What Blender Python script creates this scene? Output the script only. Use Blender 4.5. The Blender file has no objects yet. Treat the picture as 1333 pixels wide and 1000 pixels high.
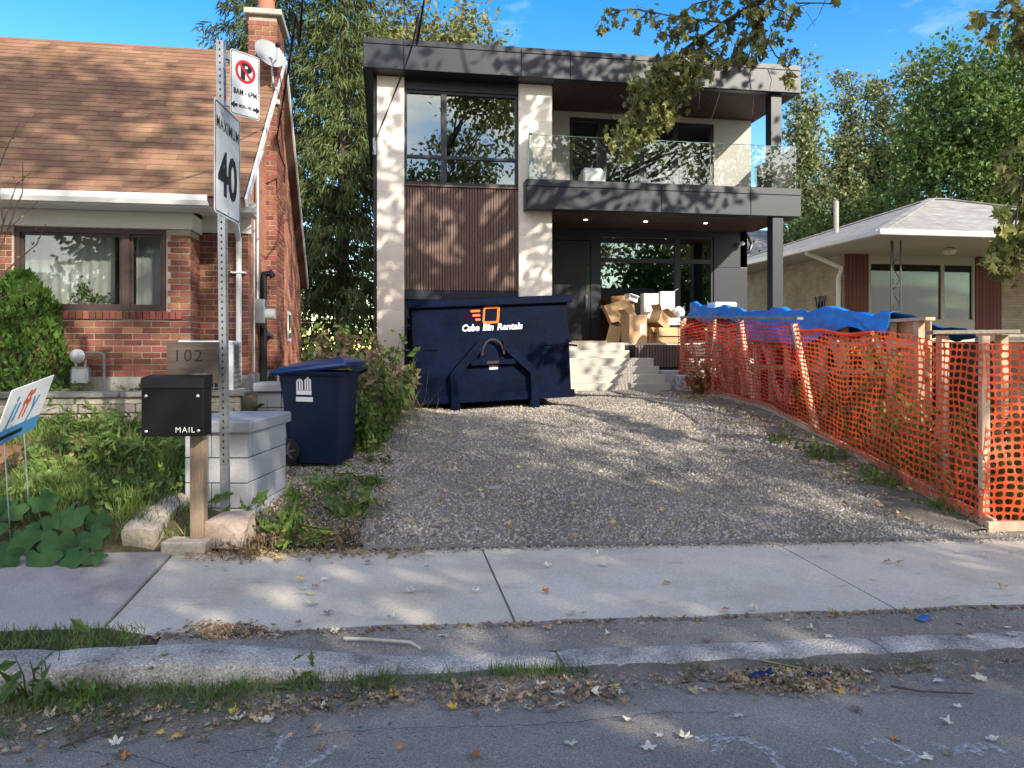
import bpy, math, random
import numpy as np
from mathutils import Matrix, Vector

# ---------------------------------------------------------------- camera, sky, sun, exposure
scn = bpy.context.scene
COL = scn.collection
EYE = 1.6
YAW = math.radians(9.5)
CC, SS = math.cos(YAW), math.sin(YAW)
cam_data = bpy.data.cameras.new('camera')
cam_data.sensor_width = 36.0
cam_data.lens = 27.0
cam_data.shift_y = -45.0 / 1333.0
cam_data.clip_start = 0.05
cam_data.clip_end = 2000.0
cam = bpy.data.objects.new('camera', cam_data)
cam.location = (0, 0, EYE)
cam.rotation_euler = (math.pi / 2, 0, -YAW)
COL.objects.link(cam)
scn.camera = cam

SUN_DIR = Vector((0.62, -1.0, 0.60)).normalized()      # towards the sun: behind the camera, to its right
world = bpy.data.worlds.new('World')
scn.world = world
world.use_nodes = True
wn, wl = world.node_tree.nodes, world.node_tree.links
wn.clear()
w_out = wn.new('ShaderNodeOutputWorld')
w_bg = wn.new('ShaderNodeBackground')
w_bg.inputs['Strength'].default_value = 0.15
sky = wn.new('ShaderNodeTexSky')
sky.sky_type = 'NISHITA'
sky.sun_disc = False
sky.sun_elevation = math.asin(SUN_DIR.z)
sky.sun_rotation = math.atan2(SUN_DIR.x, SUN_DIR.y)
sky.altitude = 120.0
sky.air_density = 1.0
sky.dust_density = 0.05
sky.ozone_density = 1.6
# thin cirrus wisps
w_tc = wn.new('ShaderNodeTexCoord')
w_map = wn.new('ShaderNodeMapping')
w_map.inputs['Scale'].default_value = (2.2, 2.2, 5.5)
w_map.inputs['Rotation'].default_value = (0.2, 0.5, 0.4)
w_no = wn.new('ShaderNodeTexNoise')
w_no.inputs['Scale'].default_value = 2.1
w_no.inputs['Detail'].default_value = 7
w_no.inputs['Roughness'].default_value = 0.62
w_cr = wn.new('ShaderNodeValToRGB')
w_cr.color_ramp.elements[0].position = 0.55
w_cr.color_ramp.elements[0].color = (0, 0, 0, 1)
w_cr.color_ramp.elements[1].position = 0.85
w_cr.color_ramp.elements[1].color = (0.5, 0.5, 0.5, 1)
w_hs = wn.new('ShaderNodeHueSaturation')
w_hs.inputs['Saturation'].default_value = 1.50
w_hs.inputs['Hue'].default_value = 0.526
w_tint = wn.new('ShaderNodeMixRGB'); w_tint.blend_type = 'MULTIPLY'; w_tint.inputs['Fac'].default_value = 1.0
w_tint.inputs['Color2'].default_value = (1.16, 1.04, 0.71, 1)
w_mx = wn.new('ShaderNodeMixRGB')
w_mx.inputs['Color2'].default_value = (3.4, 3.8, 4.4, 1)
wl.new(w_tc.outputs['Generated'], w_map.inputs['Vector'])
wl.new(w_map.outputs['Vector'], w_no.inputs['Vector'])
wl.new(w_no.outputs['Fac'], w_cr.inputs['Fac'])
wl.new(w_cr.outputs['Color'], w_mx.inputs['Fac'])
wl.new(sky.outputs['Color'], w_hs.inputs['Color'])
wl.new(w_hs.outputs['Color'], w_tint.inputs['Color1'])
wl.new(w_tint.outputs['Color'], w_mx.inputs['Color1'])
# clouds in the unseen southern sky, mirrored in balcony glass; cover raised to fill shade
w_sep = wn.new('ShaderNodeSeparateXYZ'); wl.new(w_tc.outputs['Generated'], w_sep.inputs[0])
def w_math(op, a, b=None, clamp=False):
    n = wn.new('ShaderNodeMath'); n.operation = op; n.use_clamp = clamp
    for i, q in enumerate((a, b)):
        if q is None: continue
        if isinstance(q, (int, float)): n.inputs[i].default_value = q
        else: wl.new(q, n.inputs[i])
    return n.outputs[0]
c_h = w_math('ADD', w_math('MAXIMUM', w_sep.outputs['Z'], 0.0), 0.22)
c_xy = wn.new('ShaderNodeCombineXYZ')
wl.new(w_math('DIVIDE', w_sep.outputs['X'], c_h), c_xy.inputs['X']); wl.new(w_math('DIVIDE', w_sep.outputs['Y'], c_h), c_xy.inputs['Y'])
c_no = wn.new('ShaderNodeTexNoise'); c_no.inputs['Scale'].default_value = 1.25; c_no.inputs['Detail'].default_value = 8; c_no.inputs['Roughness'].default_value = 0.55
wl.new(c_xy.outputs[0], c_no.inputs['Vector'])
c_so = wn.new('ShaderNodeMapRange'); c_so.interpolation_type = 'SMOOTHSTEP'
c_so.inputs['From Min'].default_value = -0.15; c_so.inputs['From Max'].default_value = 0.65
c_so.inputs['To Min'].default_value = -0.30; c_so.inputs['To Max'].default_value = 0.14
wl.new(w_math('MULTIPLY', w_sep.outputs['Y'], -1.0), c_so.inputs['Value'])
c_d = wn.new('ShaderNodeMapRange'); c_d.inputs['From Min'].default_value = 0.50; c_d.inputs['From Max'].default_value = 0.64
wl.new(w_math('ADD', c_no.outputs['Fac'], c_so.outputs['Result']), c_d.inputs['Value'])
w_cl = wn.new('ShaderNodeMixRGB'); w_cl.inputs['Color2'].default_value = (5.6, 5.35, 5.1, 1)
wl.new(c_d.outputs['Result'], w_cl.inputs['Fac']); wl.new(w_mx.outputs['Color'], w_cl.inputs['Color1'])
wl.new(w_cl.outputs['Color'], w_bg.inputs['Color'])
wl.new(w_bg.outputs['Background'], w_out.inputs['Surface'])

sun_data = bpy.data.lights.new('sun', 'SUN')
sun_data.energy = 2.55
sun_data.angle = math.radians(0.53)
sun_data.color = (1.0, 0.92, 0.79)
sun = bpy.data.objects.new('sun', sun_data)
sun.rotation_euler = SUN_DIR.to_track_quat('Z', 'Y').to_euler()
sun.location = (6, -10, 12)
COL.objects.link(sun)

scn.view_settings.view_transform = 'Standard'
scn.view_settings.look = 'None'
scn.view_settings.exposure = 1.65
scn.view_settings.gamma = 1.0
scn.view_settings.use_curve_mapping = False
scn.render.engine = 'CYCLES'
scn.cycles.use_denoising = True
scn.cycles.max_bounces = 7
scn.cycles.transparent_max_bounces = 24
scn.cycles.sample_clamp_indirect = 6.0

# ---------------------------------------------------------------- helpers
# places are measured in metres: x along the street, y from the road towards the houses, z up.
# the measuring helpers turn a picture point plus a known distance into a place
def at_v(x, y, v):
    t = (x - 667) / 1000.0
    d = v / (CC - t * SS)
    return Vector((t * d * CC + d * SS, v, EYE + (455 - y) / 1000.0 * d))
def at_d(x, y, d):
    t = (x - 667) / 1000.0
    return Vector((t * d * CC + d * SS, -t * d * SS + d * CC, EYE + (455 - y) / 1000.0 * d))
def u_v(x, v):
    return at_v(x, 455, v).x
def smooth(a, b, x):
    t = min(1.0, max(0.0, (x - a) / (b - a)))
    return t * t * (3 - 2 * t)
def lerp(a, b, t):
    return a + (b - a) * t
def pw(x, pts):
    if x <= pts[0][0]:
        return pts[0][1]
    for (x0, y0), (x1, y1) in zip(pts, pts[1:]):
        if x <= x1:
            return y0 + (y1 - y0) * (x - x0) / (x1 - x0)
    return pts[-1][1]

def grade(u):
    return -0.025 * max(-6.0, min(7.0, u))
DRIVE = [(-60, 0.0), (3.7, 0.0), (4.05, 0.02), (4.3, 0.05), (5.9, 0.09), (7.0, 0.20), (9.0, 0.44), (11.0, 0.68), (12.5, 0.74), (15.0, 0.76), (60, 0.9)]
LAWN = [(5.9, 0.12), (6.15, 0.26), (7.0, 0.42), (8.6, 0.82), (8.9, 0.92), (9.1, 1.08), (60, 1.12)]
RIGHT = [(5.9, 0.06), (7.0, 0.18), (9.0, 0.42), (12.0, 0.66), (14.5, 0.9), (17.0, 1.45), (60, 1.5)]
def gz(u, v):
    z = pw(v, DRIVE)
    if v > 5.9:
        wl_ = smooth(-1.15, -1.75, u) if v > 8 else smooth(-0.9, -1.75, u)
        if wl_ > 0:
            z = lerp(z, pw(v, LAWN), wl_)
        wr = smooth(5.6, 9.5, u)
        if wr > 0:
            z = lerp(z, pw(v, RIGHT), wr)
    return z + grade(u) * (1 - smooth(6.2, 10.0, v))
def on_ground(x, y):
    d = 4.0
    for _ in range(60):
        p = at_d(x, y, d)
        z = gz(p.x, p.y)
        dn = (EYE - z) * 1000.0 / max(20.0, (y - 455))
        d = d + 0.5 * (dn - d)
    p = at_d(x, y, d)
    return Vector((p.x, p.y, gz(p.x, p.y)))

WM = {}                                  # world matrices of the empties and parts
def _finish(o, parent, local):
    if parent is not None:
        o.parent = parent
        if local:
            WM[o.name] = WM[parent.name] @ o.matrix_basis
        else:
            o.matrix_parent_inverse = WM[parent.name].inverted()
            WM[o.name] = o.matrix_basis.copy()
    else:
        WM[o.name] = o.matrix_basis.copy()
    COL.objects.link(o)
def tag(o, label=None, cat=None, group=None, kind=None):
    if label: o['label'] = label
    if cat: o['category'] = cat
    if group: o['group'] = group
    if kind: o['kind'] = kind
    return o
def thing(name, label, cat, loc=(0, 0, 0), rotz=0.0, group=None, mat=None):
    o = bpy.data.objects.new(name, None)
    o.empty_display_size = 0.2
    o.matrix_basis = mat if mat is not None else Matrix.Translation(Vector(loc)) @ Matrix.Rotation(rotz, 4, 'Z')
    _finish(o, None, False)
    return tag(o, label, cat, group)
def mesh_obj(name, me, material, parent=None, local=False, matrix=None):
    o = bpy.data.objects.new(name, me)
    if material is not None and len(me.materials) == 0:
        me.materials.append(material)
    if matrix is not None:
        o.matrix_basis = matrix
    _finish(o, parent, local)
    return o
def np_mesh(name, V, F, smooth_shade=False):
    V = np.asarray(V, dtype=np.float32)
    F = np.asarray(F, dtype=np.int32)
    me = bpy.data.meshes.new(name)
    k = F.shape[1]
    me.vertices.add(len(V)); me.vertices.foreach_set('co', V.ravel())
    me.loops.add(F.size); me.loops.foreach_set('vertex_index', F.ravel())
    me.polygons.add(len(F)); me.polygons.foreach_set('loop_start', np.arange(len(F), dtype=np.int32) * k)
    me.polygons.foreach_set('use_smooth', np.full(len(F), smooth_shade, dtype=bool))
    me.update(calc_edges=True)
    return me
def scatter(TV, TF, R, T):
    """template verts (n,3) and faces (m,k) put at M places: R (M,3,3), T (M,3)"""
    TV = np.asarray(TV, dtype=np.float64); TF = np.asarray(TF)
    V = np.einsum('mij,nj->mni', R, TV) + T[:, None, :]
    F = TF[None] + (np.arange(len(T)) * len(TV))[:, None, None]
    return V.reshape(-1, 3), F.reshape(-1, TF.shape[1])

class MB:
    """collects shapes into one mesh"""
    def __init__(self, M=None):
        self.v, self.f, self.M = [], [], M or Matrix()
    def add(self, verts, faces, M=None):
        n = len(self.v)
        M = self.M @ M if M is not None else self.M
        self.v += [tuple(M @ Vector(p)) for p in verts]
        self.f += [tuple(i + n for i in f) for f in faces]
        return self
    def box(self, x0, x1, y0, y1, z0, z1, M=None, bev=0.0):
        if bev <= 0:
            V = [(x, y, z) for x in (x0, x1) for y in (y0, y1) for z in (z0, z1)]
            return self.add(V, [(0, 1, 3, 2), (4, 6, 7, 5), (0, 4, 5, 1), (2, 3, 7, 6), (0, 2, 6, 4), (1, 5, 7, 3)], M)
        b = bev
        V, idx = [], {}
        X, Y, Z = (x0, x1), (y0, y1), (z0, z1)
        for i in (0, 1):
            for j in (0, 1):
                for k in (0, 1):
                    sx, sy, sz = (1 - 2 * i) * b, (1 - 2 * j) * b, (1 - 2 * k) * b
                    idx[i, j, k] = len(V)
                    V += [(X[i], Y[j] + sy, Z[k] + sz), (X[i] + sx, Y[j], Z[k] + sz), (X[i] + sx, Y[j] + sy, Z[k])]
        F = []
        for i in (0, 1):
            q = [idx[i, 0, 0], idx[i, 1, 0], idx[i, 1, 1], idx[i, 0, 1]]; F.append(tuple(q if i else q[::-1]))
            q = [idx[0, i, 0] + 1, idx[1, i, 0] + 1, idx[1, i, 1] + 1, idx[0, i, 1] + 1]; F.append(tuple(q if not i else q[::-1]))
            q = [idx[0, 0, i] + 2, idx[1, 0, i] + 2, idx[1, 1, i] + 2, idx[0, 1, i] + 2]; F.append(tuple(q if i else q[::-1]))
        for j in (0, 1):
            for k in (0, 1):
                a, c = idx[0, j, k], idx[1, j, k]; F.append((a + 1, c + 1, c + 2, a + 2))
                a, c = idx[j, 0, k], idx[j, 1, k]; F.append((a, c, c + 2, a + 2))
                a, c = idx[j, k, 0], idx[j, k, 1]; F.append((a, c, c + 1, a + 1))
                for i in (0, 1):
                    n = idx[i, j, k]; F.append((n, n + 1, n + 2))
        return self.add(V, F, M)
    def bar(self, p, q, w, h=None, up=(0, 0, 1), bev=0.0):
        """a square bar from p to q, w wide and h high"""
        p, q = Vector(p), Vector(q)
        h = w if h is None else h
        y = (q - p); L = y.length; y.normalize()
        x = y.cross(Vector(up))
        if x.length < 1e-4: x = y.cross(Vector((1, 0, 0)))
        x.normalize(); z = x.cross(y)
        M = Matrix.Translation(p) @ Matrix((x, y, z)).transposed().to_4x4()
        return self.box(-w / 2, w / 2, 0, L, -h / 2, h / 2, M, bev)
    def tube(self, pts, r, n=8, cap=True):
        pts = [Vector(p) for p in pts]
        rs = r if isinstance(r, (list, tuple)) else [r] * len(pts)
        V, F = [], []
        ref = None
        for i, p in enumerate(pts):
            d = (pts[min(i + 1, len(pts) - 1)] - pts[max(i - 1, 0)])
            d = d.normalized() if d.length > 1e-9 else Vector((0, 0, 1))
            if ref is None:
                ref = d.cross(Vector((0, 0, 1)))
                if ref.length < 1e-3: ref = d.cross(Vector((1, 0, 0)))
            a = (ref - d * ref.dot(d)).normalized(); ref = a
            b = d.cross(a)
            for k in range(n):
                t = 2 * math.pi * k / n
                V.append(p + (a * math.cos(t) + b * math.sin(t)) * rs[i])
        for i in range(len(pts) - 1):
            for k in range(n):
                F.append((i * n + k, i * n + (k + 1) % n, (i + 1) * n + (k + 1) % n, (i + 1) * n + k))
        if cap:
            F.append(tuple(range(n))[::-1]); F.append(tuple((len(pts) - 1) * n + k for k in range(n)))
        return self.add(V, F)
    def lathe(self, prof, n=16, M=None):
        """prof: (radius, z) from bottom to top"""
        V, F = [], []
        for r, z in prof:
            for k in range(n):
                t = 2 * math.pi * k / n
                V.append((r * math.cos(t), r * math.sin(t), z))
        for i in range(len(prof) - 1):
            for k in range(n):
                F.append((i * n + k, i * n + (k + 1) % n, (i + 1) * n + (k + 1) % n, (i + 1) * n + k))
        F.append(tuple(range(n))[::-1]); F.append(tuple((len(prof) - 1) * n + k for k in range(n)))
        return self.add(V, F, M)
    def prism(self, poly, y0, y1, M=None):
        """poly in (x, z), extruded along y"""
        n = len(poly)
        V = [(x, y0, z) for x, z in poly] + [(x, y1, z) for x, z in poly]
        F = [tuple(range(n)), tuple(range(n, 2 * n))[::-1]]
        F += [(i, i + n, (i + 1) % n + n, (i + 1) % n) for i in range(n)]
        return self.add(V, F, M)
    def loft(self, rings, cap=True):
        n = len(rings[0]); V = [p for r in rings for p in r]; F = []
        for i in range(len(rings) - 1):
            for k in range(n):
                F.append((i * n + k, i * n + (k + 1) % n, (i + 1) * n + (k + 1) % n, (i + 1) * n + k))
        if cap:
            F.append(tuple(range(n))[::-1]); F.append(tuple((len(rings) - 1) * n + k for k in range(n)))
        return self.add(V, F)
    def build(self, name, material, parent=None, local=False, smooth_shade=False, matrix=None):
        me = bpy.data.meshes.new(name)
        me.from_pydata(self.v, [], self.f)
        me.update()
        if smooth_shade:
            me.shade_smooth()
            try: me.set_sharp_from_angle(angle=math.radians(38))
            except Exception: pass
        return mesh_obj(name, me, material, parent, local, matrix)

def text_mesh(txt, size, bold=0.0, shear=0.0, spacing=1.0, extrude=0.0, align='CENTER'):
    cu = bpy.data.curves.new('txt', 'FONT')
    cu.body = txt; cu.size = size; cu.offset = bold; cu.shear = shear
    cu.space_character = spacing; cu.extrude = extrude
    cu.align_x = align; cu.align_y = 'CENTER'; cu.resolution_u = 3
    o = bpy.data.objects.new('txt', cu)
    COL.objects.link(o)
    dg = bpy.context.evaluated_depsgraph_get()
    me = bpy.data.meshes.new_from_object(o.evaluated_get(dg))
    bpy.data.objects.remove(o); bpy.data.curves.remove(cu)
    return me
RX90 = Matrix.Rotation(math.pi / 2, 4, 'X')
def lettering(name, txt, size, material, parent, matrix, width=None, **kw):
    """flat letters on a board: matrix puts x right, z up, facing -y"""
    me = text_mesh(txt, size, **kw)
    xs = [v.co.x for v in me.vertices]
    sx = 1.0 if width is None else width / (max(xs) - min(xs))
    me.transform(RX90 @ Matrix.Diagonal((sx, 1, 1, 1)))
    return mesh_obj(name, me, material, parent, True, matrix)

# ---------------------------------------------------------------- materials
def rgb(h):
    """sRGB 0-255 -> linear"""
    return tuple((c / 255 / 12.92) if c / 255 <= 0.04045 else ((c / 255 + 0.055) / 1.055) ** 2.4 for c in h)
def mat(name, base, rough=0.75, var=0.18, scale=1.5, fine=35.0, bump=0.0, bscale=None, metal=0.0, spec=0.35, rnd=0.0, base2=None, coat=0.0, stretch=(1, 1, 1), translucent=0.0, alpha=None):
    m = bpy.data.materials.new(name)
    m.use_nodes = True
    nt = m.node_tree; N, L = nt.nodes, nt.links
    bs = N['Principled BSDF']
    bs.inputs['Roughness'].default_value = rough
    bs.inputs['Metallic'].default_value = metal
    bs.inputs['Specular IOR Level'].default_value = spec
    bs.inputs['Coat Weight'].default_value = coat
    geo = N.new('ShaderNodeNewGeometry')
    mp = N.new('ShaderNodeMapping'); mp.inputs['Scale'].default_value = stretch
    L.new(geo.outputs['Position'], mp.inputs['Vector'])
    n1 = N.new('ShaderNodeTexNoise'); n1.inputs['Scale'].default_value = scale; n1.inputs['Detail'].default_value = 4
    n2 = N.new('ShaderNodeTexNoise'); n2.inputs['Scale'].default_value = fine; n2.inputs['Detail'].default_value = 3
    for n in (n1, n2): L.new(mp.outputs['Vector'], n.inputs['Vector'])
    ad = N.new('ShaderNodeMath'); ad.operation = 'ADD'
    L.new(n1.outputs['Fac'], ad.inputs[0]); L.new(n2.outputs['Fac'], ad.inputs[1])
    mr = N.new('ShaderNodeMapRange')
    mr.inputs['From Min'].default_value = 0.72; mr.inputs['From Max'].default_value = 1.28
    L.new(ad.outputs[0], mr.inputs['Value'])
    mx = N.new('ShaderNodeMixRGB')
    b2 = base2 or tuple(min(1.0, c * (1 + var)) for c in base)
    b1 = base if base2 else tuple(c * (1 - var) for c in base)
    mx.inputs['Color1'].default_value = (*b1, 1); mx.inputs['Color2'].default_value = (*b2, 1)
    L.new(mr.outputs['Result'], mx.inputs['Fac'])
    out = mx.outputs['Color']
    if rnd > 0:
        oi = N.new('ShaderNodeObjectInfo')
        a2 = N.new('ShaderNodeMath'); a2.operation = 'ADD'
        L.new(oi.outputs['Random'], a2.inputs[0]); L.new(geo.outputs['Random Per Island'], a2.inputs[1])
        fr = N.new('ShaderNodeMath'); fr.operation = 'FRACT'; L.new(a2.outputs[0], fr.inputs[0])
        m3 = N.new('ShaderNodeMapRange'); m3.inputs['To Min'].default_value = 1 - rnd; m3.inputs['To Max'].default_value = 1 + rnd
        L.new(fr.outputs[0], m3.inputs['Value'])
        hs = N.new('ShaderNodeHueSaturation')
        L.new(m3.outputs['Result'], hs.inputs['Value']); L.new(out, hs.inputs['Color'])
        f2 = N.new('ShaderNodeMath'); f2.operation = 'MULTIPLY'; f2.inputs[1].default_value = 7.31
        L.new(a2.outputs[0], f2.inputs[0])
        f3 = N.new('ShaderNodeMath'); f3.operation = 'FRACT'; L.new(f2.outputs[0], f3.inputs[0])
        m4 = N.new('ShaderNodeMapRange'); m4.inputs['To Min'].default_value = 0.5 - rnd * 0.06; m4.inputs['To Max'].default_value = 0.5 + rnd * 0.06
        L.new(f3.outputs[0], m4.inputs['Value']); L.new(m4.outputs['Result'], hs.inputs['Hue'])
        out = hs.outputs['Color']
    L.new(out, bs.inputs['Base Color'])
    if bump > 0:
        n3 = N.new('ShaderNodeTexNoise'); n3.inputs['Scale'].default_value = bscale or fine; n3.inputs['Detail'].default_value = 5
        L.new(mp.outputs['Vector'], n3.inputs['Vector'])
        bp = N.new('ShaderNodeBump'); bp.inputs['Strength'].default_value = bump; bp.inputs['Distance'].default_value = 0.02
        L.new(n3.outputs['Fac'], bp.inputs['Height']); L.new(bp.outputs['Normal'], bs.inputs['Normal'])
    if translucent > 0:
        tr = N.new('ShaderNodeBsdfTranslucent'); L.new(out, tr.inputs['Color'])
        ms = N.new('ShaderNodeMixShader'); ms.inputs['Fac'].default_value = translucent
        L.new(bs.outputs['BSDF'], ms.inputs[1]); L.new(tr.outputs['BSDF'], ms.inputs[2])
        L.new(ms.outputs['Shader'], N['Material Output'].inputs['Surface'])
    return m
def glass_mat(name, tint, refl=0.10, rough=0.0):
    m = bpy.data.materials.new(name); m.use_nodes = True
    N, L = m.node_tree.nodes, m.node_tree.links
    N.remove(N['Principled BSDF'])
    tr = N.new('ShaderNodeBsdfTransparent'); tr.inputs['Color'].default_value = (*tint, 1)
    gl = N.new('ShaderNodeBsdfGlossy'); gl.inputs['Roughness'].default_value = rough; gl.inputs['Color'].default_value = (0.95, 1, 0.98, 1)
    fr = N.new('ShaderNodeFresnel'); fr.inputs['IOR'].default_value = 1.5
    ad = N.new('ShaderNodeMath'); ad.operation = 'ADD'; ad.inputs[1].default_value = refl; ad.use_clamp = True
    L.new(fr.outputs['Fac'], ad.inputs[0])
    ms = N.new('ShaderNodeMixShader')
    L.new(ad.outputs[0], ms.inputs['Fac']); L.new(tr.outputs['BSDF'], ms.inputs[1]); L.new(gl.outputs['BSDF'], ms.inputs[2])
    L.new(ms.outputs['Shader'], N['Material Output'].inputs['Surface'])
    return m
def brick_mat(name, axis, c1, c2, mortar, bw=0.215, bh=0.075, msize=0.01, off=0.5, rough=0.85):
    """brickwork too far away to build brick by brick; axis: which horizontal coordinate runs along the wall"""
    m = bpy.data.materials.new(name); m.use_nodes = True
    N, L = m.node_tree.nodes, m.node_tree.links
    bs = N['Principled BSDF']; bs.inputs['Roughness'].default_value = rough; bs.inputs['Specular IOR Level'].default_value = 0.25
    geo = N.new('ShaderNodeNewGeometry'); sp = N.new('ShaderNodeSeparateXYZ'); cb = N.new('ShaderNodeCombineXYZ')
    L.new(geo.outputs['Position'], sp.inputs[0])
    L.new(sp.outputs[axis], cb.inputs['X']); L.new(sp.outputs['Z'], cb.inputs['Y'])
    br = N.new('ShaderNodeTexBrick'); L.new(cb.outputs[0], br.inputs['Vector'])
    br.inputs['Scale'].default_value = 1.0; br.inputs['Brick Width'].default_value = bw; br.inputs['Row Height'].default_value = bh
    br.inputs['Mortar Size'].default_value = msize / 2; br.inputs['Mortar Smooth'].default_value = 0.3; br.inputs['Bias'].default_value = 0.0
    br.inputs['Color1'].default_value = (*c1, 1); br.inputs['Color2'].default_value = (*c2, 1); br.inputs['Mortar'].default_value = (*mortar, 1)
    br.offset = off
    nz = N.new('ShaderNodeTexNoise'); nz.inputs['Scale'].default_value = 3.0; nz.inputs['Detail'].default_value = 5
    L.new(geo.outputs['Position'], nz.inputs['Vector'])
    mr = N.new('ShaderNodeMapRange'); mr.inputs['From Min'].default_value = 0.3; mr.inputs['From Max'].default_value = 0.7
    mr.inputs['To Min'].default_value = 0.78; mr.inputs['To Max'].default_value = 1.2
    L.new(nz.outputs['Fac'], mr.inputs['Value'])
    hs = N.new('ShaderNodeHueSaturation'); L.new(br.outputs['Color'], hs.inputs['Color']); L.new(mr.outputs['Result'], hs.inputs['Value'])
    L.new(hs.outputs['Color'], bs.inputs['Base Color'])
    bp = N.new('ShaderNodeBump'); bp.inputs['Strength'].default_value = 0.6; bp.inputs['Distance'].default_value = 0.01; bp.invert = True
    L.new(br.outputs['Fac'], bp.inputs['Height']); L.new(bp.outputs['Normal'], bs.inputs['Normal'])
    return m

MT = {}
def mk(key, *a, **k):
    MT[key] = mat(key, *a, **k)
mk('asphalt', (0.33, 0.295, 0.25), rough=0.92, var=0.34, scale=0.7, fine=190, bump=0.8, bscale=150, spec=0.2)
mk('concrete', (0.61, 0.535, 0.42), rough=0.9, var=0.17, scale=0.9, fine=60, bump=0.12, bscale=120, spec=0.2, rnd=0.04)
mk('concrete_old', (0.42, 0.37, 0.315), rough=0.92, var=0.2, scale=1.6, fine=90, bump=0.35, bscale=110, spec=0.2)
mk('kerb', (0.46, 0.415, 0.36), rough=0.95, var=0.55, scale=5, fine=60, bump=1.0, bscale=70, spec=0.2)
mk('gravel_base', (0.24, 0.21, 0.175), rough=0.95, var=0.35, scale=1.1, fine=55, bump=0.9, bscale=70, spec=0.15)
mk('gravel', (0.36, 0.325, 0.28), rough=0.92, var=0.25, scale=1.2, fine=30, rnd=0.42, spec=0.2)
mk('soil', (0.115, 0.085, 0.06), rough=0.95, var=0.4, scale=2.5, fine=50, bump=0.8, bscale=60, spec=0.1)
mk('turf_ground', (0.135, 0.11, 0.06), rough=0.95, var=0.35, scale=2.0, fine=30, bump=0.8, bscale=40, spec=0.1)
mk('needles', (0.32, 0.17, 0.085), rough=0.95, var=0.35, scale=5, fine=90, bump=0.8, bscale=90, spec=0.1)
mk('grass', (0.125, 0.19, 0.045), rough=0.6, var=0.3, scale=1.6, fine=6, rnd=0.35, translucent=0.3)
mk('grass_dry', (0.26, 0.21, 0.10), rough=0.8, var=0.3, scale=2, fine=8, rnd=0.35, translucent=0.2)
mk('mortar', (0.37, 0.31, 0.25), rough=0.95, var=0.2, scale=4, fine=60, bump=0.3)
mk('brick', (0.20, 0.078, 0.052), rough=0.85, var=0.22, scale=2.5, fine=45, bump=0.35, bscale=90, spec=0.25, rnd=0.36)
MT['brick_side'] = brick_mat('brick_side', 'Y', (0.44, 0.17, 0.10), (0.36, 0.125, 0.075), (0.40, 0.30, 0.22))
MT['brick_side_x'] = brick_mat('brick_side_x', 'X', (0.30, 0.11, 0.065), (0.22, 0.08, 0.05), (0.36, 0.31, 0.26))
MT['brick_buff'] = brick_mat('brick_buff', 'Y', (0.40, 0.34, 0.26), (0.33, 0.28, 0.21), (0.24, 0.2, 0.16))
MT['brick_buff_x'] = brick_mat('brick_buff_x', 'X', (0.40, 0.34, 0.26), (0.33, 0.28, 0.21), (0.24, 0.2, 0.16))
mk('shingle', (0.235, 0.135, 0.082), rough=0.95, var=0.18, scale=1.6, fine=120, bump=0.3, bscale=220, rnd=0.2, spec=0.15)
mk('shingle_base', (0.10, 0.06, 0.045), rough=0.95, var=0.2)
MT['roof_grey'] = brick_mat('roof_grey', 'X', (0.36, 0.34, 0.31), (0.27, 0.255, 0.235), (0.15, 0.14, 0.13), bw=0.3, bh=0.05, msize=0.006, rough=0.95)
MT['roof_grey_y'] = brick_mat('roof_grey_y', 'Y', (0.36, 0.34, 0.31), (0.27, 0.255, 0.235), (0.15, 0.14, 0.13), bw=0.3, bh=0.05, msize=0.006, rough=0.95)
mk('white_paint', (0.72, 0.71, 0.68), rough=0.5, var=0.05, spec=0.4)
mk('cream_paint', (0.66, 0.63, 0.56), rough=0.6, var=0.06, spec=0.3)
mk('white_metal', (0.76, 0.76, 0.75), rough=0.35, var=0.05, spec=0.5)
mk('brown_frame', (0.05, 0.03, 0.025), rough=0.5, var=0.12, spec=0.4)
mk('foundation', (0.38, 0.36, 0.32), rough=0.9, var=0.2, scale=2, bump=0.3)
mk('curtain', (0.70, 0.71, 0.68), rough=0.9, var=0.05, translucent=0.35)
mk('room_dark', (0.10, 0.095, 0.09), rough=0.9, var=0.1)
mk('room_light', (0.38, 0.36, 0.33), rough=0.9, var=0.05)
mk('navy_metal', (0.017, 0.020, 0.028), rough=0.42, var=0.08, spec=0.4, rnd=0.05)
mk('black_metal', (0.014, 0.015, 0.018), rough=0.4, var=0.1, spec=0.5)
mk('door_dark', (0.008, 0.009, 0.012), rough=0.38, var=0.08, spec=0.5)
mk('stone_white', (0.74, 0.675, 0.58), rough=0.75, var=0.06, scale=2, fine=25, bump=0.05, rnd=0.03)
mk('stucco', (0.46, 0.43, 0.39), rough=0.85, var=0.04, bump=0.06, bscale=150)
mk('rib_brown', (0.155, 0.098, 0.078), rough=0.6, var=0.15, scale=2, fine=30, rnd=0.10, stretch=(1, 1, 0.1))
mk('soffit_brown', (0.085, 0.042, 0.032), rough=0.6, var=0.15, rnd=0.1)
mk('concrete_new', (0.46, 0.43, 0.37), rough=0.85, var=0.12, scale=3, fine=40, bump=0.15, rnd=0.05)
mk('block_grey', (0.40, 0.40, 0.41), rough=0.85, var=0.09, scale=4, fine=70, bump=0.15, rnd=0.07)
mk('cap_grey', (0.30, 0.305, 0.32), rough=0.8, var=0.1, scale=3, fine=60, bump=0.12)
mk('flag_stone', (0.34, 0.305, 0.255), rough=0.9, var=0.28, scale=5, fine=40, bump=0.6, bscale=30, rnd=0.22)
mk('stone_cap', (0.21, 0.195, 0.17), rough=0.9, var=0.25, scale=4, bump=0.4, rnd=0.1)
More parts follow.
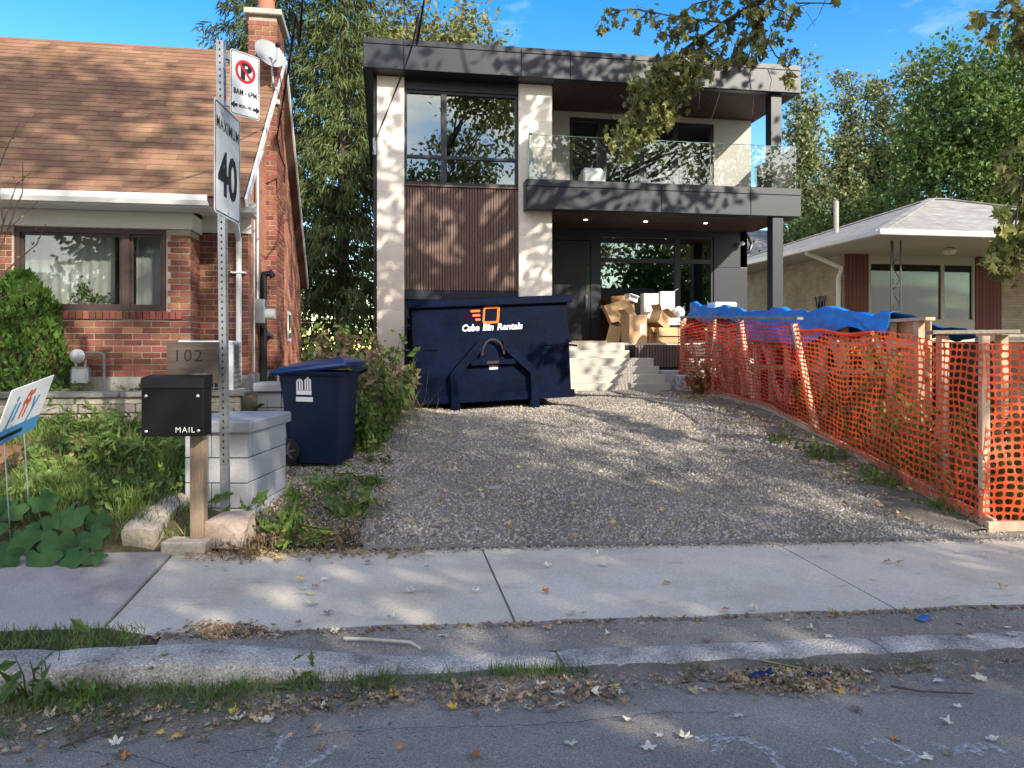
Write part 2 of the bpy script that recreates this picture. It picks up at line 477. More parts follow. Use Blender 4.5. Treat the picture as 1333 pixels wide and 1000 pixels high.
mk('lime_block', (0.42, 0.365, 0.29), rough=0.92, var=0.2, scale=6, fine=40, bump=0.6, bscale=25)
mk('bin_navy', (0.0007, 0.0040, 0.018), rough=0.5, var=0.5, scale=3, fine=18, bump=0.05, bscale=12, spec=0.10)
mk('bin_rust', (0.035, 0.020, 0.018), rough=0.8, var=0.4, fine=30)
mk('logo_orange', (0.80, 0.17, 0.015), rough=0.5, var=0.1)
mk('logo_white', (0.80, 0.80, 0.80), rough=0.5, var=0.06)
mk('cart_blue', (0.0035, 0.012, 0.042), rough=0.48, var=0.2, scale=4, fine=40, spec=0.3)
mk('cart_lid', (0.010, 0.035, 0.13), rough=0.33, var=0.12, spec=0.5)
mk('rubber', (0.014, 0.014, 0.015), rough=0.75, var=0.2)
mk('galv', (0.42, 0.43, 0.44), rough=0.45, var=0.15, scale=9, fine=60, metal=0.75, spec=0.5)
mk('sign_white', (0.74, 0.745, 0.75), rough=0.4, var=0.03, coat=0.1)
mk('sign_black', (0.012, 0.012, 0.012), rough=0.5, var=0.1)
mk('sign_red', (0.62, 0.02, 0.035), rough=0.45, var=0.05)
mk('sign_blue', (0.08, 0.27, 0.52), rough=0.45, var=0.05)
mk('sign_rust', (0.55, 0.11, 0.06), rough=0.45, var=0.05)
mk('aluminium', (0.55, 0.56, 0.57), rough=0.4, var=0.08, metal=0.8)
mk('wood_grey', (0.085, 0.066, 0.052), rough=0.85, var=0.3, scale=2, fine=25, bump=0.3, bscale=30, stretch=(0.4, 1, 12))
mk('wood_post', (0.27, 0.19, 0.13), rough=0.85, var=0.28, scale=2, fine=25, bump=0.3, bscale=30, stretch=(12, 12, 0.5))
mk('lumber', (0.58, 0.43, 0.29), rough=0.8, var=0.2, scale=3, fine=20, bump=0.15, rnd=0.16, stretch=(1, 1, 0.3))
mk('plank_grey', (0.30, 0.265, 0.22), rough=0.88, var=0.25, scale=3, fine=30, bump=0.25, rnd=0.12)
mk('plywood', (0.50, 0.37, 0.25), rough=0.8, var=0.2, scale=2, fine=14, rnd=0.1)
mk('mail_black', (0.0055, 0.006, 0.007), rough=0.4, var=0.15, scale=8, spec=0.2, bump=0.03, bscale=200)
mk('steel', (0.65, 0.65, 0.64), rough=0.3, var=0.05, metal=0.9)
mk('net', (0.85, 0.11, 0.03), rough=0.6, var=0.12, scale=3, translucent=0.25)
mk('net_red', (0.72, 0.065, 0.035), rough=0.6, var=0.12, scale=3, translucent=0.25)
mk('tarp', (0.02, 0.23, 0.72), rough=0.42, var=0.15, scale=6, fine=30, bump=0.9, bscale=8, spec=0.5)
mk('cardboard', (0.50, 0.32, 0.17), rough=0.85, var=0.12, scale=5, rnd=0.12)
mk('cardboard_dark', (0.36, 0.21, 0.10), rough=0.85, var=0.14, scale=5, rnd=0.12)
mk('foam', (0.74, 0.75, 0.77), rough=0.7, var=0.05)
mk('bark', (0.085, 0.068, 0.055), rough=0.95, var=0.35, scale=6, fine=30, bump=0.9, bscale=22, stretch=(1, 1, 0.25))
mk('bark_dark', (0.035, 0.028, 0.024), rough=0.95, var=0.3, scale=6, fine=30)
mk('leaf_maple', (0.22, 0.22, 0.062), rough=0.55, var=0.4, scale=0.9, fine=3, rnd=0.4, translucent=0.32)
mk('leaf_green', (0.085, 0.14, 0.025), rough=0.5, var=0.35, scale=0.6, fine=2, rnd=0.4, translucent=0.32)
mk('leaf_olive', (0.19, 0.19, 0.055), rough=0.55, var=0.35, scale=0.4, fine=2, rnd=0.4, translucent=0.3)
mk('leaf_silver', (0.18, 0.205, 0.085), rough=0.5, var=0.4, scale=0.5, fine=2, rnd=0.45, translucent=0.25)
mk('leaf_spruce', (0.085, 0.112, 0.03), rough=0.6, var=0.45, scale=0.5, fine=2.5, rnd=0.4, translucent=0.15)
mk('leaf_cedar', (0.075, 0.15, 0.022), rough=0.55, var=0.4, scale=3, fine=12, rnd=0.35, translucent=0.2)
mk('leaf_squash', (0.045, 0.115, 0.03), rough=0.75, var=0.25, scale=6, fine=20, rnd=0.15, translucent=0.15)
mk('leaf_weed', (0.12, 0.185, 0.04), rough=0.55, var=0.3, scale=3, fine=10, rnd=0.35, translucent=0.25)
mk('leaf_brown', (0.21, 0.15, 0.08), rough=0.8, var=0.35, scale=3, fine=10, rnd=0.4, translucent=0.15)
mk('leaf_dead', (0.33, 0.24, 0.15), rough=0.85, var=0.4, scale=6, fine=30, rnd=0.5, translucent=0.1)
mk('leaf_pale', (0.62, 0.56, 0.44), rough=0.8, var=0.15, scale=9, fine=30, rnd=0.2)
mk('leaf_yellow', (0.62, 0.42, 0.07), rough=0.7, var=0.2, scale=9, fine=30, rnd=0.25)
mk('leaf_orange', (0.50, 0.20, 0.05), rough=0.7, var=0.2, scale=9, fine=30, rnd=0.25)
mk('flower_yellow', (0.85, 0.62, 0.02), rough=0.6, var=0.1)
mk('flower_red', (0.55, 0.05, 0.03), rough=0.6, var=0.2)
mk('twig', (0.10, 0.07, 0.05), rough=0.9, var=0.2)
mk('red_wood', (0.13, 0.045, 0.034), rough=0.7, var=0.15, rnd=0.08)
mk('terracotta', (0.40, 0.15, 0.09), rough=0.8, var=0.15)
mk('teal_pot', (0.03, 0.16, 0.15), rough=0.5, var=0.1)
mk('chalk', (0.62, 0.62, 0.62), rough=0.95, var=0.3, fine=60)
mk('plastic_blue', (0.05, 0.17, 0.45), rough=0.4, var=0.1)
mk('cloth_navy', (0.02, 0.03, 0.09), rough=0.8, var=0.2)
mk('lamp_glow', (0.8, 0.75, 0.6), rough=0.5, var=0.0)
for key in ('lamp_glow',):
    b_ = MT[key].node_tree.nodes['Principled BSDF']
    b_.inputs['Emission Color'].default_value = (1, 0.86, 0.6, 1); b_.inputs['Emission Strength'].default_value = 5.0
MT['glass'] = glass_mat('glass', (0.55, 0.62, 0.60), refl=0.13)
MT['glass_low'] = glass_mat('glass_low', (0.35, 0.38, 0.37), refl=0.0)
MT['glass_clear'] = glass_mat('glass_clear', (0.92, 0.94, 0.93), refl=0.04)
MT['glass_rail'] = glass_mat('glass_rail', (0.95, 0.97, 0.965), refl=0.06)
MT['glass_edge'] = mat('glass_edge', (0.14, 0.26, 0.23), rough=0.2, var=0.05)
mk('speckle', (0.72, 0.70, 0.68), rough=0.7, base2=(0.10, 0.09, 0.085), scale=9, fine=40)
mk('terra_stone', (0.40, 0.31, 0.25), rough=0.9, var=0.2, scale=6, fine=40, bump=0.5, bscale=25)
def chalk_mat():
    m = MT['chalk']; N, L = m.node_tree.nodes, m.node_tree.links
    bs = N['Principled BSDF']
    geo = N.new('ShaderNodeNewGeometry'); nz = N.new('ShaderNodeTexNoise'); nz.inputs['Scale'].default_value = 45; nz.inputs['Detail'].default_value = 6
    L.new(geo.outputs['Position'], nz.inputs['Vector'])
    mr = N.new('ShaderNodeMapRange'); mr.inputs['From Min'].default_value = 0.42; mr.inputs['From Max'].default_value = 0.68; mr.inputs['To Max'].default_value = 0.6
    L.new(nz.outputs['Fac'], mr.inputs['Value']); L.new(mr.outputs['Result'], bs.inputs['Alpha'])
chalk_mat()
mk('leaf_goldenrod', (0.30, 0.24, 0.03), rough=0.7, var=0.25, rnd=0.25, translucent=0.2)
mk('leaf_red', (0.30, 0.12, 0.05), rough=0.7, var=0.4, scale=4, rnd=0.4, translucent=0.2)
mk('leaf_yellow2', (0.42, 0.30, 0.13), rough=0.8, var=0.3, scale=9, fine=30, rnd=0.45)
mk('gutter_dirt', (0.20, 0.17, 0.135), rough=0.95, var=0.4, scale=4, fine=70, bump=0.8, bscale=80, spec=0.1)
mk('dish_grey', (0.27, 0.28, 0.29), rough=0.5, var=0.05)
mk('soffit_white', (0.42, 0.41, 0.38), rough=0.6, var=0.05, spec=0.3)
mk('window_tan', (0.40, 0.38, 0.33), rough=0.6, var=0.06)
def add_specks(key, scale, lo, hi, factor, detail=2.0, stretch=(1, 1, 1)):
    """grains, stains and wear: where a noise passes lo..hi the colour is multiplied by factor"""
    m = MT[key]; N, L = m.node_tree.nodes, m.node_tree.links
    bs = N['Principled BSDF']; src = bs.inputs['Base Color'].links[0].from_socket
    geo = N.new('ShaderNodeNewGeometry'); mp = N.new('ShaderNodeMapping'); mp.inputs['Scale'].default_value = stretch
    L.new(geo.outputs['Position'], mp.inputs['Vector'])
    nz = N.new('ShaderNodeTexNoise'); nz.inputs['Scale'].default_value = scale; nz.inputs['Detail'].default_value = detail; nz.inputs['Roughness'].default_value = 0.6
    L.new(mp.outputs['Vector'], nz.inputs['Vector'])
    mr = N.new('ShaderNodeMapRange'); mr.inputs['From Min'].default_value = lo; mr.inputs['From Max'].default_value = hi
    L.new(nz.outputs['Fac'], mr.inputs['Value'])
    mx = N.new('ShaderNodeMixRGB'); mx.blend_type = 'MULTIPLY'; mx.inputs['Color2'].default_value = (*factor, 1)
    L.new(mr.outputs['Result'], mx.inputs['Fac']); L.new(src, mx.inputs['Color1']); L.new(mx.outputs['Color'], bs.inputs['Base Color'])
add_specks('asphalt', 130, 0.56, 0.66, (1.75, 1.72, 1.65))
add_specks('asphalt', 95, 0.58, 0.66, (0.5, 0.5, 0.52))
add_specks('asphalt', 1.1, 0.52, 0.72, (0.72, 0.71, 0.70), 6)
add_specks('concrete', 150, 0.60, 0.68, (0.72, 0.71, 0.70))
add_specks('concrete', 1.6, 0.50, 0.74, (0.74, 0.72, 0.69), 8)
add_specks('concrete', 9, 0.62, 0.74, (0.70, 0.66, 0.60), 6, (0.35, 1, 1))
add_specks('concrete_old', 140, 0.58, 0.68, (0.6, 0.6, 0.6))
add_specks('concrete_old', 2.2, 0.5, 0.72, (0.75, 0.73, 0.7), 8)
add_specks('kerb', 90, 0.56, 0.64, (1.6, 1.6, 1.58))
add_specks('kerb', 60, 0.58, 0.66, (0.45, 0.44, 0.43))
# ---------------------------------------------------------------- scatter helpers
rng = np.random.default_rng(7)
R_ = random.Random(11)
def rot_from(n, rg, spin=None):
    """random rotations whose z axis is n (M,3)"""
    n = n / np.linalg.norm(n, axis=1, keepdims=True)
    a = rg.normal(size=n.shape)
    a -= n * np.sum(a * n, axis=1, keepdims=True)
    a /= np.linalg.norm(a, axis=1, keepdims=True)
    b = np.cross(n, a)
    return np.stack([a, b, n], axis=2)
def vnoise(u, v, s=0):
    return (math.sin(u * 1.7 + v * 2.3 + s) + math.sin(u * 4.1 - v * 3.3 + 2 * s) * 0.5 + math.sin(u * 9.3 + v * 7.9 + 3 * s) * 0.25) / 1.75
LEAF = (np.array([(0, 0, 0), (0.30, 0.42, 0.05), (0, 1, -0.08), (-0.30, 0.42, 0.05)]), np.array([(0, 1, 2), (0, 2, 3)]))
def palmate(curl=0.15, seed=0):
    """a lobed maple leaf: fan of triangles round the stalk"""
    rg = random.Random(seed)
    tips = [(-158, .40), (-128, .66), (-100, .50), (-78, .72), (-60, .94), (-44, .74), (-32, .56), (-16, .82), (0, 1.1), (16, .82), (32, .56), (44, .74), (60, .94), (78, .72), (100, .50), (128, .66), (158, .40)]
    V = [(0, 0, 0)]
    for a, r in tips:
        r *= rg.uniform(.85, 1.1); a = math.radians(a + rg.uniform(-5, 5))
        V.append((math.sin(a) * r * .62, math.cos(a) * r * .62, curl * r * r * rg.uniform(-.6, 1.0)))
    F = [(0, i, i + 1) for i in range(1, len(V) - 1)]
    return np.array(V), np.array(F)
MAPLE = palmate(0.25, 3)
OCTA = (np.array([(1, 0, 0), (0, 1, 0), (-1, 0, 0), (0, -1, 0), (0, 0, 1), (0, 0, -1)]), np.array([(0, 1, 4), (1, 2, 4), (2, 3, 4), (3, 0, 4), (1, 0, 5), (2, 1, 5), (3, 2, 5), (0, 3, 5)]))
BLADE = (np.array([(-.5, 0, 0), (.5, 0, 0), (-.35, .12, .55), (.35, .12, .55), (0, .45, 1.0)]), np.array([(0, 1, 3), (0, 3, 2), (2, 3, 4)]))
def blades(pts, h, w, rg, lean=0.35):
    n = len(pts)
    a = rg.uniform(0, 2 * np.pi, n); hh = h * rg.uniform(.5, 1.25, n)
    up = np.stack([rg.normal(0, lean, n), rg.normal(0, lean, n), np.ones(n)], 1)
    up /= np.linalg.norm(up, axis=1, keepdims=True)
    x = np.stack([np.cos(a), np.sin(a), np.zeros(n)], 1)
    y = np.cross(up, x)
    R = np.stack([x * w, y * hh[:, None] * 0.6, up * hh[:, None]], axis=2)
    return scatter(*BLADE, R, pts)
def join_np(*VF):
    V, F, n = [], [], 0
    for v, f in VF:
        V.append(v); F.append(f + n); n += len(v)
    return np.concatenate(V), np.concatenate(F)
def grid_sheet(name, us, vs, zf, material, parent=None, kind='structure'):
    us, vs = list(us), list(vs)
    V = [(u, v, zf(u, v)) for v in vs for u in us]
    n = len(us)
    F = [(j * n + i, j * n + i + 1, (j + 1) * n + i + 1, (j + 1) * n + i) for j in range(len(vs) - 1) for i in range(n - 1)]
    o = mesh_obj(name, np_mesh(name, V, F, True), material, parent)
    if kind: o['kind'] = kind
    return o
def frange(a, b, s):
    return [a + (b - a) * i / max(1, round((b - a) / s)) for i in range(max(1, round((b - a) / s)) + 1)]

# ---------------------------------------------------------------- ground, road, pavement
def z_ground(u, v):
    if v < 5.95 and v > -4.9:
        return gz(u, v) - 0.10
    if v <= -4.9:
        return 0.09 + grade(u) + 0.02 * vnoise(u, v)
    return gz(u, v) + 0.015 * vnoise(u * 1.5, v * 1.5, 1) - (0.05 if 0.1 < u < 5.2 and 5.95 < v < 14.6 else 0)
us = [-900, -300, -120, -60, -30, -18] + frange(-13, 18, 0.25) + [24, 34, 60, 120, 300, 900]
vs = [-900, -300, -100, -50, -28, -18, -12, -8, -5.5, -4.95, -4.85] + frange(3.4, 20, 0.25) + [24, 30, 40, 60, 120, 300, 900]
grid_sheet('ground', us, vs, z_ground, MT['turf_ground'])

road_us = [-600, -200, -60, -25] + frange(-10, 14, 0.3) + [25, 60, 200, 600]
grid_sheet('road', road_us, [-4.7, -2.5, -1, 0.5] + frange(1.0, 3.86, 0.2) + [3.98], lambda u, v: gz(u, v) + 0.006 * vnoise(u, v, 4) - (0.012 if v > 3.9 else 0), MT['asphalt'])
# asphalt patch between kerb and pavement
grid_sheet('boulevard', frange(-1.15, 9.0, 0.2), frange(3.98, 4.34, 0.06), lambda u, v: gz(u, v) + 0.006 + 0.012 * vnoise(u * 3, v * 5, 2), MT['asphalt'])

# pavement: one slab per joint
sw = grid_sheet('pavement', [-600, -60, -14] + frange(-13, 13, 0.5) + [40, 600], [4.36, 4.8, 5.4, 5.86], lambda u, v: gz(u, v) - 0.06, MT['soil'])
joints = [-11.4, -9.9, -8.4, -6.9, -5.3, -3.4, -1.5, 0.75, 3.18, 5.5, 7.6, 9.7, 11.8, 13.9]
for a, b in zip(joints, joints[1:]):
    n, m = 8, 6
    dz = R_.uniform(-.004, .004) + (0.012 if b <= -1.49 else 0)
    u0, u1 = a + 0.007, b - 0.007
    v0, v1 = 4.3, 5.9
    sh = lambda v: 0.10 * (v - 5.1) if abs(a + 1.5) < .1 else 0
    V, F = [], []
    def put(u, v, d):
        V.append((u, v, gz(u, v) + dz - d)); return len(V) - 1
    g = [[put(lerp(u0, u1, i / n), lerp(v0, v1, j / m), 0.0 if 0 < i < n and 0 < j < m else 0.006) for i in range(n + 1)] for j in range(m + 1)]
    for j in range(m):
        for i in range(n):
            F.append((g[j][i], g[j][i + 1], g[j + 1][i + 1], g[j + 1][i]))
    ring = [g[0][i] for i in range(n + 1)] + [g[j][n] for j in range(1, m + 1)] + [g[m][i] for i in range(n - 1, -1, -1)] + [g[j][0] for j in range(m - 1, 0, -1)]
    low = [put(V[i][0], V[i][1], 0.12) for i in ring]
    for k in range(len(ring)):
        k2 = (k + 1) % len(ring)
        F.append((ring[k2], ring[k], low[k], low[k2]))
    me = bpy.data.meshes.new('slab'); me.from_pydata(V, [], F); me.update()
    mesh_obj('slab', me, MT['concrete_old' if b <= -1.49 else 'concrete'], sw)

# kerb: worn concrete lengths, raised on the left, dropped at the driveway
kb = grid_sheet('kerb', [-600, -60, -12] + frange(-11, 12, 0.5) + [60, 600], [3.84, 4.0], lambda u, v: gz(u, v) - 0.07, MT['soil'])
def kerb_top(u):
    return gz(u, 3.9) + 0.02 + 0.10 * smooth(0.15, -0.95, u)
kj = [-9.6, -7.2, -4.5, -1.55, 0.9, 2.72, 3.74, 6.5, 9.0]
for ki, (a, b) in enumerate(zip(kj, kj[1:])):
    rings, n = [], 26
    for i in range(n + 1):
        u = lerp(a + 0.006, b - 0.006, i / n)
        e = min(1.0, (i + .3) / 1.2, (n - i + .3) / 1.2)
        zt = kerb_top(u) - 0.012 * (1 - e)
        w = 0.012
        j = lambda s: w * vnoise(u * 5, s * 9.0, ki + s)
        crumble = 0.10 * smooth(3.3, 4.1, u) * (0.6 + 0.5 * vnoise(u * 6, 1.0, 2)) if u > 2.5 else 0
        f = 3.74 + crumble + j(1) + 0.02 * vnoise(u * 11, 3)
        rings.append([(u, f, gz(u, 3.8) - 0.12), (u, f + 0.005, zt - 0.05 + j(2) * .6), (u, f + 0.035 + j(3), zt - 0.012), (u, f + 0.09, zt + j(4) * .5), (u, 3.97 + j(5), zt + j(6) * .4), (u, 4.03 + j(7), zt - 0.02), (u, 4.035, gz(u, 4.0) - 0.12)])
    MB().loft(rings).build('kerb_stone', MT['kerb'], kb, smooth_shade=True)
# kerb across the road
MB().box(-80, 80, -4.95, -4.72, -0.3, 0.13).build('far_kerb', MT['concrete_old']) ['kind'] = 'structure'

# gravel driveway
def z_drive(u, v):
    rut = -0.03 * (math.exp(-((u - 1.4) / .35) ** 2) + math.exp(-((u - 3.3) / .4) ** 2))
    return gz(u, v) + 0.012 + rut * smooth(6, 7, v) + 0.02 * vnoise(u * 1.3, v * 1.1, 5) * smooth(5.9, 6.6, v)
grid_sheet('driveway', frange(-0.15, 5.75, 0.15), frange(5.86, 15.2, 0.15), z_drive, MT['gravel_base'])
N = 115000
gu = rng.uniform(-1.0, 5.6, N); gv = 5.78 + 9.2 * rng.uniform(0, 1, N) ** 1.25
edge = np.array([vnoise(0, v * 2.0, 1) * 0.18 for v in gv])
keep = (gu > -0.12 + edge - 0.75 * np.array([smooth(6.9, 7.7, v) * smooth(9.6, 9.0, v) for v in gv])) & (gu < 5.45 + edge) & (gv > 5.90 + 0.05 * np.sin(gu * 9) - 0.10 * rng.uniform(0, 1, N) ** 5)
gu, gv = gu[keep], gv[keep]
gs = 0.005 + 0.0125 * rng.uniform(0, 1, len(gu)) ** 2.2
gzv = np.array([(z_drive(a, b) if a > -.1 else gz(a, b) + .012) if b > 5.92 else gz(a, b) for a, b in zip(gu, gv)])
st_u = rng.uniform(-1.15, .05, 9000); st_v = rng.uniform(5.95, 9.7, 9000)
gu = np.concatenate([gu, st_u]); gv = np.concatenate([gv, st_v]); gs = np.concatenate([gs, .004 + .010 * rng.uniform(0, 1, 9000) ** 2.5])
gzv = np.concatenate([gzv, np.array([gz(a, b) + .012 for a, b in zip(st_u, st_v)])])
sp_u = rng.uniform(-.2, 5.6, 3200); sp_v = 5.93 - np.abs(rng.normal(0, .05, 3200)) - .12 * rng.uniform(0, 1, 3200) ** 6
gu = np.concatenate([gu, sp_u]); gv = np.concatenate([gv, sp_v]); gs = np.concatenate([gs, .004 + .008 * rng.uniform(0, 1, 3200) ** 2])
gzv = np.concatenate([gzv, np.array([gz(a, b) + .004 for a, b in zip(sp_u, sp_v)])])
Rm = rot_from(rng.normal(size=(len(gu), 3)), rng) * (gs[:, None] * rng.uniform(.6, 1.3, (len(gu), 3)))[:, None, :]
V, F = scatter(*OCTA, Rm, np.stack([gu, gv, gzv + gs * 0.25], 1))
tag(mesh_obj('gravel', np_mesh('gravel', V, F), MT['gravel']), 'loose pale grey gravel covering the driveway', 'gravel', kind='stuff')
# a few larger stones on the drive
for i, (x, y, s, m) in enumerate([(1070, 633, .05, 'lime_block'), (985, 575, .06, 'lime_block'), (1018, 556, .045, 'lime_block'), (640, 634, .11, 'flag_stone'), (1140, 655, .035, 'block_grey'), (622, 690, .03, 'block_grey')]):
    p = on_ground(x, y)
    rg = random.Random(i)
    b = MB(Matrix.Translation(p) @ Matrix.Rotation(rg.uniform(0, 6), 4, 'Z'))
    rings = []
    flat = 0.16 if m == 'flag_stone' else 0.7
    for k, (rr, zz) in enumerate([(.75, -.2), (1.0, .15), (.9, .5), (.5, .72)]):
        rings.append([(s * rr * math.cos(t) * (1.3 + .3 * math.sin(3 * t + i)), s * rr * math.sin(t) * (1 + .2 * math.sin(5 * t + k)), s * zz * flat) for t in [2 * math.pi * q / 9 for q in range(9)]])
    b.loft(rings)
    tag(b.build('rock', MT[m]), ['pale angular rock lying in the dirt beside the net fence', 'beige chunk of stone at the foot of the leaning fence post', 'small beige rock beneath the fence netting', 'flat pinkish stone sunk in the driveway gravel', 'small grey stone on the driveway near the fence corner', 'small grey stone at the pavement edge of the gravel'][i], 'rock')

# lawn of the brick house
pts = []
while len(pts) < 15000:
    u, v = R_.uniform(-7.2, -1.25), R_.uniform(5.98, 8.62)
    if u > -1.75 and 6.5 < v < 7.75: continue
    q = on_px = None
    d = vnoise(u * 1.3, v * 1.7, 8)
    mound = math.exp(-(((u + 4.2) / .9) ** 2 + ((v - 7.35) / .45) ** 2))
    if R_.random() < 0.62 + .45 * d - mound * 1.2:
        pts.append((u, v, z_ground(u, v)))
pts = np.array(pts)
V, F = blades(pts, 0.11, 0.010, rng, 0.5)
tag(mesh_obj('lawn_grass', np_mesh('lawn_grass', V, F), MT['grass']), 'long uneven green grass on the lawn below the stone wall', 'grass', kind='stuff')
V, F = blades(pts[::14] + np.array([.01, .02, 0]), 0.17, 0.008, rng, 0.6)
tag(mesh_obj('dry_grass', np_mesh('dry_grass', V, F), MT['grass_dry']), 'straw coloured dry grass mixed into the lawn', 'grass', kind='stuff')
# mound of brown needles
def z_mound(u, v):
    return z_ground(u, v) + 0.015 + 0.13 * math.exp(-(((u + 4.25) / .8) ** 2 + ((v - 7.35) / .42) ** 2)) - 0.05 * smooth(.5, 1.0, abs(u + 4.25) / 1.35) - 0.05 * smooth(.5, 1.0, abs(v - 7.35) / .85)
grid_sheet('soil_mound', frange(-5.6, -2.9, .1), frange(6.5, 8.2, .1), z_mound, MT['needles'])
# verge tufts: strip between pavement and kerb on the left, and along the gutter
def strip_pts(n, f):
    out = []
    while len(out) < n:
        p = f()
        if p is not None: out.append(p)
    return np.array(out)
def f1():
    u = R_.uniform(-5.5, -1.2); v = R_.uniform(4.06, 4.29)
    return (u, v, gz(u, v) + 0.03) if R_.random() < .7 + .5 * vnoise(u * 3, v) and u < -1.25 + R_.gauss(0, .05) else None
grid_sheet('verge_soil', frange(-9, -1.15, .15), frange(4.0, 4.32, .08), lambda u, v: gz(u, v) + .055 - .06 * smooth(-1.45, -1.15, u), MT['soil'])
V, F = blades(strip_pts(4200, f1) + np.array([0, 0, .03]), 0.06, 0.006, rng, 0.6)
tag(mesh_obj('verge_grass', np_mesh('verge_grass', V, F), MT['grass']), 'short patchy grass strip between pavement and kerb', 'grass', kind='stuff')
def f2():
    u = R_.uniform(-2.6, 1.0); w = 0.34 * smooth(1.3, -1.6, u) + 0.04
    v = 3.76 - abs(R_.gauss(0, w * .5))
    dens = .3 + .7 * smooth(.3, -1.2, u) + .8 * max(0, vnoise(u * 5, 1.0, 6)) - .2
    return (u, v, gz(u, v)) if R_.random() < dens else None
V1, F1 = blades(strip_pts(3800, f2), 0.085, 0.006, rng, 0.55)
def f3():
    c = R_.choice([(0.93, 3.72), (1.55, 3.7), (2.05, 3.72), (2.75, 3.66), (0.25, 3.7), (0.05, 3.68)])
    u, v = R_.gauss(c[0], .07), R_.gauss(c[1], .035)
    return (u, v, gz(u, v))
V2, F2 = blades(strip_pts(1500, f3), 0.04, 0.004, rng, 0.7)
V, F = join_np((V1, F1), (V2, F2))
tag(mesh_obj('gutter_grass', np_mesh('gutter_grass', V, F), MT['grass']), 'grass and weeds sprouting along the gutter below the kerb', 'grass', kind='stuff')
# dirt in the gutter
grid_sheet('gutter_dirt', frange(-6, 7, .12), frange(3.18, 3.78, .06), lambda u, v: gz(u, v) + 0.016 - 0.06 * smooth(3.66, 3.46, v + 0.10 * vnoise(u * 1.4, 0, 3) + .04 * vnoise(u * 7, v * 3, 1) + .26 * smooth(.4, -1.4, u)) + 0.008 * vnoise(u * 6, v * 6), MT['gutter_dirt'])
# grit on the asphalt strip and in the gutter
C = []
for i in range(9000):
    if R_.random() < .6:
        u, v = R_.uniform(-1.1, 6.5), R_.uniform(4.03, 4.31)
    else:
        u, v = R_.uniform(-3, 6.5), 3.72 - abs(R_.gauss(0, .16))
    C.append((u, v, gz(u, v) + .014 + (.0 if v > 4 else .002)))
C = np.array(C); s_ = .002 + .005 * rng.uniform(0, 1, len(C)) ** 4
V, F = scatter(*OCTA, rot_from(rng.normal(size=C.shape), rng) * s_[:, None, None], C)
tag(mesh_obj('grit', np_mesh('grit', V, F), MT['gravel']), 'loose grey grit on the asphalt strip and along the gutter', 'gravel', kind='stuff')
# ---------------------------------------------------------------- pieces laid one by one
CAM_M = (Matrix.Translation((0, 0, EYE)) @ Matrix.Rotation(-YAW, 4, 'Z')).inverted()
def in_frame(p, m=40):
    q = CAM_M @ Vector(p)
    if q.y < 0.3: return False
    x, y = 667 + 1000 * q.x / q.y, 455 - 1000 * q.z / q.y
    return -m < x < 1333 + m and -m < y < 1000 + m
def pieces(name, parent, TV, TF, mats, material, limit=300, size=None):
    """mats: world matrices. The ones that show largest become objects, the rest one joined part"""
    me = np_mesh(name, TV, TF)
    me.materials.append(material)
    sc = []
    for i, M in enumerate(mats):
        p = M.translation
        q = CAM_M @ p
        sc.append((0 if in_frame(p, -4) else 1, q.y, i))
    sc.sort()
    for s, d, i in sc[:limit]:
        mesh_obj(name, me, None, parent, False, mats[i])
    rest = [mats[i] for s, d, i in sc[limit:]]
    if rest:
        A = np.array([np.array(M) for M in rest])
        V, F = scatter(TV, TF, A[:, :3, :3], A[:, :3, 3])
        o = mesh_obj(name + '_field', np_mesh(name + '_field', V, F), material, parent)
        o['kind'] = 'stuff'
BOX1 = (np.array([(x, y, z) for x in (-.5, .5) for y in (-.5, .5) for z in (-.5, .5)]), np.array([(0, 1, 3, 2), (4, 6, 7, 5), (0, 4, 5, 1), (2, 3, 7, 6), (0, 2, 6, 4), (1, 5, 7, 3)]))
def courses(p0, dirv, length, z0, z1, holes=(), bl=0.203, bh=0.0625, pl=0.215, ph=0.075, depth=0.05, shift=0.0, rg=R_):
    """running bond on a vertical plane; dirv along the wall, its outside to the right of dirv turned -90 deg"""
    dirv = Vector(dirv).normalized(); nrm = Vector((dirv.y, -dirv.x, 0))
    out, row, z = [], 0, z0
    while z + bh <= z1 + 0.005:
        s = -pl * (0.5 if row % 2 else 0.0) + shift
        while s < length:
            a, b = max(0, s), min(length, s + bl)
            if b - a > 0.03:
                segs = [(a, b)]
                for h0, h1, hz0, hz1 in holes:
                    if z + bh > hz0 + .01 and z < hz1 - .01:
                        ns = []
                        for x0, x1 in segs:
                            if x1 <= h0 or x0 >= h1: ns.append((x0, x1)); continue
                            if h0 - x0 > .03: ns.append((x0, h0))
                            if x1 - h1 > .03: ns.append((h1, x1))
                        segs = ns
                for x0, x1 in segs:
                    c = Vector(p0) + dirv * ((x0 + x1) / 2) + nrm * (0.008 - depth / 2 + rg.uniform(-.0025, .0025)); c.z = z + bh / 2
                    M = Matrix((dirv, -nrm, Vector((0, 0, 1)))).transposed().to_4x4()
                    out.append(Matrix.Translation(c) @ M @ Matrix.Diagonal((x1 - x0, depth, bh + rg.uniform(-.002, .002), 1)))
            s += pl
        z += ph; row += 1
    return out

